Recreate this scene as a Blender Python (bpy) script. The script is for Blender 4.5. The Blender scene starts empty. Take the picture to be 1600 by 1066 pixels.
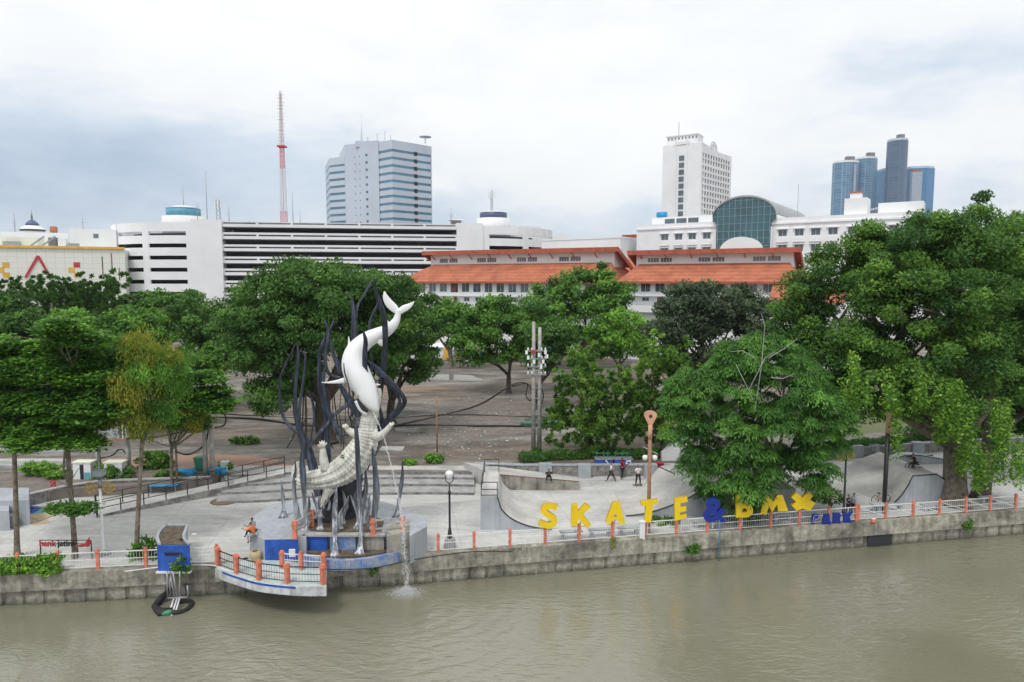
import bpy, bmesh, math, random
import numpy as np
from mathutils import Vector, Matrix
R = math.radians
random.seed(7); RNG = np.random.default_rng(11)
SC = bpy.context.scene; COL = SC.collection
# ---------------------------------------------------------------- camera
F = 1067.0; PITCH = math.atan(95/F); CZ = 17.0
cd = bpy.data.cameras.new('camera'); cam = bpy.data.objects.new('camera', cd); COL.objects.link(cam)
cam.location = (0, 0, CZ); cam.rotation_euler = (R(90)-PITCH, 0, 0)
cd.sensor_width = 36; cd.lens = F/1600*36; cd.clip_end = 6000; cd.clip_start = .5
SC.camera = cam
# ---------------------------------------------------------------- exposure, sun, sky
SC.view_settings.view_transform = 'Standard'; SC.view_settings.look = 'None'
SC.view_settings.exposure = 0.0; SC.view_settings.gamma = 1
EL, AZ = R(58), R(205)          # high soft sun behind the camera, a little to the left
sd = bpy.data.lights.new('sun', 'SUN'); sun = bpy.data.objects.new('sun', sd); COL.objects.link(sun)
sd.energy = 1.6; sd.angle = R(14); sd.color = (1, .97, .92)
sdir = Vector((math.sin(AZ)*math.cos(EL), math.cos(AZ)*math.cos(EL), math.sin(EL)))
sun.rotation_euler = (-sdir).to_track_quat('-Z', 'Y').to_euler()
W = bpy.data.worlds.new('World'); SC.world = W; W.use_nodes = True
def nd(nt, t, **k):
    n = nt.nodes.new(t)
    for a, b in k.items():
        if a[0] == 'i' and a[1:].isdigit(): n.inputs[int(a[1:])].default_value = b
        else: setattr(n, a, b)
    return n
def mth(nt, op, a, b=None, c=None, clamp=False):
    n = nt.nodes.new('ShaderNodeMath'); n.operation = op; n.use_clamp = clamp
    for i, v in enumerate((a, b, c)):
        if v is None: continue
        if isinstance(v, (int, float)): n.inputs[i].default_value = v
        else: nt.links.new(v, n.inputs[i])
    return n.outputs[0]
def mixc(nt, fac, a, b, mode='MIX'):
    n = nt.nodes.new('ShaderNodeMix'); n.data_type = 'RGBA'; n.blend_type = mode
    for i, v in ((0, fac), (6, a), (7, b)):
        if isinstance(v, (int, float)): n.inputs[i].default_value = v
        elif isinstance(v, tuple): n.inputs[i].default_value = (*v[:3], 1)
        else: nt.links.new(v, n.inputs[i])
    return n.outputs[2]
def ramp(nt, fac, stops, interp='LINEAR'):
    n = nt.nodes.new('ShaderNodeValToRGB'); n.color_ramp.interpolation = interp
    e = n.color_ramp.elements
    while len(e) > 1: e.remove(e[-1])
    e[0].position = stops[0][0]; e[0].color = (*stops[0][1], 1)
    for p, c in stops[1:]:
        q = e.new(p); q.color = (*c, 1)
    nt.links.new(fac, n.inputs[0]); return n.outputs[0]
def noise(nt, vec, scale, detail=3, rough=.55, dist=0.):
    n = nt.nodes.new('ShaderNodeTexNoise'); n.inputs['Scale'].default_value = scale
    n.inputs['Detail'].default_value = detail; n.inputs['Roughness'].default_value = rough
    n.inputs['Distortion'].default_value = dist
    if vec is not None: nt.links.new(vec, n.inputs['Vector'])
    return n.outputs[0]
def build_world():
    nt = W.node_tree; bg = nt.nodes['Background']; L = nt.links
    sky = nt.nodes.new('ShaderNodeTexSky'); sky.sky_type = 'NISHITA'; sky.sun_disc = False
    sky.sun_elevation = EL; sky.sun_rotation = AZ
    tc = nt.nodes.new('ShaderNodeTexCoord')
    sp = nt.nodes.new('ShaderNodeSeparateXYZ'); L.new(tc.outputs['Generated'], sp.inputs[0])
    x, y, z = sp.outputs
    mp = nt.nodes.new('ShaderNodeMapping'); L.new(tc.outputs['Generated'], mp.inputs[0])
    mp.inputs['Scale'].default_value = (1, 1, 2.6); mp.inputs['Location'].default_value = (.4, .1, .3)
    n1 = noise(nt, mp.outputs[0], 2.2, 5, .55, .4)
    n2 = noise(nt, mp.outputs[0], 6.0, 4, .6, .3)
    nn = mth(nt, 'ADD', mth(nt, 'MULTIPLY', n1, .65), mth(nt, 'MULTIPLY', n2, .35))
    nn = mth(nt, 'SUBTRACT', nn, .5)
    # thicker grey cloud low on the left, lighter grey bank high on the right
    def blob(cx, cz, sx, sz, amp):
        a = mth(nt, 'DIVIDE', mth(nt, 'SUBTRACT', x, cx), sx); b = mth(nt, 'DIVIDE', mth(nt, 'SUBTRACT', z, cz), sz)
        r = mth(nt, 'ADD', mth(nt, 'MULTIPLY', a, a), mth(nt, 'MULTIPLY', b, b))
        return mth(nt, 'MULTIPLY', mth(nt, 'EXPONENT', mth(nt, 'MULTIPLY', r, -1)), amp)
    d = mth(nt, 'ADD', blob(-.55, .11, .40, .10, .68), blob(.06, .07, .34, .07, .38))
    d = mth(nt, 'ADD', d, blob(.50, .25, .20, .06, .30)); d = mth(nt, 'ADD', d, blob(.6, .2, .34, .16, .20))
    d = mth(nt, 'ADD', d, blob(.45, .04, .3, .09, .18))
    d = mth(nt, 'ADD', d, mth(nt, 'MULTIPLY', nn, 1.75))
    col = ramp(nt, d, [(0.0, (1.02, 1.03, 1.02)), (.24, (.92, .95, .975)), (.5, (.66, .75, .86)), (.8, (.45, .56, .71)), (1, (.38, .49, .64))])
    # overcast: brighter towards the zenith
    zen = mth(nt, 'MULTIPLY_ADD', mth(nt, 'SMOOTH_MAX', z, 0, .1), .6, 10.2)
    cl = nt.nodes.new('ShaderNodeVectorMath'); cl.operation = 'SCALE'; L.new(col, cl.inputs[0]); L.new(zen, cl.inputs['Scale'])
    L.new(mixc(nt, .08, cl.outputs[0], sky.outputs[0]), bg.inputs[0]); bg.inputs[1].default_value = .105
build_world()
# ---------------------------------------------------------------- pixel of the photograph -> point of the place
def ray(px, py):
    x = (px-800)/F; v = (533-py)/F
    return Vector((x, math.cos(PITCH)+v*math.sin(PITCH), -math.sin(PITCH)+v*math.cos(PITCH)))
def at(px, py, z=0.):
    r = ray(px, py); t = (z-CZ)/r.z; return Vector((r.x*t, r.y*t, z))
def atY(px, py, Y):
    r = ray(px, py); t = Y/r.y; return Vector((r.x*t, Y, CZ+r.z*t))
def ybank(px): return 870+(620-px)*.0465 if px < 620 else 870-(px-620)*.0745
def bank(px, inl=0., z=0.):
    p = at(px, ybank(px)); d = (at(600, ybank(600))-at(0, ybank(0))) if px < 620 else (at(1600, ybank(1600))-at(640, ybank(640)))
    d.normalize(); n = Vector((-d.y, d.x, 0)); p = p+n*inl; p.z = z; return p
# ---------------------------------------------------------------- materials
def pos(nt):
    return nt.nodes.new('ShaderNodeNewGeometry').outputs['Position']
MATS = {}
def mk(name, col, rough=.75, var=.18, scale=1.2, col2=None, metal=0., bump=0., bscale=8., streak=0., spec=None):
    m = bpy.data.materials.new(name); m.use_nodes = True; nt = m.node_tree
    b = nt.nodes['Principled BSDF']; P = pos(nt)
    n = noise(nt, P, scale, 6, .65)
    c2 = col2 or tuple(c*(1-var*1.6) for c in col); c1 = tuple(min(1, c*(1+var*.6)) for c in col) if not col2 else col
    c = ramp(nt, n, [(.32, c2), (.62, c1)])
    if streak:
        mp = nt.nodes.new('ShaderNodeMapping'); nt.links.new(P, mp.inputs[0]); mp.inputs['Scale'].default_value = (2.2, 2.2, .12)
        s = noise(nt, mp.outputs[0], 1.3, 5, .7)
        s = ramp(nt, s, [(.45, (1, 1, 1)), (.72, (1-streak,)*3)])
        c = mixc(nt, 1., c, s, 'MULTIPLY')
    nt.links.new(c, b.inputs['Base Color']); b.inputs['Roughness'].default_value = rough
    b.inputs['Metallic'].default_value = metal
    if spec is not None: b.inputs['Specular IOR Level'].default_value = spec
    if bump:
        bn = nt.nodes.new('ShaderNodeBump'); bn.inputs['Strength'].default_value = bump
        nt.links.new(noise(nt, P, bscale, 4), bn.inputs['Height']); nt.links.new(bn.outputs[0], b.inputs['Normal'])
    MATS[name] = m; return m
def leafmat(name, dark, light, spare=(.2, .16, .03), sp=0., trans=.36):
    m = bpy.data.materials.new(name); m.use_nodes = True; nt = m.node_tree; b = nt.nodes['Principled BSDF']
    a = nt.nodes.new('ShaderNodeAttribute'); a.attribute_name = 'tint'
    g_ = lambda c: (c[0]*1.02, c[1]*1.07, c[2]*1.0)
    dark, light = tuple(c*1.3 for c in g_(dark)), tuple(c*1.45 for c in g_(light))
    c = ramp(nt, a.outputs['Fac'], [(0, dark), (.55, tuple((d+l)/2 for d, l in zip(dark, light))), (.97, light), (1, spare if sp else light)])
    nt.links.new(c, b.inputs['Base Color']); b.inputs['Roughness'].default_value = .55
    b.inputs['Specular IOR Level'].default_value = .25
    t = nt.nodes.new('ShaderNodeBsdfTranslucent'); nt.links.new(c, t.inputs[0])
    mx = nt.nodes.new('ShaderNodeMixShader'); mx.inputs[0].default_value = trans
    o = nt.nodes['Material Output']
    nt.links.new(b.outputs[0], mx.inputs[1]); nt.links.new(t.outputs[0], mx.inputs[2]); nt.links.new(mx.outputs[0], o.inputs[0])
    MATS[name] = m; return m
# ---------------------------------------------------------------- mesh builder
class MB:
    def __init__(s): s.v = []; s.f = []; s.mi = []; s.M = Matrix.Identity(4); s.cm = 0; s.sm = []
    def add(s, vs, fs, smooth=False):
        o = len(s.v); M = s.M
        s.v += [tuple(M @ Vector(v)) for v in vs]
        for f in fs: s.f.append(tuple(i+o for i in f)); s.mi.append(s.cm); s.sm.append(smooth)
    def box(s, x0, x1, y0, y1, z0, z1):
        s.add([(x0,y0,z0),(x1,y0,z0),(x1,y1,z0),(x0,y1,z0),(x0,y0,z1),(x1,y0,z1),(x1,y1,z1),(x0,y1,z1)],
              [(0,3,2,1),(4,5,6,7),(0,1,5,4),(1,2,6,5),(2,3,7,6),(3,0,4,7)])
    def beam(s, a, b, w, h=None, up=(0,0,1)):
        a, b = Vector(a), Vector(b); h = h or w; d = b-a; l = d.length; d.normalize(); u = Vector(up)
        if abs(d.dot(u)) > .98: u = Vector((0,1,0))
        x = d.cross(u).normalized(); u = x.cross(d).normalized(); x = x*w/2; u = u*h/2
        vs = [a-x-u, a+x-u, a+x+u, a-x+u, b-x-u, b+x-u, b+x+u, b-x+u]
        s.add(vs, [(0,1,2,3),(4,7,6,5),(0,4,5,1),(1,5,6,2),(2,6,7,3),(3,7,4,0)])
    def tube(s, pts, rad, n=8, cap=True, flat=None, axis=None, rib=0., tw=.12):
        """sweep; rad number or list; flat = thickness ratio across axis"""
        pts = [Vector(p) for p in pts]; k = len(pts)
        if isinstance(rad, (int, float)): rad = [rad]*k
        vs = []; prev = None
        for i, p in enumerate(pts):
            t = (pts[min(i+1, k-1)]-pts[max(i-1, 0)])
            t = t.normalized() if t.length > 1e-9 else Vector((0,0,1))
            if axis is not None:
                b = Vector(axis); b = (b-t*b.dot(t)).normalized()
            elif prev is None:
                b = Vector((0,1,0)) if abs(t.y) < .9 else Vector((1,0,0)); b = (b-t*b.dot(t)).normalized()
            else:
                b = (prev-t*prev.dot(t)); b = b.normalized() if b.length > 1e-6 else prev
            prev = b; a = b.cross(t).normalized()
            fl = 1 if flat is None else (flat[i] if isinstance(flat, (list, tuple)) else flat)
            for j in range(n):
                q = 2*math.pi*j/n; rr_ = rad[i]*(1+rib*math.cos(4*q+tw*i))
                vs.append(p+a*(math.cos(q)*rr_)+b*(math.sin(q)*rr_*fl))
        fs = [(i*n+j, i*n+(j+1)%n, (i+1)*n+(j+1)%n, (i+1)*n+j) for i in range(k-1) for j in range(n)]
        if cap: fs += [tuple(range(n))[::-1], tuple((k-1)*n+j for j in range(n))]
        s.add(vs, fs, n > 4)
    def lathe(s, prof, n=20, c=(0,0,0), smooth=True):
        c = Vector(c); vs = []
        for r, z in prof:
            for j in range(n):
                q = 2*math.pi*j/n; vs.append(c+Vector((r*math.cos(q), r*math.sin(q), z)))
        k = len(prof)
        fs = [(i*n+j, i*n+(j+1)%n, (i+1)*n+(j+1)%n, (i+1)*n+j) for i in range(k-1) for j in range(n)]
        fs += [tuple(range(n))[::-1], tuple((k-1)*n+j for j in range(n))]
        s.add(vs, fs, smooth)
    def prism(s, poly, z0, z1):
        """poly: (x,y) list, extruded in z"""
        n = len(poly); vs = [(x,y,z0) for x,y in poly]+[(x,y,z1) for x,y in poly]
        s.add(vs, [tuple(range(n))[::-1], tuple(range(n,2*n))]+[(i,(i+1)%n,n+(i+1)%n,n+i) for i in range(n)])
    def plate(s, poly, y0, y1):
        """poly: (x,z) list, extruded in y"""
        n = len(poly); vs = [(x,y0,z) for x,z in poly]+[(x,y1,z) for x,z in poly]
        s.add(vs, [tuple(range(n)), tuple(range(n,2*n))[::-1]]+[(i,n+i,n+(i+1)%n,(i+1)%n) for i in range(n)])
    def quad(s, *v): s.add(v, [tuple(range(len(v)))])
    def holes(s, W_, H0, H1, hs, dep):
        """wall in the local plane y=0, x 0..W_, z H0..H1, with openings (x0,x1,z0,z1) and reveals going to y=dep"""
        xs = sorted({0, W_, *[h[0] for h in hs], *[h[1] for h in hs]}); zs = sorted({H0, H1, *[h[2] for h in hs], *[h[3] for h in hs]})
        for i in range(len(xs)-1):
            for j in range(len(zs)-1):
                cx, cz = (xs[i]+xs[i+1])/2, (zs[j]+zs[j+1])/2
                if any(h[0] < cx < h[1] and h[2] < cz < h[3] for h in hs): continue
                s.quad((xs[i],0,zs[j]),(xs[i+1],0,zs[j]),(xs[i+1],0,zs[j+1]),(xs[i],0,zs[j+1]))
        for a, b, c, d in hs:
            s.quad((a,0,c),(a,0,d),(a,dep,d),(a,dep,c)); s.quad((b,0,c),(b,dep,c),(b,dep,d),(b,0,d))
            s.quad((a,0,c),(a,dep,c),(b,dep,c),(b,0,c)); s.quad((a,0,d),(b,0,d),(b,dep,d),(a,dep,d))
    def build(s, name, mats, parent=None, label=None, local=False):
        me = bpy.data.meshes.new(name)
        v = s.v
        if parent is not None and not local:
            L = world_inv(parent); v = [tuple(L @ Vector(p)) for p in v]
        me.from_pydata(v, [], s.f)
        for m in (mats if isinstance(mats, (list, tuple)) else [mats]): me.materials.append(MATS[m] if isinstance(m, str) else m)
        me.polygons.foreach_set('material_index', s.mi); me.polygons.foreach_set('use_smooth', s.sm)
        bm = bmesh.new(); bm.from_mesh(me); bmesh.ops.recalc_face_normals(bm, faces=bm.faces); bm.to_mesh(me); bm.free()
        o = bpy.data.objects.new(name, me); COL.objects.link(o)
        if parent is not None: o.parent = parent
        if label: o['label'] = label
        return o
WM = {}
def world_inv(o):
    m = Matrix.Identity(4); p = o
    while p is not None:
        m = p.matrix_basis @ m; p = p.parent
    return m.inverted()
def thing(name, label, cat, loc=(0,0,0), rz=0., group=None):
    o = bpy.data.objects.new(name, None); COL.objects.link(o); o.empty_display_size = .2
    o.location = loc; o.rotation_euler = (0,0,rz); o['label'] = label; o['category'] = cat
    if group: o['group'] = group
    return o
def tag(o, label, cat, group=None, kind=None):
    o['label'] = label; o['category'] = cat
    if group: o['group'] = group
    if kind: o['kind'] = kind
    return o
def struct(o, label=None, cat=None, kind='structure'):
    o['kind'] = kind
    if label: o['label'] = label
    if cat: o['category'] = cat
    return o
def copy_tree(o, parent=None):
    c = o.copy(); COL.objects.link(c); c.parent = parent
    for ch in [q for q in COL.objects if q.parent == o]: copy_tree(ch, c)
    return c
def copy_thing(o, loc, rz=None, label=None):
    c = copy_tree(o); c.location = loc
    if rz is not None: c.rotation_euler = (0,0,rz)
    if label: c['label'] = label
    return c
def inst(src, parent, M):
    """another object on the same mesh"""
    c = src.copy(); COL.objects.link(c); c.parent = parent; c.matrix_basis = M; return c
def cat(p, n=6):
    """catmull-rom through rows of numbers"""
    p = [np.array(q, float) for q in p]; o = []
    for i in range(len(p)-1):
        a, b, c, d = p[max(i-1,0)], p[i], p[i+1], p[min(i+2,len(p)-1)]
        for k in range(n):
            t = k/n
            o.append(.5*((2*b)+(-a+c)*t+(2*a-5*b+4*c-d)*t*t+(-a+3*b-3*c+d)*t**3))
    o.append(p[-1]); return o
class Fr:
    """vertical facade plane through two photo columns at two depths"""
    def __init__(s, px0, Y0, px1, Y1, z0=0.75):
        s.a = Vector(((px0-800)/F*Y0, Y0, z0)); b = Vector(((px1-800)/F*Y1, Y1, z0))
        # columns lean a little with the pitch: px is taken at the horizon row
        d = b-s.a; s.w = d.length; s.d = d.normalized(); s.n = Vector((-s.d.y, s.d.x, 0))   # inward (away from the camera)
        s.M = Matrix(((s.d.x, s.n.x, 0, s.a.x), (s.d.y, s.n.y, 0, s.a.y), (0, 0, 1, z0), (0, 0, 0, 1))); s.z0 = z0
        s.rz = math.atan2(s.d.y, s.d.x)
    def uv(s, px, py):
        r = ray(px, py); o = Vector((0,0,CZ)); t = (s.a-o).dot(s.n)/r.dot(s.n); p = o+r*t
        return (p-s.a).dot(s.d), p.z-s.z0
    def mb(s):
        return MB()
    def thing(s, name, label, cat_, group=None):
        return thing(name, label, cat_, s.a, s.rz, group)
# ================================================================ materials
mk('concrete', (.50,.49,.47), .85, .2, .35, bump=.15, bscale=3)
mk('grey_paint', (.40,.43,.47), .6, .12, .5, streak=.25)
mk('wall_old', (.34,.32,.28), .9, .35, .8, streak=.5, bump=.3, bscale=5)
mk('stone', (.27,.26,.25), .9, .4, 2.2, bump=.5, bscale=4)
mk('white_wall', (.80,.81,.83), .7, .05, .08, streak=.03)
mk('cream_wall', (.76,.76,.66), .6, .05, .1, streak=.08)
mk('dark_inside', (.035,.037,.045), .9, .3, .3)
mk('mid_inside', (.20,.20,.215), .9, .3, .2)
mk('window_glass', (.10,.13,.16), .15, .3, .4, spec=.8)
mk('teal_glass', (.022,.085,.105), .2, .3, .15, spec=.9)
mk('blue_glass', (.06,.21,.33), .3, .3, .06, spec=.9)
mk('tower_cladding', (.52,.58,.68), .5, .05, .05)
mk('brown_door', (.22,.09,.06), .6, .2, 1.)
mk('brick_red', (.42,.10,.06), .7, .2, 1.)
mk('orange_post', (.72,.235,.15), .6, .25, 3., streak=.3)
mk('white_paint', (.78,.79,.80), .45, .06, 1.2, streak=.12)
mk('shark_white', (.84,.85,.87), .4, .03, .8)
mk('croc', (.66,.655,.60), .6, .22, 1.5, bump=.3, bscale=10, streak=.25)
mk('black_metal', (.025,.026,.03), .45, .3, 4.)
mk('grey_metal', (.35,.36,.38), .45, .2, 3., metal=.4)
mk('pole_grey', (.42,.41,.39), .85, .2, 2., streak=.3)
mk('rust_pole', (.38,.20,.12), .8, .35, 2.5, col2=(.20,.13,.10))
mk('peach', (.62,.34,.22), .7, .15, 2.)
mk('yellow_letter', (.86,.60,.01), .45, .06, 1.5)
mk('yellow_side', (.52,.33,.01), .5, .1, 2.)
mk('blue_letter', (.01,.03,.28), .45, .12, 1.5)
mk('blue_wall', (.02,.10,.47), .6, .25, 1.2, streak=.35)
mk('blue_worn', (.10,.20,.50), .7, .5, 1.6, col2=(.42,.42,.38))
mk('blue_plastic', (.02,.30,.60), .5, .15, 2.)
mk('blue_sheet', (.02,.06,.36), .6, .3, 3.)
mk('green_plastic', (.05,.25,.15), .5, .15, 2.)
mk('tan_board', (.52,.40,.27), .8, .15, 1.)
mk('soil', (.13,.10,.07), .95, .4, 3., bump=.5)
mk('bark', (.20,.165,.13), .9, .4, 3., bump=.6, bscale=9)
mk('bark_dark', (.085,.07,.055), .9, .4, 3., bump=.6, bscale=9)
mk('red_paint', (.50,.03,.05), .5, .15, 2.)
mk('mast_red', (.62,.07,.09), .5, .1, .5)
mk('mast_white', (.62,.62,.64), .5, .1, .5)
mk('skin', (.30,.16,.10), .6, .1, 9.)
mk('hair_black', (.01,.01,.012), .6, .2, 20.)
mk('cloth_white', (.75,.75,.76), .8, .1, 9.)
mk('cloth_black', (.02,.02,.024), .8, .3, 9.)
mk('cloth_maroon', (.24,.01,.03), .8, .3, 9.)
mk('cloth_orange', (.80,.16,.03), .8, .2, 9.)
mk('cloth_grey', (.32,.36,.40), .8, .2, 9.)
mk('rubber', (.02,.02,.022), .7, .3, 9.)
mk('cable', (.015,.015,.017), .6, .2, 3.)
mk('terracotta', (.45,.17,.09), .8, .2, 2.)
mk('dry_pot', (.55,.42,.25), .8, .2, 2.)
mk('lamp_glass', (.80,.82,.84), .2, .05, 2.)
mk('gold', (.50,.32,.05), .45, .25, 6.)
mk('cyan_paint', (.12,.42,.48), .6, .2, 1.)
mk('roof_blue', (.10,.33,.45), .5, .1, .5)
mk('dome_blue', (.07,.10,.20), .4, .1, .2)
mk('band_yellow', (.72,.42,.06), .6, .12, .5)
mk('stone_pave', (.36,.36,.36), .8, .2, 1.)
def ground_mats():
    # old asphalt and dirt of the lot
    m = bpy.data.materials.new('lot'); m.use_nodes = True; nt = m.node_tree; b = nt.nodes['Principled BSDF']; P = pos(nt)
    mp = nt.nodes.new('ShaderNodeMapping'); nt.links.new(P, mp.inputs[0]); mp.inputs['Scale'].default_value = (.6, 1.6, 1)
    big = noise(nt, mp.outputs[0], .045, 6, .62, .6); fine = noise(nt, P, 1.6, 7, .72); mid = noise(nt, mp.outputs[0], .22, 6, .7)
    c = ramp(nt, big, [(.36, (.12,.112,.10)), (.46, (.26,.245,.22)), (.55, (.165,.135,.11)), (.66, (.29,.245,.20))])
    f = ramp(nt, mid, [(.38, (.52,.5,.49)), (.52, (.95,.95,.95)), (.66, (1.2,1.19,1.17))]); g = ramp(nt, fine, [(.3, (.7,.7,.7)), (.62, (1.08,1.08,1.08)), (.74, (1.6,1.6,1.6))])
    c = mixc(nt, 1., c, f, 'MULTIPLY'); c = mixc(nt, 1., c, g, 'MULTIPLY')
    nt.links.new(c, b.inputs['Base Color']); b.inputs['Roughness'].default_value = .85
    bn = nt.nodes.new('ShaderNodeBump'); bn.inputs['Strength'].default_value = .4; nt.links.new(fine, bn.inputs['Height']); nt.links.new(bn.outputs[0], b.inputs['Normal'])
    MATS['lot'] = m
    # poured, stained, slab-jointed concrete of the plaza
    m = bpy.data.materials.new('plaza'); m.use_nodes = True; nt = m.node_tree; b = nt.nodes['Principled BSDF']; P = pos(nt)
    mp = nt.nodes.new('ShaderNodeMapping'); nt.links.new(P, mp.inputs[0]); mp.inputs['Scale'].default_value = (.5, 1.7, 1); mp.inputs['Rotation'].default_value = (0,0,.12)
    a = noise(nt, mp.outputs[0], .28, 7, .66, 1.2); f = noise(nt, P, 2.2, 6, .7)
    c = ramp(nt, a, [(.30, (.36,.35,.34)), (.45, (.49,.485,.47)), (.62, (.60,.595,.58)), (.75, (.50,.49,.475))])
    g = ramp(nt, f, [(.3, (.84,.84,.84)), (.65, (1.06,1.06,1.06))]); c = mixc(nt, 1., c, g, 'MULTIPLY')
    mp2 = nt.nodes.new('ShaderNodeMapping'); nt.links.new(P, mp2.inputs[0]); mp2.inputs['Rotation'].default_value = (0,0,-.17)
    br = nt.nodes.new('ShaderNodeTexBrick'); nt.links.new(mp2.outputs[0], br.inputs[0]); br.inputs['Scale'].default_value = .25
    br.inputs['Mortar Size'].default_value = .006; br.offset = 0; br.inputs['Color1'].default_value = (1,1,1,1); br.inputs['Color2'].default_value = (.95,.95,.95,1); br.inputs['Mortar'].default_value = (.62,.62,.62,1)
    br.inputs['Brick Width'].default_value = 1.; br.inputs['Row Height'].default_value = 1.
    c = mixc(nt, .7, c, br.outputs[0], 'MULTIPLY')
    nt.links.new(c, b.inputs['Base Color']); b.inputs['Roughness'].default_value = .7
    MATS['plaza'] = m
    # quay wall
    m = bpy.data.materials.new('quay'); m.use_nodes = True; nt = m.node_tree; b = nt.nodes['Principled BSDF']; P = pos(nt)
    mp = nt.nodes.new('ShaderNodeMapping'); nt.links.new(P, mp.inputs[0]); mp.inputs['Scale'].default_value = (1, 1, 1.5)
    a = noise(nt, mp.outputs[0], .35, 6, .7, .8); f = noise(nt, P, 2.5, 7, .75)
    mp3 = nt.nodes.new('ShaderNodeMapping'); nt.links.new(P, mp3.inputs[0]); mp3.inputs['Scale'].default_value = (3, 3, .25)
    s = noise(nt, mp3.outputs[0], .8, 5, .7)
    c = ramp(nt, a, [(.33, (.16,.15,.125)), (.46, (.33,.31,.265)), (.58, (.46,.43,.36)), (.72, (.54,.50,.43))])
    g = ramp(nt, f, [(.32, (.55,.55,.55)), (.6, (1.1,1.1,1.1))]); h = ramp(nt, s, [(.38, (.6,.6,.58)), (.58, (1.05,1.05,1.05))])
    c = mixc(nt, 1., c, g, 'MULTIPLY'); c = mixc(nt, .8, c, h, 'MULTIPLY')
    sp = nt.nodes.new('ShaderNodeSeparateXYZ'); nt.links.new(P, sp.inputs[0])
    wl = mth(nt, 'MULTIPLY_ADD', f, .5, sp.outputs[2]); wl = mth(nt, 'MULTIPLY_ADD', wl, 2.2, 3.6, True)  # tide line of slime above the water
    c = mixc(nt, wl, (.075,.078,.055), c)
    nt.links.new(c, b.inputs['Base Color']); b.inputs['Roughness'].default_value = .85
    bn = nt.nodes.new('ShaderNodeBump'); bn.inputs['Strength'].default_value = .35; nt.links.new(f, bn.inputs['Height']); nt.links.new(bn.outputs[0], b.inputs['Normal'])
    MATS['quay'] = m
    # river
    m = bpy.data.materials.new('river'); m.use_nodes = True; nt = m.node_tree; b = nt.nodes['Principled BSDF']; P = pos(nt)
    mp = nt.nodes.new('ShaderNodeMapping'); nt.links.new(P, mp.inputs[0]); mp.inputs['Scale'].default_value = (1, 2.6, 1); mp.inputs['Rotation'].default_value = (0,0,-.15)
    w1 = noise(nt, mp.outputs[0], 1.1, 3, .5, .8); w2 = noise(nt, mp.outputs[0], 3.4, 2, .5, .3); w3 = noise(nt, P, .12, 3, .5)
    # rings spreading from where the jet falls
    J = at(634, 930, -1.85)
    vs = nt.nodes.new('ShaderNodeVectorMath'); vs.operation = 'DISTANCE'; nt.links.new(P, vs.inputs[0]); vs.inputs[1].default_value = J
    dd = vs.outputs['Value']
    rg = mth(nt, 'MULTIPLY', mth(nt, 'SINE', mth(nt, 'MULTIPLY_ADD', dd, 6.5, mth(nt, 'MULTIPLY', w1, 4.))), mth(nt, 'EXPONENT', mth(nt, 'MULTIPLY', dd, -.11)))
    h = mth(nt, 'ADD', mth(nt, 'MULTIPLY', w1, ramp(nt, w3, [(.42, (.16,)*3), (.60, (1.,)*3)])), mth(nt, 'MULTIPLY', w2, .16)); h = mth(nt, 'ADD', h, mth(nt, 'MULTIPLY', rg, .10))
    bn = nt.nodes.new('ShaderNodeBump'); bn.inputs['Strength'].default_value = .5; bn.inputs['Distance'].default_value = .2
    nt.links.new(h, bn.inputs['Height']); nt.links.new(bn.outputs[0], b.inputs['Normal'])
    c = ramp(nt, w3, [(.35, (.195,.186,.135)), (.65, (.228,.220,.162))])
    nt.links.new(c, b.inputs['Base Color']); b.inputs['Roughness'].default_value = .03; b.inputs['IOR'].default_value = 1.85
    MATS['river'] = m
    # roof tiles
    m = bpy.data.materials.new('roof_tile'); m.use_nodes = True; nt = m.node_tree; b = nt.nodes['Principled BSDF']; P = pos(nt)
    n = noise(nt, P, .35, 6, .7); c = ramp(nt, n, [(.35, (.35,.105,.058)), (.6, (.53,.175,.092))])
    sp = nt.nodes.new('ShaderNodeSeparateXYZ'); nt.links.new(P, sp.inputs[0])
    w = mth(nt, 'SINE', mth(nt, 'MULTIPLY', sp.outputs[2], 9.)); w = mth(nt, 'MULTIPLY_ADD', w, .10, .9)
    vm = nt.nodes.new('ShaderNodeVectorMath'); vm.operation = 'SCALE'; nt.links.new(c, vm.inputs[0]); nt.links.new(w, vm.inputs['Scale'])
    nt.links.new(vm.outputs[0], b.inputs['Base Color']); b.inputs['Roughness'].default_value = .8; MATS['roof_tile'] = m
    # curtain-wall towers: a grid of panes and mullions
    for nm, c1, c2, mo, sx, sz in (('curtain_blue', (.06,.17,.30), (.10,.24,.38), (.35,.45,.55), 3.4, 3.6), ('curtain_slate', (.05,.10,.18), (.07,.13,.22), (.13,.18,.26), 3., 3.6),
                                   ('curtain_bright', (.04,.17,.36), (.06,.22,.42), (.08,.28,.5), 6., 3.8), ('panel_grid', (.74,.75,.69), (.76,.77,.71), (.56,.60,.55), 2.2, 1.5), ('curtain_pale', (.36,.42,.50), (.40,.46,.54), (.28,.34,.44), 4., 3.8)):
        m = bpy.data.materials.new(nm); m.use_nodes = True; nt = m.node_tree; b = nt.nodes['Principled BSDF']
        tc = nt.nodes.new('ShaderNodeTexCoord'); sp = nt.nodes.new('ShaderNodeSeparateXYZ'); nt.links.new(tc.outputs['Object'], sp.inputs[0])
        cb = nt.nodes.new('ShaderNodeCombineXYZ'); nt.links.new(mth(nt, 'ADD', sp.outputs[0], mth(nt, 'MULTIPLY', sp.outputs[1], .9)), cb.inputs[0]); nt.links.new(sp.outputs[2], cb.inputs[1])
        br = nt.nodes.new('ShaderNodeTexBrick'); nt.links.new(cb.outputs[0], br.inputs[0]); br.offset = 0; br.inputs['Scale'].default_value = 1
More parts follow.
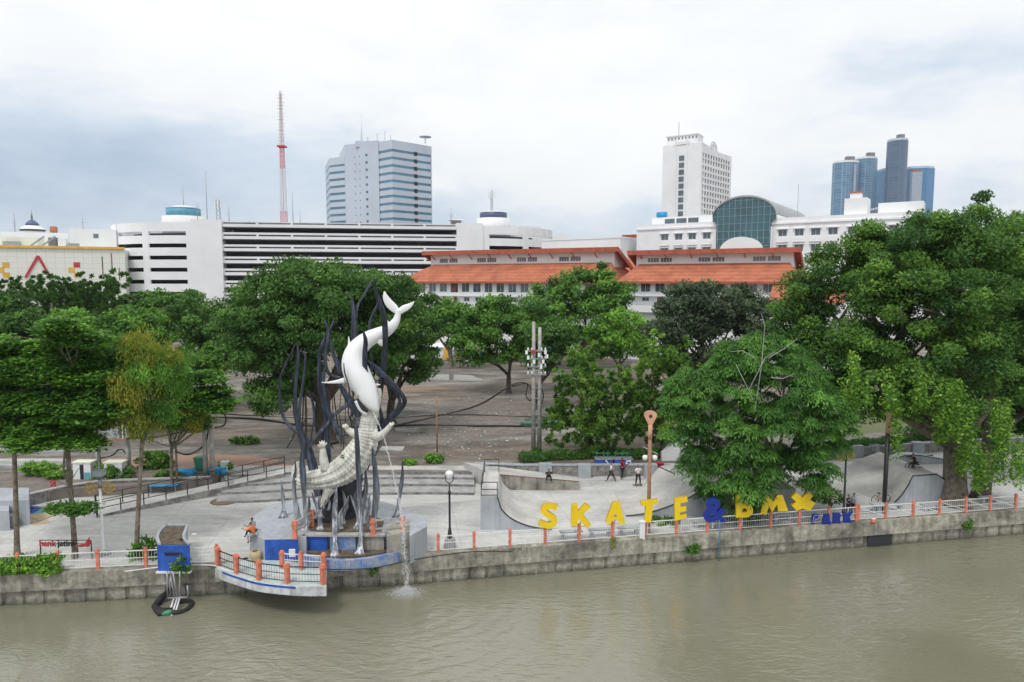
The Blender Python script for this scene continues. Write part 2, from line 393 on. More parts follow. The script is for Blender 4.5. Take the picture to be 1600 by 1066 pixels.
        br.inputs['Brick Width'].default_value = sx; br.inputs['Row Height'].default_value = sz; br.inputs['Mortar Size'].default_value = .05*sz if 'panel' not in nm else .05
        br.inputs['Color1'].default_value = (*c1,1); br.inputs['Color2'].default_value = (*c2,1); br.inputs['Mortar'].default_value = (*mo,1)
        nt.links.new(br.outputs[0], b.inputs['Base Color']); b.inputs['Roughness'].default_value = .25 if 'curtain' in nm else .5; MATS[nm] = m
    # painted seaweed blades: silver feet turning to slate blue further up
    m = bpy.data.materials.new('seaweed_paint'); m.use_nodes = True; nt = m.node_tree; b = nt.nodes['Principled BSDF']; P = pos(nt)
    sp = nt.nodes.new('ShaderNodeSeparateXYZ'); nt.links.new(P, sp.inputs[0])
    mp = nt.nodes.new('ShaderNodeMapping'); nt.links.new(P, mp.inputs[0]); mp.inputs['Scale'].default_value = (6, 6, .5)
    n = noise(nt, mp.outputs[0], 1., 5, .65)
    t = mth(nt, 'MULTIPLY_ADD', n, .30, mth(nt, 'MULTIPLY', sp.outputs[2], .085))
    c = ramp(nt, t, [(.10, (.46,.475,.50)), (.24, (.28,.295,.32)), (.44, (.15,.165,.185)), (.58, (.040,.050,.072)), (.95, (.018,.024,.040))])
    g = ramp(nt, n, [(.36, (.35,.35,.38)), (.50, (1,1,1)), (.62, (2.8,2.8,2.9))])  # pale streaks put greyish highlights into the blade colour
    c = mixc(nt, 1., c, g, 'MULTIPLY')
    nt.links.new(c, b.inputs['Base Color']); b.inputs['Roughness'].default_value = .5; MATS['seaweed_paint'] = m
    mk('worn_white', (.56,.58,.59), .7, .25, 1.4, streak=.35); mk('mullion', (.20,.33,.37), .4, .1, 1.)
    # grass, puddle, falling water
    mk('grass', (.10,.15,.05), .9, .4, 1.5, bump=.6, bscale=14, col2=(.17,.15,.09)); mk('puddle', (.22,.21,.19), .06, .1, 1.)
    m = bpy.data.materials.new('white_water'); m.use_nodes = True; b = m.node_tree.nodes['Principled BSDF']; b.inputs['Base Color'].default_value = (.85,.87,.88,1)
    b.inputs['Roughness'].default_value = .3; b.inputs['Alpha'].default_value = .5; MATS['white_water'] = m
ground_mats()
leafmat('leaf_dark', (.024,.066,.014), (.105,.205,.040))
leafmat('leaf_mid', (.030,.088,.014), (.15,.29,.045))
leafmat('leaf_bright', (.055,.14,.018), (.22,.39,.05))
leafmat('leaf_tier', (.034,.098,.018), (.17,.33,.050))
leafmat('leaf_olive', (.034,.055,.030), (.095,.135,.070))
leafmat('leaf_yellow', (.09,.15,.02), (.33,.27,.04))
leafmat('leaf_mango', (.030,.085,.016), (.19,.31,.06))
leafmat('leaf_feather', (.028,.090,.018), (.13,.27,.05))
leafmat('leaf_hedge', (.024,.08,.014), (.10,.22,.04))
leafmat('leaf_big', (.022,.068,.014), (.15,.27,.045))
leafmat('leaf_vine', (.05,.14,.02), (.28,.42,.06))
leafmat('leaf_red', (.05,.015,.02), (.12,.03,.04))
# ================================================================ setting: water, ground, plaza
def ext(px0, px1, n, inl, z): return [bank(px0+(px1-px0)*i/n, inl, z) for i in range(n+1)]
def setting():
    WZ = -1.85
    A, B, C_ = bank(-100), bank(620), bank(1700)
    lft = A+(A-B).normalized()*1500; rgt = C_+(C_-B).normalized()*1500
    m = MB(); up = Vector((0,.5,0))
    m.quad((lft.x,-400,WZ),(rgt.x,-400,WZ),(rgt.x,rgt.y+.5,WZ),(B.x,B.y+.5,WZ),(lft.x,lft.y+.5,WZ))
    struct(m.build('water', 'river'), 'murky olive brown river water rippling along the quay', 'water')
    # back edge of the plaza (the foot of steps and walls), as photo points on z=0
    edge = [at(-900,742), at(-20,752), at(150,752), at(330,752), at(350,752), at(742,752), at(742,742), at(860,743), at(1060,742), at(1340,712), at(1480,703), at(1900,680)]
    E0 = edge[0]+Vector((-1500,-60,0)); E1 = edge[-1]+Vector((1500,220,0))
    back = [E0]+edge+[E1]
    fr = [lft, bank(-100), bank(620), bank(1700), rgt]
    m = MB(); n = [Vector((p.x, p.y+.15, 0)) for p in fr]+[Vector((p.x, p.y+6.0, 0)) for p in back[::-1]]
    m.quad(*n); struct(m.build('plaza', 'plaza'), 'pale stained concrete plaza beside the river', 'plaza')
    G = .75
    m = MB(); m.quad(*[Vector((p.x, p.y+.02, G)) for p in back], Vector((2600,3000,G)), Vector((-2600,3000,G)))
    struct(m.build('ground', 'lot'), 'bare grey brown lot of worn asphalt and dirt', 'ground')
    m = MB()
    for a, c in zip(back, back[1:]): m.quad((a.x,a.y+.03,-.05),(c.x,c.y+.03,-.05),(c.x,c.y+.03,G-.003),(a.x,a.y+.03,G-.003))
    struct(m.build('ground_edge', 'stone'), 'low stone face where the lot steps down to the plaza', 'ground')
    return back
BACK = setting()
G = .75
def sheet(name, px, mat, label, z, cat_, kind='structure', thing_=False):
    m = MB(); pts = [at(a, b, z) for a, b in px]; m.quad(*pts); o = m.build(name, mat)
    return struct(o, label, cat_, kind)
def blobsheet(name, cx, cy, rx, ry, mat, label, z, seed, cat_):
    rr = random.Random(seed); n = 26; ph = [rr.uniform(0, 6.28) for _ in range(4)]
    pts = []
    for i in range(n):
        a = 2*math.pi*i/n; k = 1+.22*math.sin(2*a+ph[0])+.14*math.sin(3*a+ph[1])+.10*math.sin(5*a+ph[2])
        pts.append((cx+rx*k*math.cos(a), cy+ry*k*math.sin(a)))
    return sheet(name, pts, mat, label, z, cat_)
blobsheet('puddle', 705, 590, 42, 5.5, 'puddle', 'long shallow puddle on the lot near the middle trees', G+.006, 1, 'puddle')
blobsheet('puddle', 372, 692, 34, 6, 'puddle', 'muddy puddle with reeds left of the seaweed monument', G+.006, 2, 'puddle')
blobsheet('puddle', 640, 672, 22, 4, 'puddle', 'thin wet patch right of the monument on the lot', G+.006, 3, 'puddle')
mk('red_earth', (.28,.17,.11), .9, .3, 1.2, col2=(.20,.14,.11)); mk('brick_litter', (.36,.20,.14), .9, .3, 4., col2=(.25,.20,.17))
mk('damp_soil', (.15,.125,.11), .85, .35, .9, col2=(.23,.20,.175))
blobsheet('dirt', 610, 606, 66, 5, 'red_earth', 'strip of brown earth across the lot behind the monument', G+.004, 4, 'dirt')
blobsheet('dirt', 745, 655, 120, 28, 'damp_soil', 'broad dark damp soil patch covered with litter', G+.004, 5, 'dirt')
blobsheet('dirt', 290, 722, 200, 9, 'brick_litter', 'reddish band of crushed brick behind the left ramp', G+.004, 6, 'dirt')
blobsheet('grass', 1400, 655, 150, 24, 'grass', 'thin worn lawn behind the hedge on the right', G+.006, 7, 'grass')
def litter():
    m = MB(); rr = random.Random(3)
    for i in range(430):
        px, py = (rr.gauss(760, 75), rr.gauss(672, 26)) if i < 420 else (rr.uniform(350, 900), rr.uniform(600, 720))
        if not (585 < py < 728 and px < 880): continue
        p = at(px, py, G+.012); a = rr.uniform(0, 3.14); w, l = rr.uniform(.04,.13), rr.uniform(.06,.3)
        m.M = Matrix.Translation(p) @ Matrix.Rotation(a, 4, 'Z') @ Matrix.Rotation(rr.uniform(-.25,.25), 4, 'X'); m.cm = rr.choice((0,1,1,1,0,2) if i%3 else (1,)); m.box(-l/2,l/2,-w/2,w/2,0,.03)
    struct(m.build('litter', ['white_paint', 'pole_grey', 'tan_board']), 'scattered pale rubbish and scraps over the dirt lot', 'litter', 'stuff')
litter()
# ---------------------------------------------------------------- quay wall
def quay():
    r = thing('quay_wall', 'long weathered concrete quay wall with cap beam above grey sheet piles', 'wall', bank(620))
    m = MB()
    pts = [bank(-700), bank(620), bank(1700)+(bank(1700)-bank(620)).normalized()*90]
    def run(y0, y1, z0, z1):
        for a, b in zip(pts, pts[1:]):
            d = (b-a).normalized(); n = Vector((-d.y, d.x, 0))
            q = [a+n*y0, b+n*y0, b+n*y1, a+n*y1]
            m.add([Vector((p.x,p.y,z0)) for p in q]+[Vector((p.x,p.y,z1)) for p in q], [(0,3,2,1),(4,5,6,7),(0,1,5,4),(1,2,6,5),(2,3,7,6),(3,0,4,7)])
    run(-.22, .34, -.95, .075); m.build('cap_beam', 'quay', r)
    m = MB(); run(.085, .30, -2.6, -.953); m.build('backing', 'quay', r)
    m = MB()
    for a, b in zip(pts, pts[1:]):
        d = (b-a).normalized(); n = Vector((-d.y, d.x, 0)); L = (b-a).length; k = int(L/1.12); rz = math.atan2(d.y, d.x)
        for i in range(k):
            m.M = Matrix.Translation(a+d*(i*L/k)) @ Matrix.Rotation(rz, 4, 'Z'); j = random.uniform(-.02,.03)
            w = L/k; m.add([(0.03,.10,-2.6),(w-.03,.10,-2.6),(w-.03,.10,-.952),(.03,.10,-.952),(.12,-.03+j,-2.6),(w-.12,-.03+j,-2.6),(w-.12,-.03+j,-.952),(.12,-.03+j,-.952)],
                  [(4,5,6,7),(0,4,7,3),(5,1,2,6),(3,7,6,2)])
    m.build('sheet_piling', 'quay', r)
    m = MB(); p = bank(1375, -.02); d = (bank(1400)-bank(1300)).normalized()
    m.M = Matrix.Translation((p.x,p.y,0)) @ Matrix.Rotation(math.atan2(d.y,d.x),4,'Z'); m.box(-1.0,.9,-.12,.05,-1.75,-.97); m.build('outfall', 'dark_inside', r)
quay()
# ---------------------------------------------------------------- railings
def railing(label, pts, h=1.15, diag=False, raildark=False, post=.17, sub=3):
    r = thing('railing', label, 'railing', pts[0]); up = Vector((0,0,1))
    for p in pts:
        m = MB(); w = post/2; d = (pts[1]-pts[0]).normalized(); m.M = Matrix.Translation(p) @ Matrix.Rotation(math.atan2(d.y,d.x),4,'Z')
        m.box(-w,w,-w*.8,w*.8,0,h); m.box(-w*1.25,w*1.25,-w,w,h*.84,h*.93); m.box(-w*.7,w*.7,-w*.6,w*.6,h,h+.06); m.build('post', 'orange_post', r)
    for a, b in zip(pts, pts[1:]):
        m = MB()
        for z in (h*.93-.06, h*.5, h*.12): m.beam(a+up*z, b+up*z, .035, .035 if z < h*.8 else .06)
        if diag: m.beam(a+up*h*.85, b+up*h*.2, .04)
        m.build('rail', 'black_metal' if raildark else 'white_paint', r)
        m = MB(); L = (b-a).length; n = max(2, int(L/.16))
        for i in range(1, n): q = a+(b-a)*(i/n); m.beam(q+up*h*.12, q+up*h*.9, .011)
        m.build('balusters', 'black_metal' if raildark else 'white_paint', r)
    return r
Z8 = .08
railing('white railing with orange posts on the quay left of the round balcony', [bank(x, .05, Z8) for x in (-70,-20,28,90,153,228,288,339)])
railing('long white railing with orange posts under the yellow letters', [bank(x, .05, Z8) for x in (685,741,797,852,905,957,1008,1057,1105,1156,1204,1249,1295,1338)])
railing('cross-braced white railing with red posts at the right end of the quay', [bank(x, .05, Z8) for x in (1341,1384,1427,1468,1509,1547,1587,1640)], diag=True)
# ================================================================ buildings
def T3(M, x=0, y=0, z=0): return M @ Matrix.Translation((x, y, z))
def win_proto(fr, parent, name, w, h, glass='window_glass', frame='white_paint', mull=1, dep=.12, label=None, rail=False):
    """window: frame with pane child, first placed at local origin of the facade (0..w, 0..h)"""
    m = MB(); t = .05
    m.box(0,w,-.03,.05,0,t); m.box(0,w,-.03,.05,h-t,h); m.box(0,t,-.03,.05,t,h-t); m.box(w-t,w,-.03,.05,t,h-t)
    for i in range(mull): x = w*(i+1)/(mull+1); m.box(x-.03,x+.03,-.02,.04,t,h-t)
    f = m.build(name, frame, parent, local=True)
    m = MB(); m.box(t,w-t,.0,.03,t,h-t); p = m.build('pane', glass, f, local=True)
    return f
def put_windows(parent, proto, places, limit=98):
    """places: (x, y, z) in the facade's own frame; proto is used for the first"""
    kids = [c for c in COL.objects if c.parent == proto]
    for i, (x, y, z) in enumerate(places):
        M = Matrix.Translation((x, y, z))
        if i == 0: proto.matrix_basis = M; continue
        if i >= limit: break
        c = inst(proto, parent, M)
        for k in kids: inst(k, c, k.matrix_basis.copy())
    if len(places) > limit:
        m = MB(); src = [(v.co.copy()) for v in proto.data.vertices]; fs = [tuple(p.vertices) for p in proto.data.polygons]
        for k in kids: o = len(src); src += [v.co.copy() for v in k.data.vertices]; fs += [tuple(j+o for j in p.vertices) for p in k.data.polygons]
        nf = len(proto.data.polygons)
        for x, y, z in places[limit:]:
            m.cm = 0; n0 = len(m.f); m.add([v+Vector((x,y,z)) for v in src], fs)
            for j in range(nf, len(fs)): m.mi[n0+j] = 1
        o = m.build(proto.name.split('.')[0], [proto.data.materials[0], kids[0].data.materials[0]], parent, local=True); o['kind'] = 'stuff'
def part(parent, name, mat, fn, label=None):
    m = MB(); fn(m); return m.build(name, mat, parent, label=label, local=True)
# ---- orange roofed wings
def wing(label, pxa, Ya, pxb, Yb, hipL, hipR, wl, seed):
    fr = Fr(pxa, Ya, pxb, Yb); b = fr.thing('shop_building', label, 'building', 'orange roofed buildings behind the lot')
    mid = (pxa+pxb)/2; z = lambda y: fr.uv(mid, y)[1]; W_ = fr.w
    ze, zs1, zs0 = z(439), z(458), z(463); zw0, zp1, zp0 = z(475), z(477), z(490)
    rr = random.Random(seed)
    n = int(W_/2.85); st = W_/n; hs1 = []; hs2 = []; win1 = []; win2 = []; dr2 = []; dr1 = []
    for i in range(n):
        x = i*st+.4; k = i%7
        if k in (3,): dr1.append((x, zs1+.02)); hs1.append((x, x+1.95, zs1+.02, ze-.25))
        else: win1.append((x, zs1+.12)); hs1.append((x, x+1.95, zs1+.12, ze-.25))
        if k in (2, 3, 6): dr2.append((x+.2, zw0+.02)); hs2.append((x+.2, x+1.3, zw0+.02, zs0-.25))
        else: win2.append((x, zw0+.35)); hs2.append((x, x+1.5, zw0+.35, zs0-.35))
    def walls(m):
        m.holes(W_, zs0+.0, ze+.2, hs1, .25)
        m.M = Matrix.Translation((0,.9,0)); m.holes(W_, zp1-.3, zs0, hs2, .25); m.M = Matrix.Identity(4)
        m.quad((0,0,zs0),(W_,0,zs0),(W_,.9,zs0),(0,.9,zs0))
        m.box(0,W_,-.9,.9,zp0,zp1-.3) ; m.box(0, W_, .3, .88, 0, zp0-.005)
        m.box(.004,W_-.004,1.4,14,0,ze+.1)
        for q in range(int(W_/9)+1): m.box(q*9, q*9+.5, -.6, .3, 0, zp0-.006)
    part(b, 'wall', 'white_wall', walls)
    part(b, 'balcony_slab', 'white_wall', lambda m: m.box(-.1, W_+.1, -.75, -.006, zs0-.1, zs1-.35))
    h1 = ze-.25-zs1-.12
    p = win_proto(fr, b, 'window', 1.95, h1, mull=1); put_windows(b, p, [(x, .14, zz) for x, zz in win1])
    def dfn(h): return lambda m: (m.box(0,1.5,0,.06,0,h), m.box(.1,.7,-.02,0,.1,h-.1), m.box(.8,1.4,-.02,0,.1,h-.1))
    if dr1:
        d = part(b, 'door', 'brown_door', dfn(ze-.35-zs1-.02)); d.matrix_basis = Matrix.Translation((dr1[0][0], .14, dr1[0][1]))
        for x, zz in dr1[1:]: inst(d, b, Matrix.Translation((x, .14, zz)))
    h2 = zs0-.35-zw0-.35
    p = win_proto(fr, b, 'window', 1.5, h2, mull=1); put_windows(b, p, [(x, 1.04, zz) for x, zz in win2])
    if dr2:
        hh = zs0-.25-zw0-.02
        d = part(b, 'door', 'brown_door', lambda m: m.box(0,1.1,0,.06,0,hh)); d.matrix_basis = Matrix.Translation((dr2[0][0], 1.04, dr2[0][1]))
        for x, zz in dr2[1:]: inst(d, b, Matrix.Translation((x, 1.04, zz)))
    # lower roof: slope from the eave back to the clerestory wall
    set_ = 5.0; zt = z(414)+.4; oh = 1.5
    x0 = -oh-hipL; x1 = W_+oh+hipR
    def roof(m):
        a = [(x0,-oh,ze-.2),(x1,-oh,ze-.2),(W_-1.5,set_,zt),(1.5,set_,zt)]
        m.quad(*a); m.quad(*[(p[0],p[1],p[2]-.3) for p in a])
        m.quad((x0,-oh,ze-.2),(1.5,set_,zt),(1.5,set_+5,zt),(x0,set_+13,ze-.2)); m.quad((x1,-oh,ze-.2),(W_-1.5,set_,zt),(W_-1.5,set_+5,zt),(x1,set_+13,ze-.2))
        m.quad((1.5,set_+5,zt),(W_-1.5,set_+5,zt),(x1,set_+13,ze-.2),(x0,set_+13,ze-.2))
    r = part(b, 'roof', 'roof_tile', roof)
    part(b, 'eave_board', 'brick_red', lambda m: (m.box(x0,x1,-oh-.08,-oh-.005,ze-.55,ze-.12), m.box(x0-.08,x0-.005,-oh-.08,set_+13,ze-.55,ze-.12), m.box(x1+.005,x1+.08,-oh-.08,set_+13,ze-.55,ze-.12)))
    # clerestory and upper roof
    zc = z(404); zu = z(392)+.5
    cw = [(a, a+1.9*1.25) for g in range(int((W_-6)/10.5)+1) for a in (3.2+g*10.5, 3.2+g*10.5+2.75) if a+2.6 < W_-2]
    z0c, z1c = z(411.5)+.4, z(404.5)+.5
    def cl(m):
        m.M = Matrix.Translation((1.0,set_,0)); m.holes(W_-2, zt-1.2, zu-.2, [(a-1, b_-1, z0c, z1c) for a, b_ in cw], .25)
        m.M = Matrix.Identity(4); m.box(1.01,W_-1.01,set_+.4,set_+6,zt-1,zu-1.4)
        m.box(.8,1.0,set_-.1,set_+6,zt-1.2,zu-.4); m.box(W_-1.,W_-.8,set_-.1,set_+6,zt-1.2,zu-.4)
    part(b, 'clerestory_wall', 'white_wall', cl)
    p = win_proto(fr, b, 'window', 2.375, z1c-z0c, mull=3, glass='mid_inside'); put_windows(b, p, [(a, set_+.12, z0c) for a, _ in cw])
    def up(m):
        y0, y1 = set_-2.0, set_+9
        m.box(-.6,W_+.6,y0,y0+.12,zu-.95,zu); 
        m.quad((-.6,y0+.12,zu-.02),(W_+.6,y0+.12,zu-.02),(W_+.6,y1,zu-4.2),(-.6,y1,zu-4.2))
        for x in (-.6, W_+.35): m.add([(x,y0+.12,zu-.95),(x+.25,y0+.12,zu-.95),(x+.25,y1,zu-5.1),(x,y1,zu-5.1),(x,y0+.12,zu+.05),(x+.25,y0+.12,zu+.05),(x+.25,y1,zu-4.1),(x,y1,zu-4.1)],
                                      [(0,3,2,1),(4,5,6,7),(0,1,5,4),(1,2,6,5),(2,3,7,6),(3,0,4,7)])
    part(b, 'upper_roof', 'brick_red', up)
    part(b, 'soffit', 'cream_wall', lambda m: m.quad((-.3,set_-1.86,zu-.75),(W_+.3,set_-1.86,zu-.75),(W_+.3,set_+.0,zu-.1),(-.3,set_+.0,zu-.1)))
    for g in range(int(W_/5.2)):
        br = part(b, 'roof_bracket', 'brick_red', lambda m: m.beam((2+g*5.2,set_-.05,zt+1.1),(2+g*5.2,set_-1.9,zu-.9),.14,.2))
    return fr, b
wing('long two storey white building with orange tiled roof left of the big green tree', 652, 164, 953, 142, 3.5, 0, 0, 1)
wing('white building with orange tiled roof right of the gap, under the glass arch', 976, 141, 1240, 126, 0, 0, 0, 2)
def rear_roof(label, pxa, ya, pxb, yb, Y):
    fr = Fr(pxa, Y, pxb, Y-6); b = fr.thing('shop_building', label, 'building'); z0 = fr.uv(pxa, yb)[1]; z1 = fr.uv(pxa, ya)[1]
    part(b, 'wall', 'white_wall', lambda m: m.box(.5, fr.w-.5, 1, 12, 0, z0)); part(b, 'roof', 'roof_tile', lambda m: (m.quad((0,0,z0),(fr.w,0,z0),(fr.w,8,z1),(0,8,z1)), m.quad((0,8,z1),(fr.w,8,z1),(fr.w,14,z0),(0,14,z0))))
rear_roof('orange roof glimpsed in the gap between the two long orange roofed wings', 948, 397, 985, 432, 160)
def gable(label, px, py, Y, w, grp=None):
    p = atY(px, py, Y); b = thing('house', label, 'house', (p.x, Y, G), R(-30), grp); h = p.z-G
    part(b, 'wall', 'white_wall', lambda m: m.box(-w/2+.4,w/2-.4,0,9,0,h-1.8)); part(b, 'roof', 'roof_tile', lambda m: m.add([(-w/2,-1,h-2.4),(w/2,-1,h-2.4),(w/2,10,h-2.4),(-w/2,10,h-2.4),(-w/2,4.5,h+1),(w/2,4.5,h+1)],[(0,1,5,4),(2,3,4,5),(0,4,3),(1,2,5)]))
gable('small orange roofed house peeping between the trees left of the great right tree', 1258, 452, 120, 12)
# ---- car park
def carpark():
    fr = Fr(305, 200, 755, 214); b = fr.thing('parking_garage', 'long white multi storey parking garage with rounded ramp ends', 'building', None); W_ = fr.w
    xa = fr.uv(350, 438)[0]; xb = fr.uv(714, 438)[0]; z = lambda y: fr.uv(350, y)[1]
    top = z(346)
    part(b, 'stair_tower', 'white_wall', lambda m: m.box(0,xa,-.6,12,0,top+.4)); part(b, 'stair_tower', 'white_wall', lambda m: m.box(xb,W_,-.6,12,0,top+.4))
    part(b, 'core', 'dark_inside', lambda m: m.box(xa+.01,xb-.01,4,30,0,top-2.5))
    lv = 3.52; n = 9
    fb = lambda k: top-k*lv
    for k in range(n):
        t = fb(k)
        part(b, 'parapet', 'white_wall', lambda m: m.box(xa,xb,0,.35,t-1.55,t-.70))
        part(b, 'parapet', 'white_wall', lambda m: m.box(xa,xb,0,.35,t-.22-.0,t+.0) if k == 0 else m.box(xa,xb,-.0,.35,t-.22,t+.38))
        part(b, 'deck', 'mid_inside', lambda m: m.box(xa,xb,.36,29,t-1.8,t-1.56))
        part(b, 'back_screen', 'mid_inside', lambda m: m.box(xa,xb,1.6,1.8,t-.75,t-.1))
        for j in range(8):
            x = xa+(xb-xa)*j/7; 
            if k == 0 and j in (0,): continue
            part(b, 'column', 'white_wall', lambda m: m.box(max(xa,x-.35),min(xb,x+.35),.02,.33,t-.70,t-.22))
    part(b, 'lower_wall', 'white_wall', lambda m: m.box(xa,xb,.0,.35,0,fb(n)+.3))
    # parked cars just visible between the decks are too small to show; rounded ramps at both ends
    def ramp_(side, rx, ry, spans, rowpx, label):
        r = fr
        x0 = 0 if side < 0 else W_; cy = ry
        zt = fr.uv(305 if side < 0 else 755, 347.5 if side < 0 else 353)[1]
        def arc(a0, a1, nn=10, d=0): return [(x0+side*math.sin(a0+(a1-a0)*i/nn)*(rx-d), cy-math.cos(a0+(a1-a0)*i/nn)*(ry-d)) for i in range(nn+1)]
        def shell(m, a0, a1, z0, z1, th=.5, d=0):
            o = arc(a0,a1,12,d); i_ = arc(a0,a1,12,d+th); k = len(o)
            m.add([(x,y,z0) for x,y in o]+[(x,y,z1) for x,y in o]+[(x,y,z0) for x,y in i_]+[(x,y,z1) for x,y in i_],
                  [f for i in range(k-1) for f in ((i,i+1,k+i+1,k+i),(2*k+i,3*k+i,3*k+i+1,2*k+i+1),(k+i,k+i+1,3*k+i+1,3*k+i),(i,2*k+i,2*k+i+1,i+1))]+[(0,k,3*k,2*k),(k-1,3*k-1,4*k-1,2*k-1)], False)
        A = R(150); lvl = 3.5; op = 1.15
        zz = zt-2.6
        part(b, 'parapet', 'white_wall', lambda m: shell(m,0,A,zz,zt))
        k = 0
        while zz-op > 3:
            z1 = zz-op; z0 = max(0, z1-(lvl-op))
            part(b, 'parapet', 'white_wall', lambda m: shell(m,0,A,z0,z1))
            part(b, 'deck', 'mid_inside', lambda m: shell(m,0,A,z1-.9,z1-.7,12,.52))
            zz = z0; k += 1
        for a in spans: part(b, 'column', 'white_wall', lambda m: shell(m, a-.045*(24/rx), a+.045*(24/rx), 0, zt-.01, .52, -.06))
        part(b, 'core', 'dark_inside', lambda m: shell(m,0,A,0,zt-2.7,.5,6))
    ramp_(-1, 30, 26, (.02, R(27), R(56), R(85)), None, '')
    ramp_(1, 27, 24, (R(2), R(32), R(60), R(88)), None, '')
    # stepped roof block behind the right ramp
    part(b, 'roof_block', 'white_wall', lambda m: (m.box(xb+8,xb+30,16,40,0,top+1.1), m.box(xb+30,xb+42,26,44,0,top-.6)))
    part(b, 'window', 'window_glass', lambda m: m.box(xb+38.2,xb+41,25.85,25.99,top-8.5,top-3.2))
    return fr, b, top
CP, CPB, CPT = carpark()
def roofdrum(label, px, Y, y0, y1, wpx, body, grp=None):
    a = atY(px, y1, Y); r = wpx/2/F*Y; h = (y1-y0)/F*Y
    b = thing('roof_tank', label, 'roof tank', (a.x, Y, a.z), 0, grp)
    part(b, 'base', 'white_wall', lambda m: m.lathe([(r*1.25,-6),(r*1.25,0)], 28)); part(b, 'drum', body, lambda m: m.lathe([(r,0.01),(r,h*.72)], 28))
    part(b, 'lid', 'white_wall', lambda m: m.lathe([(r*1.02,h*.72+.01),(r*.5,h*.95),(.3,h)], 28))
roofdrum('round blue water drum with white conical lid on the left garage ramp', 287, 222, 322, 339, 49, 'roof_blue')
roofdrum('round blue drum under the slim antenna on the right garage ramp', 771, 228, 330, 342, 42, 'dome_blue')
def antenna(label, px, Y, y0, y1, n=5, w=.5, lattice=False, mat='grey_metal'):
    a = atY(px, y1, Y); h = (y1-y0)/F*Y; b = thing('antenna', label, 'antenna', (a.x, Y, a.z))
    if lattice:
        def fn(m):
            for sx, sy in ((-1,-1),(1,-1),(0,1)): m.beam((sx*w,sy*w,-4),(sx*w*.6,sy*w*.6,h),.12)
            for k in range(int(h/1.2)):
                z = k*1.2; m.beam((-w,-w,z),(w,-w,z+1.2),.07); m.beam((w,-w,z),(0,w,z+1.2),.07); m.beam((0,w,z),(-w,-w,z+1.2),.07)
        part(b, 'mast', mat, fn)
        part(b, 'panels', 'white_paint', lambda m: [m.box(x-.2,x+.2,-.9,-.6,h*.6,h*.6+2.2) for x in (-.9,0,.9)])
    else:
        part(b, 'mast', mat, lambda m: m.tube([(0,0,-2),(0,0,h)], [w*.28,w*.12], 6))
        part(b, 'aerials', mat, lambda m: [m.beam((-.7,0,h*(.45+.1*i)),(.7,0,h*(.45+.1*i)),.06) for i in range(n)] or m.beam((0,0,0),(0,0,.3),.1))
antenna('thin whip antenna over the blue water drum', 287, 223, 288, 324, 0); antenna('tall thin whip antenna left of the lattice one on the garage', 324, 206, 268, 345, 0)
antenna('short lattice antenna with white panels on the garage stair tower', 343, 206, 313, 346, 0, .7, True); antenna('dark cluster antenna beside the blue water drum', 309, 210, 317, 345, 4)
antenna('slim lattice antenna above the right blue drum', 768.5, 226, 298, 331, 0, .45, True, 'grey_metal'); antenna('short whip antenna at the right end of the garage roof', 705, 216, 326, 348, 2)
antenna('short stubby antenna near the garage edge', 358, 206, 322, 346, 1); antenna('low antenna behind the garage, right of the red mast', 469, 222, 330, 348, 0)
antenna('thin antenna just right of the red mast', 458, 222, 302, 348, 0)
p = atY(712, 347, 220); b = thing('roof_hut', 'small flat topped hut on the garage roof near the right stair tower', 'roof hut', p); part(b, 'wall', 'mid_inside', lambda m: m.box(-1.6,1.6,0,3,-1,.5)); part(b, 'slab', 'white_wall', lambda m: m.box(-2.2,2.2,-.4,3.4,.51,.9))
def radiomast():
    Y = 232; a = atY(444, 349, Y); h = (349-150)/F*Y; b = thing('radio_mast', 'tall red and white lattice radio mast behind the garage', 'radio mast', (a.x, Y, a.z-8))
    secs = [(-8+8,20,'mast_white',1.4,.62), (20,31.,'mast_red',1.7,.7), (31,38.5,'mast_white',.8,.7), (38.5,h+8-8,'mast_white',.55,.4)]
    H = h+8; zs = [0, 8, 12, 26, 33, 43, H]; mats = ['mast_white','mast_red','mast_white','mast_red','mast_white','mast_white']
    wd = lambda z: .75*(1-z/H)+.27
    for i in range(6):
        z0, z1 = zs[i], zs[i+1]
        def fn(m):
            for sx, sy in ((-1,-1),(1,-1),(1,1),(-1,1)): m.beam((sx*wd(z0),sy*wd(z0),z0),(sx*wd(z1),sy*wd(z1),z1),.11)
            z = z0
            while z < z1-.3:
                q = min(z+1.6, z1); u, v = wd(z), wd(q)
                for A, B in (((-1,-1),(1,-1)),((1,-1),(1,1)),((1,1),(-1,1)),((-1,1),(-1,-1))):
                    m.beam((A[0]*u,A[1]*u,z),(B[0]*v,B[1]*v,q),.055); m.beam((B[0]*u,B[1]*u,z),(A[0]*v,A[1]*v,q),.055)
                z = q
        part(b, 'lattice_section', mats[i], fn)
    part(b, 'platform', 'mast_red', lambda m: m.box(-1.3,1.3,-1.3,1.3,33.,33.5)); part(b, 'feeder_cable', 'mast_red', lambda m: m.beam((0,0,0),(0,0,H-1),.13))
    for k in range(14): 
        z = 35+k*1.15; part(b, 'aerial', 'grey_metal', lambda m: m.beam((-1.2,(k%3-1)*.5,z),(1.2,(k%3-1)*.5,z),.09))
radiomast()
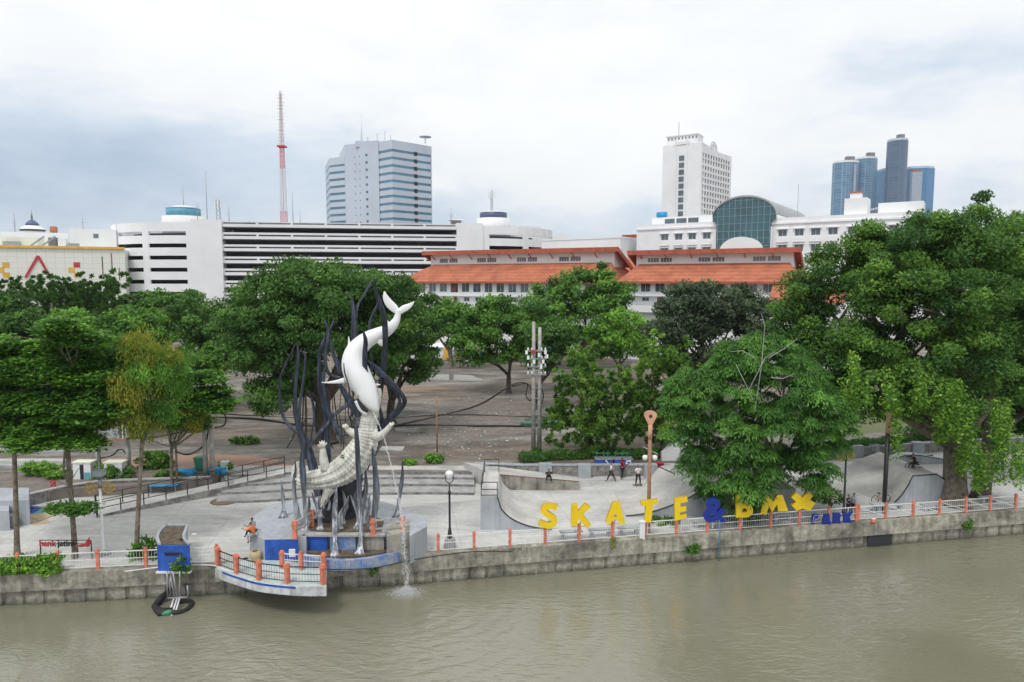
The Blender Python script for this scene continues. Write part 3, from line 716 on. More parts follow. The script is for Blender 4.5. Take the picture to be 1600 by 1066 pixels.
# ---- shopping centre, left
def mall():
    fr = Fr(-160, 176, 199, 196); b = fr.thing('shopping_centre', 'cream panelled shopping centre with yellow cornice and coloured squares at far left', 'building'); W_ = fr.w; x, zt = fr.uv(199, 388)
    part(b, 'wall', 'panel_grid', lambda m: m.box(0,W_,.01,50,0,zt-.4)); part(b, 'cornice', 'band_yellow', lambda m: (m.box(-.1,W_+.1,-.5,.2,zt-.39,zt-.02), m.box(-.1,W_+.1,-.3,.2,zt-.01,zt+.3)))
    def sq(px, py, mat, s=1.25):
        u, v = fr.uv(px, py); part(b, 'coloured_panel', mat, lambda m: m.box(u-s/2*1.25,u+s/2*1.25,-.06,-.003,v-s/2*1.15,v+s/2*1.15))
    for px, py, mt in ((9,414,'band_yellow'),(1,422,'band_yellow'),(10,430,'band_yellow'),(120,414,'red_paint'),(112,422,'band_yellow'),(121,430,'band_yellow'),(-9,414,'red_paint')): sq(px, py, mt)
    def tri(m):
        P = [fr.uv(*q) for q in ((40,434),(59.5,400),(79,434))]
        for q0, q1 in ((P[0],P[1]),(P[1],P[2])): m.beam((q0[0],-.15,q0[1]),(q1[0],-.15-(.02 if q0==P[1] else 0),q1[1]),.25,.62)
    part(b, 'triangle_emblem', 'red_paint', tri)
    for px, y0, y1 in ((161,401,430),(175.5,396,427),(187,419,438)):
        (u, v0), (_, v1) = fr.uv(px, y1), fr.uv(px, y0); part(b, 'wall_stripe', 'brown_door', lambda m: m.box(u-.12,u+.12,-.08,-.004,v0,v1))
    def uvd(px, py, d):
        r = ray(px, py); o = Vector((0,0,CZ)); q = fr.a+fr.n*d; t = (q-o).dot(fr.n)/r.dot(fr.n); p = o+r*t; return (p-fr.a).dot(fr.d), p.z-fr.z0
    def rb(name, px0, px1, y0, y1, d, dd, mat):
        u0, z1 = uvd(px0, y0, d); u1, _ = uvd(px1, y0, d)
        part(b, name, mat, lambda m: m.box(u0,u1,d,d+dd,zt+.46,z1))
    rb('roof_block', 107, 181, 357, 388, 12, 14, 'white_wall'); rb('roof_block', 0, 106, 362, 388, 22, 14, 'white_wall'); rb('roof_shed', -30, 58, 369, 388, 10, 8, 'cream_wall')
    rb('roof_block', 180, 197, 366, 388, 30, 10, 'white_wall'); rb('plant_room', 75, 88, 371, 388, 6, 3, 'mid_inside'); rb('cooling_unit', 90, 103, 373, 388, 5, 3, 'white_paint'); rb('vent_screen', 4, 30, 377, 387, 8, 1.5, 'grey_metal')
    rb('cooling_unit', 106, 121, 380, 388, 4, 3, 'grey_metal'); rb('roof_window', 146.5, 153.5, 366, 372, 11.8, .15, 'window_glass') if False else None
    u, v = uvd(146, 372, 11.9); part(b, 'roof_window', 'window_glass', lambda m: m.box(u,u+1.3,11.9,11.99,v,v+1.2))
    part(b, 'roof_stair', 'grey_metal', lambda m: (m.beam((fr.uv(40,387)[0],5,zt+.4),(fr.uv(62,368)[0],5,fr.uv(62,368)[1]),.4), m.beam((fr.uv(58,386)[0],5,zt+.4),(fr.uv(80,368)[0],5,fr.uv(80,368)[1]),.4)))
    u, v = uvd(84, 362, 24); part(b, 'water_tank', 'terracotta', lambda m: m.lathe([(1.,-.3),(1.05,.3),(1.05,1.2),(.9,1.5),(.3,1.6)], 16, (u,24,v)))
mall()
def dome():
    Y = 420; a = atY(51, 362, Y); b = thing('dome_tower', 'small tiered pavilion with dark ribbed dome and spire at far left', 'tower', (a.x, Y, G)); s = Y/F; h = a.z-G
    part(b, 'tower', 'white_wall', lambda m: m.lathe([(17*s,0),(17*s,h)], 12, smooth=False))
    part(b, 'tier', 'mid_inside', lambda m: m.lathe([(16*s,h+.01),(17*s,h+3*s)], 12, smooth=False)); part(b, 'tier_roof', 'white_wall', lambda m: m.lathe([(19*s,h+3*s+.01),(14*s,h+6*s)], 12, smooth=False)); part(b, 'tier_roof', 'white_wall', lambda m: m.lathe([(14*s,h+6*s+.01),(10*s,h+9*s)], 12, smooth=False))
    part(b, 'dome', 'dome_blue', lambda m: m.lathe([(10*s,h+9*s+.01),(8*s,h+13*s),(5*s,h+16*s),(1.6*s,h+18*s),(.6*s,h+20*s)], 16)); part(b, 'spire', 'grey_metal', lambda m: m.tube([(0,0,h+20*s),(0,0,h+33*s)], [.6,.2], 6))
dome()
antenna('banner carrying whip mast on the far left roof', 24, 215, 335, 368, 4, .8); antenna('thin antenna on the white roof block of the shopping centre', 130, 210, 336, 358, 1)
# ---- office tower with ribbon windows
def office():
    Yc = 360; c = atY(615.5, 438, Yc); gz = G; top = (438-224)/F*Yc+CZ-G
    b = thing('office_tower', 'pale grey office tower with blue ribbon windows and rooftop spire', 'building', (c.x, Yc, G))
    def P(px, Y): return Vector(((px-800)/F*Y-c.x, Y-Yc, 0))
    A = P(677, 378); Bp = P(596.5, 367); Cp = P(544, 380); Dp = P(519.5, 388); O = Vector((0,0,0))
    back = Vector((-.35,1,0)).normalized()*34
    def slab(m, pts, z0, z1): m.prism([(p.x,p.y) for p in pts], z0, z1)
    fl = 3.88; rows = 21; t = top-4.6; gl = 1.35
    def inset(pts, d):
        d = .3
        cc = sum((Vector(p) for p in pts), Vector())/len(pts); return [cc+(p-cc)*(1-d/(p-cc).length) for p in pts]
    main = [O, A, A+back, Bp+back, Bp]; core = [Bp+Vector((-.2,.0,0)), Bp+back*.9, Cp+back*.9, Cp]; lw = [Cp+Vector((0,1.8,0)), Cp+back*.8, Dp+back*.8, Dp+Vector((0,.6,0))]
    part(b, 'glazing', 'blue_glass', lambda m: (slab(m, inset(main, .6), 0, top-.5), slab(m, inset(lw, .6), 0, top-6)))
    part(b, 'core_shaft', 'tower_cladding', lambda m: (slab(m, core, 0, top+1.2)))
    part(b, 'parapet', 'tower_cladding', lambda m: (slab(m, main, t, top)))
    part(b, 'parapet', 'tower_cladding', lambda m: slab(m, lw, top-8.5, top-4.5))
    for k in range(19):
        z = t-gl-k*fl
        part(b, 'spandrel', 'tower_cladding', lambda m: slab(m, main, max(0,z-(fl-gl)), z))
        part(b, 'spandrel', 'tower_cladding', lambda m: slab(m, lw, max(0,z-(fl-gl)-3.6), z-3.6))
        d = (Cp-Bp).normalized(); nn = Vector((d.y,-d.x,0)); nn = nn if nn.y < 0 else -nn
        def sm(m):
            for f, w in ((.36,1.5),(.56,.5),(.70,.5)):
                q = Bp+(Cp-Bp)*f+nn*.05; m.M = Matrix.Translation((q.x,q.y,z)) @ Matrix.Rotation(math.atan2(-d.y,-d.x),4,'Z'); m.box(-w/2,w/2,-.06,.06,-.4,.9 if w > 1 else .3)
        part(b, 'window', 'window_glass', sm)
        d2 = A.normalized()
        def dk(m):
            q = A*.55; m.M = Matrix.Translation((q.x,q.y,z)) @ Matrix.Rotation(math.atan2(d2.y,d2.x),4,'Z'); m.box(-.2,1.9,-.08,.1,-.45,gl+.3)
        part(b, 'loggia', 'dark_inside', dk)
    part(b, 'spire', 'white_paint', lambda m: m.tube([(-19,16,top),(-19,16,top+17)], [.45,.25], 8))
    part(b, 'helipad', 'tower_cladding', lambda m: (m.lathe([(3.2,top+3.2),(3.2,top+3.6)],16,(16,10,0)), m.beam((16,10,top),(16,10,top+3.2),.4)))
    part(b, 'roof_aerial', 'grey_metal', lambda m: [m.beam((x,8,top),(x,8,top+hh),.22) for x,hh in ((-14,3),(-9,5),(-5,6),(-2,4))])
    part(b, 'roof_room', 'tower_cladding', lambda m: m.box(-22,-6,14,26,top-1,top+2.2))
office()
# ---- white hotel tower
def hotel():
    fr = Fr(1090.5, 330, 1136.5, 357); b = fr.thing('hotel_tower', 'tall white hotel tower with rows of small windows', 'building'); W_ = fr.w; top = fr.uv(1090.5, 227)[1]
    n, rows = 11, 13; hs = []; z0 = fr.uv(1090.5, 236)[1]; st = (W_-2)/n; fl = 2.95; ww, hh = st*.62, 2.0
    pl = [(1+j*st, z0-hh-k*fl-(1. if k < 2 else 0)*(-k*.4)) for k in range(rows) for j in range(n)]
    part(b, 'wall', 'white_wall', lambda m: (m.holes(W_, 0, top, [(x,x+ww,z,z+hh) for x,z in pl], .45)))
    part(b, 'body', 'white_wall', lambda m: (m.box(.0,W_,.6,18,0,top-.005), m.box(-.02,.0,0,17,0,top)))
    p = win_proto(fr, b, 'window', ww, hh, mull=0); put_windows(b, p, [(x,.4,z) for x,z in pl])
    # slab side wall to the left, running back from the corner
    L = Fr(1031, 340, 1090.4, 330); q = fr.M.inverted() @ L.M
    def sd(m):
        m.M = q; h = L.uv(1031,232)[1]; m.box(0,L.w,0,14,0,h+1); m.box(L.w*.33,L.w*.36,-.5,0,10,h+3.5); m.box(L.w*.62,L.w*.65,-.5,0,10,h+3)
    part(b, 'slab_wall', 'white_wall', sd)
    for k in range(13):
        def s(m): m.M = q; z = L.uv(1058,252)[1]-k*3.3; m.box(L.w*.43,L.w*.56,-.2,-.01,z,z+2.4)
        part(b, 'stair_window', 'window_glass', s)
    def pent(m): m.M = q; h = L.uv(1040,232)[1]; h2 = L.uv(1040,214)[1]; m.box(1.2,L.w*.86,2,11,h+1,h2); m.box(.8,L.w*.88,1.6,11.4,h2+.01,h2+.5); m.box(L.w*.3,L.w*.68,-.4,2,h+1,h2-3)
    part(b, 'penthouse', 'white_wall', pent)
    def lv(m):
        m.M = q; h2 = L.uv(1040,214)[1]
        for i in range(9): m.box(1.8+i*1.7,2.5+i*1.7,1.88,1.99,h2-1.6,h2-.6)
    part(b, 'louvre', 'mid_inside', lv)
    def arch(m):
        c = (W_*.42, 1, top)
        for r0 in (4.6, 3.4): m.tube([(c[0]+math.cos(a)*r0, c[1], c[2]+math.sin(a)*r0) for a in [math.pi*i/14 for i in range(15)]], .35, 6)
        for i in range(1,8): a = math.pi*i/8; m.beam((c[0]+math.cos(a)*1., 1, top+math.sin(a)*1.),(c[0]+math.cos(a)*4.6, 1, top+math.sin(a)*4.6),.4)
    part(b, 'arch_ornament', 'white_wall', arch)
    part(b, 'roof_aerial', 'grey_metal', lambda m: m.beam((-8,8,top+5),(-8,8,top+11),.2))
hotel()
# ---- white wing building with the glass vault
def vault():
    fr = Fr(993, 190, 1420, 153); b = fr.thing('arcade_building', 'white building with barrel vaulted green glass front between two wings', 'building'); W_ = fr.w
    U = lambda px: fr.uv(px, 438)[0]
    x1, x2 = U(1119), U(1203); zl = fr.uv(1119, 346)[1]; zr = fr.uv(1203, 346)[1]
    zt = (fr.uv(1119,353)[1]); hw, hh = 2.0, 1.65
    rows = [fr.uv(1100, y)[1] for y in (373.5, 396, 418)]
    lx = [U(p)+.0 for p in (1031.5,1053,1074,1096.5)]; rx = [U(p) for p in (1213.5,1239,1264.5,1291)]+[U(1291)+i*4.2 for i in range(1,6)]
    zr3 = [fr.uv(1240, y)[1] for y in (366, 388, 411)]
    wl = [(x, z) for z in rows for x in lx]; wr = [(x, z) for z in rows for x in rx if x+hw < W_-.5]
    part(b, 'wall', 'white_wall', lambda m: (m.holes(x1,0,zl,[(x,x+hw,z,z+hh) for x,z in wl],.5), m.box(.01,x1,.7,20,0,zl-.005)), )
    def rw(m): m.M = Matrix.Translation((x2,0,0)); m.holes(W_-x2,0,zl+.1,[(x-x2,x-x2+hw,z,z+hh) for x,z in wr],.5); m.box(0,W_-x2-.01,.7,20,0,zl+.095)
    part(b, 'wall', 'white_wall', rw)
    part(b, 'cornice', 'white_wall', lambda m: m.box(-.2,x1+.01,-.35,-.004,zt-.3,zt+.1)); part(b, 'cornice', 'white_wall', lambda m: m.box(x2,W_,-.35,-.004,zt-.3,zt+.1))
    pr = win_proto(fr, b, 'window', hw, hh, mull=1, glass='window_glass'); put_windows(b, pr, [(x,.3,z) for x,z in wl+wr])
    sl = part(b, 'window_ledge', 'white_wall', lambda m: (m.box(-.35,hw+.35,-.6,-.005,-1.5,-1.3), m.box(-.35,hw+.35,-.5,-.005,hh+.02,hh+.2), m.box(-.1,hw+.1,-.55,-.45,-1.3,-.6)))
    for i, (x, z) in enumerate(wl+wr):
        M = Matrix.Translation((x,0,z))
        if i == 0: sl.matrix_basis = M
        else: inst(sl, b, M)
    # penthouse strip left, stair blocks right
    a0 = U(1008)
    part(b, 'roof_block', 'white_wall', lambda m: m.box(a0,x1-1,4,14,zl,zl+2.1))
    for i in range(3): part(b, 'roof_window', 'window_glass', lambda m: m.box(a0+3.8+i*3.3,a0+6.6+i*3.3,3.9,3.99,zl+.35,zl+1.6))
    part(b, 'water_tank', 'blue_plastic', lambda m: m.tube([(a0+.8,6,zl+3),(a0+3.4,6,zl+3)], .85, 12))
    s0 = U(1312); part(b, 'roof_block', 'white_wall', lambda m: (m.box(s0,s0+4.8,2,8,zl+.1,zl+4), m.box(s0+1,s0+3.3,3,6,zl+4,zl+5.2)))
    part(b, 'roof_block', 'white_wall', lambda m: m.box(s0+7,s0+16,3,9,zl+.1,zl+2.6)); part(b, 'roof_hatch', 'terracotta', lambda m: m.box(s0+.9,s0+3.4,2.9,6.1,zl+5.21,zl+5.6))
    # vault
    xa, xb = U(1113), U(1211); ztop = fr.uv(1160, 307)[1]; zsp = fr.uv(1160, 338)[1]; cx = (xa+xb)/2; rx_ = (xb-xa)/2; N = 22
    arc = [(cx-rx_*math.cos(math.pi*i/N), zsp+(ztop-zsp)*math.sin(math.pi*i/N)) for i in range(N+1)]
    xa2, xb2 = x1+.01, x2-.01
    poly = [(xb2,0),(xb2,zsp-1.2),(xb,zsp-1.2)]+arc[::-1]+[(xa,zsp-1.2),(xa2,zsp-1.2),(xa2,0)]
    part(b, 'glass_front', 'teal_glass', lambda m: m.plate(poly, -1.0, -.7))
    def mull(m):
        for i in range(1, 11):
            x = xa+(xb-xa)*i/11; zt_ = zsp+(ztop-zsp)*math.sqrt(max(0, 1-((x-cx)/rx_)**2)); m.box(x-.06,x+.06,-1.12,-1.01,zsp-7 if xa2<x<xb2 else zsp-1.1,zt_-.1)
        for k in range(8):
            z = zsp+(ztop-zsp)*.78-k*1.9
            if z < 2: break
            hx = rx_*math.sqrt(max(0,1-max(0,(z-zsp)/(ztop-zsp))**2)) if z > zsp else rx_
            hx = min(hx, 7e9) if z > zsp-1.2 else (xb2-xa2)/2
            m.box(cx-hx,cx+hx,-1.10,-1.015,z-.05,z+.05)
    part(b, 'mullions', 'mullion', mull)
    def vr(m):
        for i in range(N):
            (p0,q0),(p1,q1) = arc[i],arc[i+1]
            m.quad((p0,-1.3,q0+.1),(p1,-1.3,q1+.1),(p1,38,q1+.1),(p0,38,q0+.1)); m.quad((p0,-1.3,q0+.1),(p1,-1.3,q1+.1),(p1,-1.3,q1-.35),(p0,-1.3,q0-.35))
        m.quad(*[(p,38,q) for p,q in arc])
    mk('vault_roof', (.36,.37,.38), .5, .15, .3, metal=.3)
    part(b, 'vault_roof', 'vault_roof', vr)
    part(b, 'vault_side', 'white_wall', lambda m: (m.box(xb-.3,xb,-.6,37.9,zl,zsp), m.box(xa,xa+.3,-.6,37.9,zl,zsp)))
    for i in range(9): part(b, 'vault_window', 'window_glass', lambda m: m.box(xb+.005,xb+.05,3+i*3.6,3.9+i*3.6,zsp-2.3,zsp-.5))
    hp = [(cx-5.2*math.cos(math.pi*i/14)*1.0, fr.uv(1160,393)[1]+3.5*math.sin(math.pi*i/14)) for i in range(15)]
    part(b, 'entrance_canopy', 'white_wall', lambda m: m.plate(hp, -3.2, -1.15))
    part(b, 'roof_aerial', 'grey_metal', lambda m: m.beam((xb+3,8,zl),(xb+3,8,zl+9),.1))
vault()
# ---- low pieces between
def box_building(name, label, px0, Y0, px1, Y1, ytop, depth, mat, extra=None, grp=None, win=None):
    fr = Fr(px0, Y0, px1, Y1); b = fr.thing(name, label, 'building', grp); h = fr.uv((px0+px1)/2, ytop)[1]
    part(b, 'wall', mat, lambda m: m.box(0,fr.w,0,depth,0,h)); part(b, 'parapet', extra or mat, lambda m: m.box(-.1,fr.w+.1,-.15,depth+.1,h+.005,h+.5))
    if win:
        for (a, c, y0, y1) in win:
            (u0, v0), (u1, v1) = fr.uv(a, y1), fr.uv(c, y0); part(b, 'window', 'blue_glass', lambda m: m.box(u0,u1,-.06,-.004,v0,v1))
    return fr, b, h
box_building('annex_building', 'plain white flat roofed annex between the garage and the orange roofs', 846, 200, 968, 186, 374.5, 14, 'white_wall', None, None)
box_building('glass_building', 'low building with red frame and teal glass behind the orange roofs', 971, 230, 1000, 226, 369, 10, 'brick_red', 'brick_red', None, [(975,993,373,388)])
# ---- far towers
def ftower(label, px0, px1, Y, ytop, mat, cap=None, round_=0., depth=26, crown=None):
    x0, x1 = (px0-800)/F*Y, (px1-800)/F*Y; h = (438-ytop)/F*Y+CZ-G; b = thing('skyscraper', label, 'skyscraper', ((x0+x1)/2, Y, G), 0, None); w = (x1-x0)/2
    if round_: prof = [(w*math.sin(a), depth*.5-math.cos(a)*depth*.5*round_ if abs(math.cos(a))>0 else 0) for a in [2*math.pi*i/28 for i in range(28)]]
    else: prof = [(-w,0),(w*.2,-6),(w,0),(w,depth),(-w,depth)]
    part(b, 'shaft', mat, lambda m: m.prism(prof, 0, h)); part(b, 'roof_edge', cap or mat, lambda m: m.prism([(x*.97,y*.97+.4) for x,y in prof], h+.01, h+3))
    if crown: part(b, 'roof_plant', 'mid_inside', lambda m: m.box(-w*.3+crown,w*.3+crown,6,14,h+3,h+9))
    return b, w, h
def towers():
    b, w, h = ftower('left of the blue skyscrapers, banded glass with a pale vertical stripe', 1300.5, 1340, 1050, 257, 'curtain_blue', 'white_wall', .9, 34, 2)
    part(b, 'pale_stripe', 'curtain_pale', lambda m: m.box(w*.22,w*.38,-1.,.5,0,h-4) )
    ftower('taller half of the joined blue skyscrapers beside the slate one', 1334, 1368, 1060, 251, 'curtain_blue', 'white_wall', .85, 34, 3)
    ftower('tallest slate blue rounded skyscraper', 1384, 1413, 1000, 224, 'curtain_slate', 'tower_cladding', 1., 30, 1)
    ftower('narrow bright blue skyscraper left of the tallest', 1373, 1391, 1080, 269, 'curtain_bright', 'curtain_pale')
    b, w, h = ftower('broad skyscraper half grey and half vivid blue at the far right', 1411, 1449, 1040, 267, 'curtain_bright', 'tower_cladding')
    part(b, 'grey_half', 'curtain_pale', lambda m: m.box(-w,-w*.2,-6.4,-1,0,h-6)); part(b, 'red_sign_band', 'brick_red', lambda m: m.box(-w,-w*.4,-6.4,-1,h-5.9,h-3))
    ftower('low dark blue block at the foot of the tallest skyscraper', 1364, 1420, 960, 329, 'curtain_slate', 'tower_cladding')
towers()
# filler rows of low roofs far behind, seen only in gaps
def far_blocks():
    rr = random.Random(5)
    for i, (px0, px1, Y, yt, c) in enumerate([(-300,-60,260,404,'white_wall'),(1420,1560,300,396,'white_wall'),(1560,1760,240,400,'cream_wall'),(880,960,420,392,'tower_cladding')]):
        box_building('block', ['plain white block beyond the left edge trees','white block behind the crown of the great right tree','cream block at the far right behind the trees','pale grey block behind the annex'][i], px0, Y, px1, Y-4, yt, 16, c)
far_blocks()
# ================================================================ foliage
def leafmesh(name, C, D, N, L, Wd, tint, mat, parent, fold=0.):
    """numpy: one four-cornered leaf (a rhombus) per row"""
    n = len(C); D = D/np.linalg.norm(D, axis=1, keepdims=True); S = np.cross(D, N); S /= np.linalg.norm(S, axis=1, keepdims=True)+1e-9
    L = np.broadcast_to(L, (n,))[:, None]; Wd = np.broadcast_to(Wd, (n,))[:, None]
    V = np.empty((n, 4, 3)); V[:,0] = C-D*L*.5; V[:,1] = C+S*Wd*.5-D*L*.05; V[:,2] = C+D*L*.5; V[:,3] = C-S*Wd*.5-D*L*.05
    if parent is not None:
        inv = np.array(world_inv(parent)); V = V.reshape(-1, 3) @ inv[:3,:3].T + inv[:3,3]
    else: V = V.reshape(-1, 3)
    me = bpy.data.meshes.new(name); me.vertices.add(4*n); me.vertices.foreach_set('co', V.astype(np.float32).ravel())
    me.loops.add(4*n); me.loops.foreach_set('vertex_index', np.arange(4*n, dtype=np.int32)); me.polygons.add(n)
    me.polygons.foreach_set('loop_start', np.arange(0, 4*n, 4, dtype=np.int32)); me.update(calc_edges=True)
    a = me.attributes.new('tint', 'FLOAT', 'POINT'); a.data.foreach_set('value', np.repeat(np.clip(tint,0,1), 4).astype(np.float32))
    me.materials.append(MATS[mat]); o = bpy.data.objects.new(name, me); COL.objects.link(o); o.parent = parent
    return o
def rnd(n): 
    v = RNG.normal(size=(n, 3)); return v/np.linalg.norm(v, axis=1, keepdims=True)
def clumps(blobs, cr, dens=1.0, inner=.25, bottom=-.55):
    """clump centres over a set of ellipsoids (c, r3)"""
    out = []; dirs = []
    for i, (c, r) in enumerate(blobs):
        c = np.array(c); r = np.array(r); area = 4*np.pi*((r[0]*r[1])**1.6/3+(r[0]*r[2])**1.6/3+(r[1]*r[2])**1.6/3)**(1/1.6)
        n = max(6, int(dens*area/(np.pi*cr*cr))); d = rnd(n*2); d = d[d[:,2] > bottom][:n]
        p = c+d*r*(RNG.uniform(.70, 1.06, (len(d),1))+(RNG.uniform(0,1,(len(d),1)) > .93)*RNG.uniform(.05,.16,(len(d),1))); keep = np.ones(len(p), bool)
        for j, (c2, r2) in enumerate(blobs):
            if j != i: keep &= (((p-np.array(c2))/np.array(r2))**2).sum(1) > .62
        out.append(p[keep]); dirs.append(d[keep])
        k = int(n*inner); q = c+rnd(k)*r*RNG.uniform(.2,.65,(k,1)); out.append(q); dirs.append(rnd(k)+np.array([0,0,.4]))
    return np.vstack(out), np.vstack(dirs)
def foliage(parent, blobs, mat, style='broad', leaf=.3, cr=.9, dens=1.25, name='crown', cover=1.5, inner=.25, bottom=-.55):
    P, Dn = clumps(blobs, cr, dens, inner, bottom); nC = len(P)
    R1 = cr*RNG.uniform(.65, 1.3, nC); tc = RNG.normal(.42, .24, nC)
    if style == 'broad':   per, asp, flat, lw = int(cover*np.pi*cr*cr/(.5*leaf*leaf*.5)), .5, .62, leaf
    elif style == 'tier':  per, asp, flat, lw = int(cover*np.pi*cr*cr/(.5*leaf*leaf*.5)), .5, .3, leaf
    elif style == 'rosette': per, asp, flat, lw = int(cover*np.pi*cr*cr/(.5*leaf*leaf*.3)), .3, .8, leaf
    elif style == 'feather': per, asp, flat, lw = int(cover*np.pi*cr*cr/(.5*leaf*leaf*.26)), .26, .35, leaf
    elif style == 'droop': per, asp, flat, lw = int(cover*np.pi*cr*cr/(.5*leaf*leaf*.3)), .28, 1.25, leaf
    n = nC*per; ci = np.repeat(np.arange(nC), per); u = rnd(n)
    rad = RNG.uniform(0, 1, (n,1))**.45; off = u*rad*R1[ci][:,None]; off[:,2] *= flat
    C = P[ci]+off; out = Dn[ci]
    if style == 'broad': N = u*.7+out*.5+np.array([0,0,.75])+RNG.normal(0,.35,(n,3)); D = rnd(n)+out*.3-np.array([0,0,.25])
    elif style == 'tier': N = np.array([0,0,1.])+RNG.normal(0,.28,(n,3)); D = rnd(n)*np.array([1,1,.25])
    elif style == 'rosette':
        # sprays: leaves radiate from a few tips in every clump
        ns = 6; tip = P[ci]+ (rnd(nC*ns)*R1.repeat(ns)[:,None]*.75)[ci*ns+RNG.integers(0,ns,n)]; D = rnd(n)+np.array([0,0,.35])+out*.4; Dd = D/np.linalg.norm(D,axis=1,keepdims=True); C = tip+Dd*leaf*.5; N = np.cross(D, rnd(n))+np.array([0,0,.4])
    elif style == 'feather':
        # each clump is an umbrella of fronds drooping at the rim
        h = off.copy(); h[:,2] = 0; rr_ = np.linalg.norm(h,axis=1,keepdims=True)+1e-6; k = rr_/R1[ci][:,None]
        C = P[ci]+h; C[:,2] += (.28-.75*k[:,0]**2)*R1[ci]*.9+RNG.normal(0,.07,n)*cr; D = h/rr_+RNG.normal(0,.35,(n,3)); D[:,2] -= k[:,0]*1.0; N = np.array([0,0,1.])+.8*k*h/rr_+RNG.normal(0,.25,(n,3))
    elif style == 'droop': N = out*.8+RNG.normal(0,.5,(n,3))+np.array([0,0,.3]); D = RNG.normal(0,.35,(n,3))-np.array([0,0,1.])
    D = D+RNG.normal(0,.05,(n,3)); L = lw*RNG.uniform(.7,1.3,n)
    tint = tc[ci]+RNG.normal(0,.13,n)
    return leafmesh(name, C, D, N, L, L*asp*1.15, tint, mat, parent)
def trunk(parent, base, forks, r0, mat='bark', top=None, name='trunk', twist=.4, frac=.62):
    """one mesh: trunk up to a fork point, then a tapering limb to each point in forks"""
    base = Vector(base); m = MB(); cen = sum((Vector(f) for f in forks), Vector())/len(forks)
    fk = top if top is not None else Vector((base.x*.4+cen.x*.6, base.y*.4+cen.y*.6, base.z+(cen.z-base.z)*.45)); fk = Vector(fk)
    rr = random.Random(int(abs(base.x)*97))
    mid = base.lerp(fk, .5)+Vector((rr.uniform(-1,1)*r0*twist,rr.uniform(-1,1)*r0*twist,0))
    path = cat([(*(base-Vector((0,0,.1))), r0*1.45), (*(base.lerp(mid,.3)), r0*1.05), (*mid, r0*.92), (*fk, r0*.8)], 4)
    m.tube([p[:3] for p in path], [p[3] for p in path], 10)
    for f in forks:
        f = Vector(f); d = f-fk; b1 = fk+d*.4+Vector((rr.uniform(-.12,.12)*d.length, rr.uniform(-.12,.12)*d.length, -.05*d.length+.1*abs(d.x)))
        q = cat([(*(fk-Vector((0,0,r0*.5))), r0*frac), (*b1, r0*frac*.6), (*(fk+d*.8), r0*frac*.32), (*f, r0*frac*.15)], 4); m.tube([p[:3] for p in q], [p[3] for p in q], 7)
        for _ in range(3):
            s = fk+d*rr.uniform(.45,.85); e = s+Vector((rr.uniform(-1,1),rr.uniform(-1,1),rr.uniform(.1,.9)))*d.length*.35; m.tube([s, s.lerp(e,.5)+Vector((0,0,.1)), e], [r0*.2, r0*.12, r0*.05], 5)
    return m.build(name, mat, parent)
def tree(label, base, Y, bl, mat, style, leaf, cr, r0, bark='bark', depth=.85, dens=1.25, cover=1.5, z=G, kind='tree', group=None, fork=None, inner=.25, bottom=-.55, extra=None, catg='tree', lean=0):
    """base: photo point of the foot; bl: (px, py, rx, ry[, dY]) ellipses of the crown"""
    b0 = at(base[0], base[1], z); Y = Y or b0.y; b0 = Vector(((base[0]-800)/F*Y if False else b0.x, b0.y, z))
    t = thing(kind, label, catg, b0, 0, group); B = []
    for e in bl:
        dy = e[4] if len(e) > 4 else 0; yy = Y+dy; c = atY(e[0], e[1], yy); s = yy/F; B.append(((c.x, yy, c.z), (e[2]*s, min(e[2],e[3]*1.5)*s*depth, e[3]*s)))
    foliage(t, B, mat, style, leaf, cr, dens, 'crown', cover, inner, bottom)
    fk = None if fork is None else atY(fork[0], fork[1], Y)
    trunk(t, b0, [Vector(c)-Vector((0,0,r[2]*.1)) for c, r in B], r0, bark, fk)
    if extra: extra(t, Y)
    return t
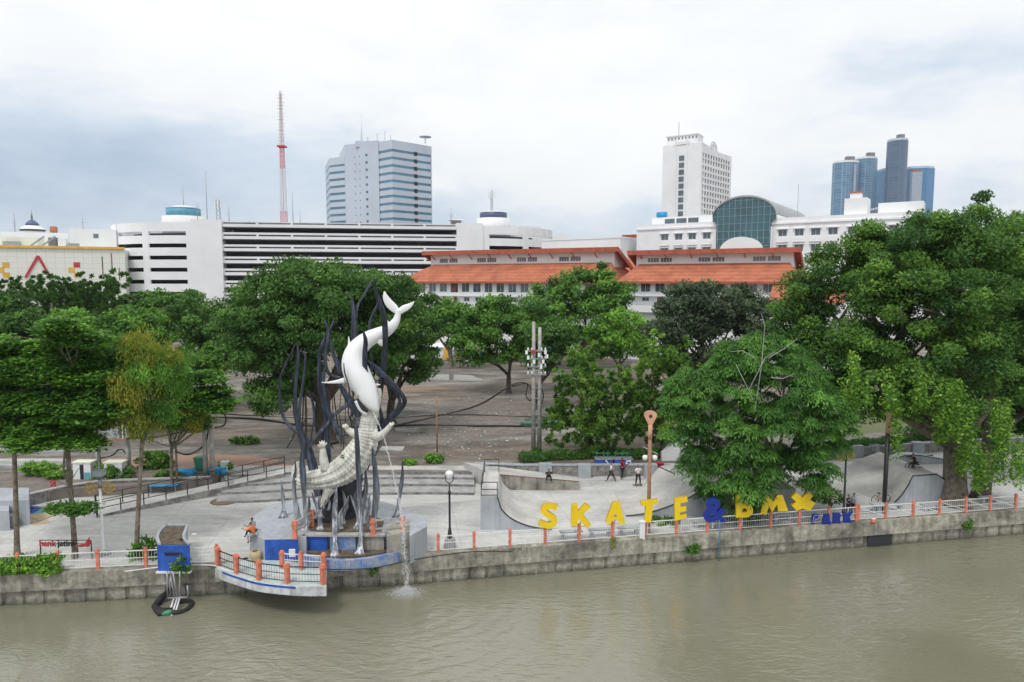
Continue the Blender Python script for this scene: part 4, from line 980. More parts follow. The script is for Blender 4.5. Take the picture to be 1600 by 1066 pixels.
def trees():
    # --- far rows, left
    g = 'trees along the left back of the lot'
    tree('dark tree in front of the cream wall at far left, tallest of the left row', (70,590), None, [(65,478,62,46),(30,490,45,45),(105,488,45,40)], 'leaf_dark', 'rosette', .62, 1.9, .4, group=g)
    tree('dark feathery tree under the coloured squares', (172,590), None, [(165,462,40,32),(188,480,38,34),(140,488,40,34)], 'leaf_dark', 'rosette', .62, 1.8, .35, group=g)
    tree('round mid green tree left of the garage stair tower', (262,585), None, [(255,500,50,42),(222,492,36,30),(295,488,42,32)], 'leaf_mid', 'broad', .55, 1.7, .35, group=g)
    tree('green tree with bare forked trunk at the left edge of the great fig', (361,628), None, [(330,525,52,50),(372,560,34,34),(300,510,42,40)], 'leaf_dark', 'broad', .5, 1.5, .32, 'bark_dark', group=g)
    tree('wide mid green tree behind the tiered trees', (130,640), None, [(120,530,82,42),(200,520,60,38),(60,545,60,40)], 'leaf_mid', 'broad', .46, 1.5, .35, group=g)
    tree('dark tree at the left edge of the photograph behind the tiered trees', (-20,650), None, [(-10,520,60,60),(20,560,50,40)], 'leaf_dark', 'broad', .46, 1.5, .35, group=g)
    g = 'trees behind the left quay trees'
    tree('full green tree filling the gap behind the yellowing tree', (225,672), None, [(205,590,64,44),(150,610,48,40),(250,575,44,36),(100,590,50,40)], 'leaf_mid', 'broad', .40, 1.3, .3, group=g)
    tree('bushy dark green tree low behind the two leftmost slim trunks', (20,690), None, [(10,620,70,46),(70,640,50,36),(-50,600,60,60)], 'leaf_dark', 'broad', .38, 1.2, .3, group=g)
    tree('small green tree between the yellowing tree and the fig', (300,640), None, [(300,575,40,34),(330,560,28,26)], 'leaf_mid', 'broad', .44, 1.3, .25, group=g)
    # --- the great fig behind the monument
    def roots(t, Y):
        m = MB(); rr = random.Random(4)
        for i in range(22):
            a = atY(rr.uniform(450,560), rr.uniform(560,610), Y+rr.uniform(-3,3)); m.tube([a, Vector((a.x+rr.uniform(-.6,.6), a.y, rr.uniform(2,4))), Vector((a.x+rr.uniform(-.8,.8), a.y, G))], rr.uniform(.03,.08), 5)
        m.build('hanging_roots', 'bark_dark', t)
    tree('great dark fig tree with wide crown behind the seaweed monument', (510,692), None, [(500,488,132,80),(410,520,60,70,-2),(590,500,70,75,2),(470,450,78,42),(545,458,60,40),(440,590,52,60,-2),(380,500,36,40)], 'leaf_dark', 'broad', .33, 1.4, .9, 'bark_dark', fork=(505,620), extra=roots, inner=.4, bottom=-.9)
    tree('dark fig with several slim trunks right of the white shark tail', (612,662), None, [(625,520,62,58),(590,560,50,50),(655,560,36,36),(640,480,40,36)], 'leaf_dark', 'broad', .35, 1.3, .5, 'bark_dark', fork=(612,625), bottom=-.9)
    # --- middle of the lot
    g = 'trees standing in the middle of the lot'
    tree('small round tree on the lot beside the yellow tank', (704,576), None, [(702,508,46,34),(678,500,34,30),(725,522,32,26)], 'leaf_mid', 'broad', .62, 1.5, .45, group=g)
    tree('spreading tree with forked dark trunk in the centre of the lot', (795,615), None, [(780,508,62,40),(750,525,40,34),(825,508,48,40),(800,545,38,26),(745,555,26,18)], 'leaf_mid', 'broad', .52, 1.5, .38, 'bark_dark', group=g, fork=(795,585))
    tree('tree behind the pair of utility poles', (838,640), None, [(860,525,36,34),(845,560,26,28),(880,545,26,22)], 'leaf_dark', 'broad', .50, 1.4, .3, 'bark_dark', group=g, fork=(842,600))
    tree('tallest bright green tree in front of the gap between orange roofs', (910,576), None, [(915,470,62,48),(940,455,42,34),(865,488,56,42),(950,495,38,40),(895,520,44,26)], 'leaf_mid', 'broad', .66, 1.7, .6, 'bark_dark', group=g)
    tree('light green young tree in front of the right orange roofed wing', (968,600), None, [(965,518,44,36),(990,540,34,30),(945,545,30,26)], 'leaf_bright', 'broad', .55, 1.3, .3, group=g)
    tree('dusky grey green tree with broad crown before the right orange roofed wing', (1125,650), None, [(1100,480,74,42),(1140,500,66,50),(1060,520,54,46),(1180,520,42,50),(1110,560,70,40)], 'leaf_olive', 'broad', .44, 1.5, .5, 'bark_dark', group=g)
    g = 'bushy trees at the edge of the lot'
    tree('bushy mango tree with leafy lower trunk beside the utility poles', (908,710), None, [(925,620,58,55),(900,660,44,38),(965,645,48,46),(905,588,36,34),(945,680,40,26)], 'leaf_mango', 'rosette', .42, 1.05, .35, group=g, bottom=-.8, dens=1.3)
    tree('darker mango tree behind the peach coloured post', (1030,712), None, [(1020,580,42,50),(1035,620,45,55),(1010,650,34,40),(1050,570,30,36),(1035,680,32,24)], 'leaf_mango', 'rosette', .42, 1.1, .35, group=g, bottom=-.8, dens=1.2)
    # --- great rain trees, right
    def vines(t, Y):
        C=[];D=[]; rr = random.Random(8)
        for px, y0, y1, w in [(1485,600,685,18),(1500,640,695,14),(1520,640,720,9),(1470,640,700,9),(1320,600,700,5),(1335,560,680,6),(1402,640,722,5),(1355,600,640,6),(1440,600,650,10),(1395,610,650,12),(1560,680,760,8),(1590,690,770,9),(1535,700,770,10),(1508,700,748,12),(1565,630,715,14)]:
            for s in range(max(2,int(w*1.0))):
                x = px+rr.uniform(-w,w); ya = y0+rr.uniform(-10,12); yb = y1-rr.uniform(0,.35)*(y1-y0); dY = rr.uniform(-2.2,.8)
                k = int((yb-ya)/2.2)
                for i in range(k):
                    p = atY(x+2*math.sin(i*.3+s), ya+(yb-ya)*i/k, Y-3+dY); 
                    for _ in range(3): C.append((p.x+rr.gauss(0,.2),p.y+rr.gauss(0,.2),p.z+rr.gauss(0,.05))); D.append((rr.gauss(0,.8),rr.gauss(0,.8),-.5))
        C=np.array(C); D=np.array(D); n=len(C); leafmesh('hanging_vines', C, D, rnd(n)+np.array([0,-.3,.4]), .30*RNG.uniform(.7,1.3,n), .13, RNG.normal(.3,.28,n), 'leaf_vine', t)
    g = 'great rain trees at the right end of the plaza'
    tree('giant rain tree with thick forked trunk and hanging creepers at the right', (1492,790), 52.5, [(1450,440,110,88),(1340,450,82,70,3),(1540,410,100,86,2),(1480,375,80,50,2),(1400,400,70,48,2),(1380,540,95,80,1),(1300,520,52,60,3),(1270,455,36,40,4),(1480,560,90,90,-1),(1330,610,48,44,2),(1590,520,80,120,2),(1252,520,44,42,4),(1235,475,30,28,5),(1340,385,50,30,3),(1420,620,60,34,0)],
         'leaf_big', 'broad', .27, 1.2, .85, 'bark', z=0, fork=(1490,690), extra=vines, group=g, inner=.4, bottom=-.9, cover=1.4, depth=.8)
    tree('second rain tree with creeper covered dark trunk behind the giant one', (1532,780), 57, [(1600,420,90,90,6),(1560,580,70,90,4),(1650,520,90,120,6),(1600,640,60,40,2)], 'leaf_dark', 'broad', .34, 1.3, .6, 'bark_dark', z=0, fork=(1545,680), group=g, bottom=-.9)
    # --- feathery tree by the letters
    def twigs(t, Y):
        m = MB()
        for a in [[(1180,640),(1190,570),(1195,510),(1190,490)],[(1170,610),(1195,560),(1210,550),(1230,560)],[(1175,620),(1160,590),(1150,570)],[(1180,560),(1160,548),(1140,550)],[(1200,560),(1225,545),(1245,530)],[(1205,590),(1222,592),(1240,585)]]:
            p = [atY(x, y, Y-4.6+i*.3) for i, (x, y) in enumerate(a)]; m.tube(p, [.03,.022,.016,.01][:len(p)], 5)
        m.build('bare_twigs', 'pole_grey', t)
    tree('feathery flamboyant tree standing behind the blue ampersand and yellow letters', (1188,812), 48.6, [(1180,650,108,92),(1100,660,62,70,-1),(1262,665,64,66,0),(1190,580,84,44,0),(1240,585,52,40,1),(1140,720,84,52,-1),(1230,725,72,48,-1),(1150,770,54,26,-1.5),(1155,772,44,17,-3.4),(1140,752,60,26,-2.6),(1195,545,36,24,0),(1090,610,42,40,0),(1165,560,50,26,-1),(1235,555,40,22,0)],
         'leaf_feather', 'feather', .27, .95, .3, 'bark', z=0, dens=1.5, cover=1.2, fork=(1185,760), extra=twigs, bottom=-.75, inner=.3)
    # --- tiered trees, left front
    g = 'slim tiered trees along the left quay'
    def tiers(lst, k=.0): 
        return [(x, y, rx, ry, random.uniform(-1.5, 1.5)) for x, y, rx, ry in lst]
    tree('tiered tree with pale slim trunk at the left edge', (27,872), 40.9, tiers([(2,538,30,9),(30,552,40,10),(-10,568,56,12),(36,585,44,11),(5,604,60,12),(48,624,42,11),(-10,636,56,12),(28,655,52,12),(10,590,70,14),(0,650,64,14),(30,632,60,13),(5,678,52,11),(45,668,44,11),(40,694,34,9)]), 'leaf_tier', 'tier', .26, .95, .15, z=0, group=g, depth=1., dens=4.6, cover=1.25, bottom=-1, inner=.5, fork=(22,700))
    tree('tallest tiered tree in the left row, between two others', (118,872), 41., tiers([(104,506,20,8),(96,518,40,9),(122,530,50,10),(80,542,58,11),(142,552,54,10),(92,568,72,12),(165,582,44,10),(58,590,48,11),(122,602,62,12),(84,620,64,12),(150,636,42,10),(108,652,56,12),(70,672,42,10),(125,692,42,9),(105,676,48,10),(60,640,60,14),(140,610,62,14),(95,590,80,14),(135,660,46,12),(60,612,66,13),(114,795,32,4)]), 'leaf_tier', 'tier', .26, .95, .15, z=0, group=g, depth=1., dens=4.6, cover=1.25, bottom=-1, inner=.5, fork=(105,690))
    def greens(t, Y):
        B = []
        for px, py, rx, ry, dY in [(175,560,36,13,1),(258,572,40,13,1.5),(158,592,30,12,1.),(265,605,34,13,1.5),(160,628,22,12,.5),(255,645,22,14,.8),(230,582,30,9,-.4)]:
            yy = Y+dY; c = atY(px, py, yy); s_ = yy/F; B.append(((c.x,yy,c.z),(rx*s_,rx*s_*.8,ry*s_)))
        foliage(t, B, 'leaf_tier', 'droop', .2, .6, 1.3, 'green_crown', .9, .3, -.9)
    tree('yellowing creeper hung tree with bare slim trunk left of the blue planter', (213,866), 41.3, [(218,545,26,18),(212,612,36,30),(205,648,32,30),(222,665,24,24),(238,560,30,18)], 'leaf_yellow', 'droop', .22, .8, .14, z=0, group=g, dens=1.2, cover=1.1, fork=(222,690), extra=greens)
    tree('green tiered tree on thin twin stems right of the yellowing tree', (270,768), 54., tiers([(290,590,62,10),(250,600,44,12),(310,612,52,10),(275,630,50,12),(325,636,40,9),(260,655,36,12),(295,662,34,10),(255,640,30,14),(345,630,24,7)]), 'leaf_tier', 'tier', .27, .95, .14, z=0, group=g, depth=1., dens=4.6, cover=1.2, bottom=-1, inner=.6, fork=(268,700))
    tree('yellow green drooping tree mixed into the twin stemmed tree', (277,765), 53.5, [(262,645,22,28),(290,660,22,22),(130,650,30,14,-8),(245,560,30,24,-4)], 'leaf_yellow', 'droop', .24, .7, .1, z=0, group=g, dens=1.1, cover=1., fork=(275,700))
trees()
def bush(label, cx, cy, rx, ry, mat='leaf_hedge', leaf=.2, z=0., kind='bush', dens=1.4, cr=None, group=None, Y=None, style='broad', cat_='bush'):
    b = at(cx, cy+ry, z) if Y is None else Vector((atY(cx, cy+ry, Y)))
    t = thing(kind, label, cat_, b, 0, group); s = b.y/F; c = atY(cx, cy, b.y); cr = cr or max(.18, ry*s*.45)
    foliage(t, [((c.x,c.y+rx*s*.1,c.z),(rx*s, min(rx,ry*2.2)*s*.7, ry*s))], mat, style, leaf, cr, dens, 'foliage', 1.4, .3, -.9)
    m = MB(); 
    for i in range(4): m.tube([b+Vector((0,.1,0)), Vector((c.x+(i-1.5)*rx*s*.3, c.y, c.z))], [.04,.02], 5)
    m.build('stems', 'bark', t); return t
def hedge(label, pts, h, w, z, leaf=.2, kind='hedge'):
    P = [at(x, y, z) for x, y in pts]; t = thing(kind, label, 'hedge', P[0]); C=[]
    for a, b in zip(P, P[1:]):
        L = (b-a).length; n = int(L*(h+w)*190*(.2/leaf)**2); d = (b-a).normalized(); nn = Vector((-d.y,d.x,0)); u = RNG.uniform(0,1,n)[:,None]
        ang = RNG.uniform(-.2,math.pi+.2,n); rr_ = RNG.uniform(.75,1.08,n); bump = 1+.12*np.sin(u[:,0]*L*2.1)+.08*np.sin(u[:,0]*L*5.3)
        C.append(np.array(a)+np.array(b-a)*u+np.array(nn)*(np.cos(ang)*w/2*rr_)[:,None]+np.array([0,0,1.])*(np.abs(np.sin(ang))**.5*h*rr_*bump)[:,None])
    C = np.vstack(C); n = len(C); leafmesh('foliage', C, rnd(n), rnd(n)*.7+np.array([0,-.2,.8]), leaf*RNG.uniform(.7,1.3,n), leaf*.5, RNG.normal(.45,.2,n), 'leaf_hedge', t)
    m = MB(); 
    for a, b in zip(P, P[1:]): m.beam(a+Vector((0,0,h*.3)), b+Vector((0,0,h*.3)), w*.45, h*.5)
    m.build('inner_twigs', 'bark_dark', t)
hedge('clipped green hedge on top of the stone wall near the mango tree', [(812,722),(860,718),(935,715),(1000,716),(1045,714)], .8, 1.3, G)
hedge('dark clipped hedge on the right behind the skate ramp', [(1300,702),(1400,694),(1425,691)], .75, 1.4, G); hedge('taller end section of the right hedge near the rain tree trunk', [(1418,689),(1480,684),(1560,679)], 1.25, 1.6, G)
bush('sprawling bright creeper spilling over the left railing', 74, 882, 22, 17, 'leaf_bright', .2, 0, Y=38.35, dens=2); bush('low creeper along the quay at far left', 22, 884, 42, 13, 'leaf_bright', .18, 0, Y=38.3, dens=2)
bush('spiky young palm by the left railing', 222, 868, 17, 20, 'leaf_mid', .5, 0, style='rosette', Y=40.6); bush('leafy weed hanging in front of the blue planter', 284, 884, 13, 12, 'leaf_mango', .3, 0, style='rosette', Y=38.5)
bush('weed growing on the quay wall beneath the monument', 584, 890, 9, 8, 'leaf_mid', .2, -1, Y=40.35); bush('weed hanging from the cap beam beneath the yellow letters', 1083, 858, 11, 8, 'leaf_mid', .2, -1, Y=44.15)
bush('small tuft beside the lamp post base on the quay', 692, 860, 9, 6, 'leaf_bright', .18, 0, Y=42.4); bush('weed sprouting at a railing post near the right end', 1512, 818, 8, 12, 'leaf_mid', .2, -1, Y=48.2)
bush('yellowish weed at the foot of a railing post below the letter A', 957, 848, 4, 9, 'leaf_yellow', .15, 0, Y=43.25)
bush('round clipped bush between the letters T and E', 1040, 822, 26, 13, 'leaf_mango', .18, 0, Y=46.5); bush('low bush beneath the letter B', 1165, 818, 30, 12, 'leaf_dark', .2, 0, Y=47)
bush('upright bright sapling in front of the blue grey ramp', 1426, 772, 14, 20, 'leaf_bright', .32, 0, style='rosette', Y=52); bush('low weeds at the foot of the right tree', 1425, 800, 22, 5, 'leaf_mango', .2, 0, Y=50.5)
bush('open frangipani shrub beside the letter X', 1290, 776, 24, 12, 'leaf_mango', .34, 0, style='rosette', Y=49.5, dens=.7); bush('dark red leaved shrub inside the monument bed', 587, 806, 16, 12, 'leaf_red', .22, 0, Y=46.8)
bush('green weed on the lot right of the monument', 678, 716, 15, 8, 'leaf_bright', .2, G); bush('thin weed on the lot behind the steps', 640, 722, 10, 5, 'leaf_bright', .18, G)
bush('dark reeds in the puddle on the left of the lot', 380, 690, 22, 5, 'leaf_dark', .3, G, style='rosette'); bush('tall leafy bush behind the ramp railing', 240, 722, 28, 16, 'leaf_mid', .22, .3); bush('low green bush near the blue drums', 262, 748, 22, 12, 'leaf_mid', .2, 0.)
bush('bright bush between the two electricity cabinets', 175, 740, 30, 16, 'leaf_mid', .22, 0.3); bush('bright low shrubs behind the stone planter on the left', 60, 732, 30, 10, 'leaf_bright', .22, .8); bush('second clump of low shrubs behind the stone planter', 92, 742, 22, 8, 'leaf_bright', .22, .6)
bush('small shrub beside the white goods behind the ramp', 352, 728, 12, 8, 'leaf_bright', .2, G); bush('leafy growth at the foot of the utility poles', 838, 706, 8, 8, 'leaf_hedge', .2, G)
bush('fern by the round pot on the balcony', 412, 866, 9, 8, 'leaf_mid', .2, 0, Y=41.5); bush('green plant inside the balcony railing', 428, 876, 9, 7, 'leaf_mid', .2, 0, Y=40.8); bush('small plant behind the balcony railing posts', 480, 878, 7, 6, 'leaf_mid', .2, 0, Y=41)
# ================================================================ monument
S_ = 3.808
def zp(x, y, Y): return atY(420+x/S_, 420+y/S_, Y-1.2)      # drawing units of the monument's outline -> place at its real distance
def monument():
    Y0 = 44.0
    t = thing('monument', 'tall monument of white shark and grey crocodile fighting among dark seaweed blades', 'monument', (zp(430,1540,Y0).x, Y0, 1.4))
    k = lambda Y: Y/F/S_
    # ---- shark: one swept body
    sh = [(650,845,8,43.3),(628,822,30,43.3),(598,770,54,43.4),(570,705,66,43.5),(535,645,76,43.6),(512,590,74,43.7),(506,540,68,43.8),(520,490,60,43.9),(555,448,52,44.0),(600,415,46,44.1),(650,392,41,44.2),(695,372,36,44.3),(730,345,30,44.3),(756,312,23,44.3),(768,275,17,44.3),(772,245,17,44.3)]
    pp = cat(sh, 4); m = MB()
    m.tube([zp(p[0],p[1],p[3]) for p in pp], [p[2]*k(44)*1.0 for p in pp], 20, flat=.85, axis=(0,1,0)); body = m.build('shark', 'shark_white', t)
    def fin(name, pts, th, Y, par, mat='shark_white', Y2=None):
        """leaf-shaped fin: a closed outline in drawing units, swept as centre line with widths"""
        q = cat(pts, 4); m = MB(); n = len(q)
        m.tube([zp(p[0],p[1], Y if Y2 is None else Y+(Y2-Y)*i/(n-1)) for i, p in enumerate(q)], [max(.01,p[2]*k(44)) for p in q], 12, flat=th, axis=(0,1,0)); return m.build(name, mat, par)
    fin('tail_fluke', [(772,262,14),(745,235,24),(715,205,24),(695,170,17),(688,135,3)], .3, 44.3, body); fin('tail_fluke', [(772,262,14),(800,240,20),(835,222,15),(864,197,3)], .3, 44.28, body)
    fin('pectoral_fin', [(450,665,17),(410,672,11),(360,677,6),(314,677,2)], .35, 43.6, body, Y2=43.2); fin('pectoral_fin', [(590,690,14),(625,690,10),(664,690,2)], .4, 43.9, body)
    fin('dorsal_fin', [(482,490,15),(479,455,9),(475,404,2)], .45, 43.9, body); fin('pelvic_fin', [(655,425,18),(670,445,15),(684,466,3)], .4, 44.0, body); fin('anal_fin', [(722,350,16),(705,322,11),(694,296,2)], .4, 44.25, body)
    m = MB(); m.tube([zp(532,750,42.6), zp(533,760,42.55)], [.05,.06], 8); m.build('eye', 'grey_metal', body)
    fin('lower_jaw', [(520,785,14),(548,835,15),(575,862,9),(585,870,2)], .8, 43.3, body); fin('mouth', [(528,770,10),(560,828,15),(590,848,7)], .8, 43.25, body, 'dark_inside')

    # ---- crocodile: swept body with rows of raised scutes
    cr = [(655,712,11,43.9),(650,745,21,43.9),(638,800,26,43.85),(612,850,44,43.8),(598,890,48,43.75),(592,930,48,43.7),(588,980,60,43.65),(575,1030,72,43.6),(545,1090,80,43.5),(505,1145,84,43.5),(455,1192,80,43.5),(395,1225,72,43.5),(330,1246,62,43.55),(270,1256,53,43.6),(215,1256,45,43.7),(175,1240,35,43.9),(163,1200,25,44.3),(172,1170,17,44.7),(186,1150,6,45.0)]
    q = cat(cr, 14); m = MB(); n = 60; vs = []; P = [zp(p[0],p[1],p[3]) for p in q]; K = len(q)
    for i, p in enumerate(P):
        tg = (P[min(i+1,K-1)]-P[max(i-1,0)]).normalized(); bx = Vector((0,1,0)); bx = (bx-tg*bx.dot(tg)).normalized(); a = bx.cross(tg).normalized(); r = q[i][2]*k(44)
        amp = .3 if i < 60 else min(1,.3+(i-60)/30)
        for j in range(n):
            th = 2*math.pi*j/n; s = math.sin(th)   # s<0 faces the viewer: the scaled back
            bump = 0
            if s < .55: bump = amp*(.042*(1 if j%6 in (1,2,3) else -.5)+(.012 if i%5 in (1,2,3) else -.028))
            vs.append(p+a*(math.cos(th)*(r+bump))+bx*(s*(r*.72+bump)))
    m.add(vs, [(i*n+j,i*n+(j+1)%n,(i+1)*n+(j+1)%n,(i+1)*n+j) for i in range(K-1) for j in range(n)]+[tuple(range(n))[::-1],tuple((K-1)*n+j for j in range(n))])
    cb = m.build('crocodile', 'croc', t)
    def leg(pts, hand, Y):
        c = cat(pts, 4); m = MB(); m.tube([zp(p[0],p[1],Y-.15*i/len(c)) for i, p in enumerate(c)], [p[2]*k(44) for p in c], 12, flat=.85, axis=(0,1,0))
        e = pts[-1]
        for hx, hy in hand: m.tube([zp(e[0],e[1],Y-.15), zp((e[0]+hx)/2,(e[1]+hy)/2,Y-.25), zp(hx,hy,Y-.22)], [.13,.09,.03], 7)
        m.build('leg', 'croc', cb)
    leg([(620,985,32),(655,998,26),(692,968,17),(720,938,15)], [(742,912),(735,930),(748,920),(722,915)], 43.3)
    leg([(520,985,28),(480,965,20),(462,945,13)], [(440,928),(436,938),(455,922),(470,928)], 43.5)
    leg([(338,1200,28),(326,1130,25),(322,1080,18),(318,1062,14)], [(290,1048),(302,1028),(317,1022),(332,1024),(346,1036)], 43.3)
    leg([(365,1300,40),(345,1345,26),(328,1385,20),(320,1410,12)], [(305,1420),(318,1432),(332,1428)], 43.6)
    fin('upper_jaw', [(632,790,14),(612,760,8),(600,745,2)], .9, 43.85, cb, 'croc')
    p = np.array(zp(438,1120,42.35)); n = 60; leafmesh('weed_tuft', p+RNG.normal(0,.11,(n,3)), rnd(n)+np.array([0,-.4,.3]), rnd(n), .14, .05, RNG.normal(.3,.2,n), 'leaf_mid', cb)
    # ---- seaweed blades: (points with half widths, distance at the foot, distance at the tip)
    T = [
     ([(542,1690,26),(545,1640,20),(548,1560,15),(545,1480,17),(540,1340,17),(532,1180,17),(524,1020,15),(516,920,9),(512,870,2)], 41.4, 42.3),
     ([(393,1708,24),(395,1640,10),(392,1560,12),(393,1440,15),(398,1360,11),(404,1295,2)], 41.1, 42.6),
     ([(622,1545,22),(625,1480,16),(636,1400,18),(640,1310,19),(632,1190,15),(622,1110,9),(616,1060,2)], 43., 43.),
     ([(216,1555,30),(216,1480,14),(212,1380,16),(205,1250,22),(198,1140,18),(208,1070,11),(222,1030,2)], 43., 42.6),
     ([(765,1470,26),(768,1420,10),(778,1350,11),(792,1260,12),(796,1200,8),(792,1135,2)], 45.2, 45.4),
     ([(88,1470,24),(88,1430,8),(85,1370,13),(78,1310,9),(72,1258,2)], 45.2, 45.3),
     ([(176,1500,18),(166,1430,14),(152,1340,12),(152,1240,10),(160,1200,7),(156,1140,2)], 43.6, 43.6),
     ([(400,1590,18),(412,1500,9),(430,1450,9),(462,1400,8),(475,1350,2)], 42.6, 42.9),
     ([(530,1540,12),(528,1470,10),(505,1400,9),(486,1345,2)], 43., 42.8),
     ([(308,1555,16),(300,1480,11),(288,1420,10),(268,1370,8),(256,1330,2)], 42.9, 42.8), ([(300,1470,9),(322,1420,7),(338,1375,2)], 42.8, 42.6),
     ([(430,1560,14),(420,1500,9),(415,1470,5),(450,1440,4),(470,1400,2)], 43., 43.2),
     ([(255,1540,12),(238,1460,9),(240,1400,8),(236,1345,2)], 43.8, 43.6), ([(352,1440,9),(362,1400,7),(355,1350,2)], 43.3, 43.2),
     ([(555,1400,9),(570,1350,7),(574,1315,2)], 43.6, 43.5), ([(590,1420,9),(582,1370,7),(574,1318,2)], 43.6, 43.5),
     # back blades
     ([(300,1350,26),(280,1250,30),(235,1080,26),(190,980,24),(120,930,14),(80,860,11),(66,760,9),(66,660,8),(105,560,7),(140,490,5),(152,455,1)], 44.8, 45.6),
     ([(220,1130,18),(185,960,20),(158,850,17),(156,750,14),(166,620,13),(176,520,10),(172,470,6),(163,435,1)], 44.9, 45.4),
     ([(215,1050,14),(182,900,17),(186,800,15),(200,700,13),(214,600,11),(218,530,8),(210,480,2)], 44.7, 45.),
     ([(350,1250,30),(345,1100,26),(338,1000,25),(345,900,24),(322,780,20),(305,660,17),(300,560,13),(310,480,14),(340,410,12),(352,365,9),(338,320,6),(322,283,1)], 44.8, 45.3),
     ([(430,650,8),(380,640,11),(345,600,14),(335,520,14),(348,440,13),(362,370,8),(382,320,6),(392,290,1)], 44.6, 45.2),
     ([(445,1035,4),(415,975,12),(378,905,14),(350,830,16),(335,740,14),(325,650,11),(335,590,7)], 44.3, 44.8),
     ([(240,1060,12),(300,980,12),(350,920,13),(400,860,13),(455,820,13),(500,790,8)], 44.4, 45.), ([(262,950,2),(270,880,8),(262,800,7),(235,740,1)], 44.8, 44.9),
     ([(432,625,14),(410,570,16),(385,510,13),(368,440,9),(362,390,3)], 44.7, 45.2),
     ([(545,880,20),(520,840,30),(488,790,26),(452,740,18),(425,690,14),(415,640,8)], 44.5, 44.8),
     ([(515,440,18),(508,380,19),(510,300,19),(500,230,13),(494,170,8),(489,128,1)], 44.8, 45.2), ([(516,300,10),(530,220,9),(560,165,8),(600,95,9),(632,48,1)], 44.9, 45.3),
     ([(640,900,10),(655,780,17),(672,660,17),(684,560,18),(692,460,19),(692,360,20),(684,280,18),(660,200,14),(637,140,11),(630,95,7),(640,58,1)], 44.7, 42.3),
     ([(600,400,9),(602,330,9),(615,280,9),(640,225,8),(650,180,1)], 45., 45.3),
     ([(612,720,6),(596,670,13),(583,630,17),(572,580,19),(572,500,18),(576,430,14),(566,385,8),(556,350,1)], 43.9, 42.4),
     ([(640,1000,26),(700,920,24),(765,850,20),(806,800,16),(798,760,16),(750,700,17),(690,640,15),(640,590,14),(590,550,5)], 44.6, 43.6),
     ([(650,1010,24),(720,900,15),(775,810,12),(770,760,12),(730,705,14),(690,680,12),(650,660,6)], 44.9, 44.4), ([(610,740,14),(600,640,12),(618,560,8),(600,480,3)], 44.6, 45.),
     ([(620,1110,20),(650,1020,16),(672,900,12),(660,820,6)], 44.4, 44.8), ([(498,880,8),(475,700,6),(452,620,7),(446,560,3)], 42.9, 42.75), ([(560,1180,40),(600,1100,30),(640,1000,20)], 44.6, 44.8),
    ]
    for pts, ya, yb in T:
        c = cat(pts, 5); n = len(c); m = MB(); mid = []
        m.tube([zp(p[0],p[1],ya+(yb-ya)*(i/(n-1))) for i, p in enumerate(c)], [max(.012,p[2]*k(44)*(.88 if pts[0][1] < 1460 else 1.)) for p in c], 16, flat=.42, axis=(.7*math.sin(pts[0][0]),1,0), rib=.2, tw=.16); 
        f = pts[0]
        if f[1] > 1460:    # splayed feet
            b = zp(f[0],f[1]+6,ya)
            for a in range(7):
                q = math.pi*(.15+.7*a/6)+math.pi; m.tube([b+Vector((0,0,.45)), b+Vector((math.cos(q)*.22,math.sin(q)*.22,.12)), b+Vector((math.cos(q)*.4,math.sin(q)*.34,-.02))], [.07,.06,.03], 6)
        m.build('seaweed_blade', 'seaweed_paint', t)
    rr = random.Random(21)
    for i in range(16):      # blades packed round the core
        x = rr.uniform(270,620); h = rr.uniform(180,420); ya = rr.uniform(43.7,46); x2 = x+rr.uniform(-40,40); w = rr.uniform(10,17); y0 = 1560-(ya-43)*14
        c = cat([(x,y0,w*1.3),(x+rr.uniform(-14,14),y0-h*.3,w),(x+rr.uniform(-22,22),y0-h*.6,w*.9),(x2,y0-h,1.5)], 5); n = len(c); m = MB()
        m.tube([zp(p[0],p[1],ya) for p in c], [max(.012,p[2]*k(44)) for p in c], 16, flat=.42, axis=(rr.uniform(-.6,.6),1,0), rib=.2, tw=.2); m.build('seaweed_blade', 'seaweed_paint', t)
    # ---- rocky core with a dark mouth
    m = MB(); c = cat([(430,1570,105),(425,1480,95),(420,1400,92),(430,1320,98),(460,1240,90),(500,1150,66),(545,1070,40)], 6); rr = random.Random(9); nn = 18; vs = []
    for i, p in enumerate(c):
        for j in range(nn):
            a = 2*math.pi*j/nn; r = p[2]*k(44)*(1+.16*math.sin(5*a+i*.35)+.08*rr.uniform(-1,1)); o = zp(p[0],p[1],45.); vs.append((o.x+math.cos(a)*r,o.y+math.sin(a)*r*.8,o.z))
    m.add(vs, [(i*nn+j,i*nn+(j+1)%nn,(i+1)*nn+(j+1)%nn,(i+1)*nn+j) for i in range(len(c)-1) for j in range(nn)], True)
    mk('core_paint', (.045,.05,.062), .7, .4, 1.2, streak=.5, bump=.4); m.build('rock_core', 'core_paint', t)
    m = MB(); m.tube([zp(345,1560,44.1),zp(345,1480,44.),zp(340,1400,44.05)], [.85,.9,.35], 12, flat=.25, axis=(0,1,0)); m.build('dark_opening', 'dark_inside', t)
    # ---- water jet
    m = MB(); rr = random.Random(1)
    a = [(622,850,42.9),(648,915,42.5),(680,985,42.2),(705,1080,42.),(728,1165,41.8),(755,1290,41.6),(775,1380,41.5),(790,1470,41.4),(798,1560,41.3),(806,1680,41.15),(815,1800,41.05),(818,1940,41.)]
    c = cat([(x,y,q) for x,y,q in a], 9)
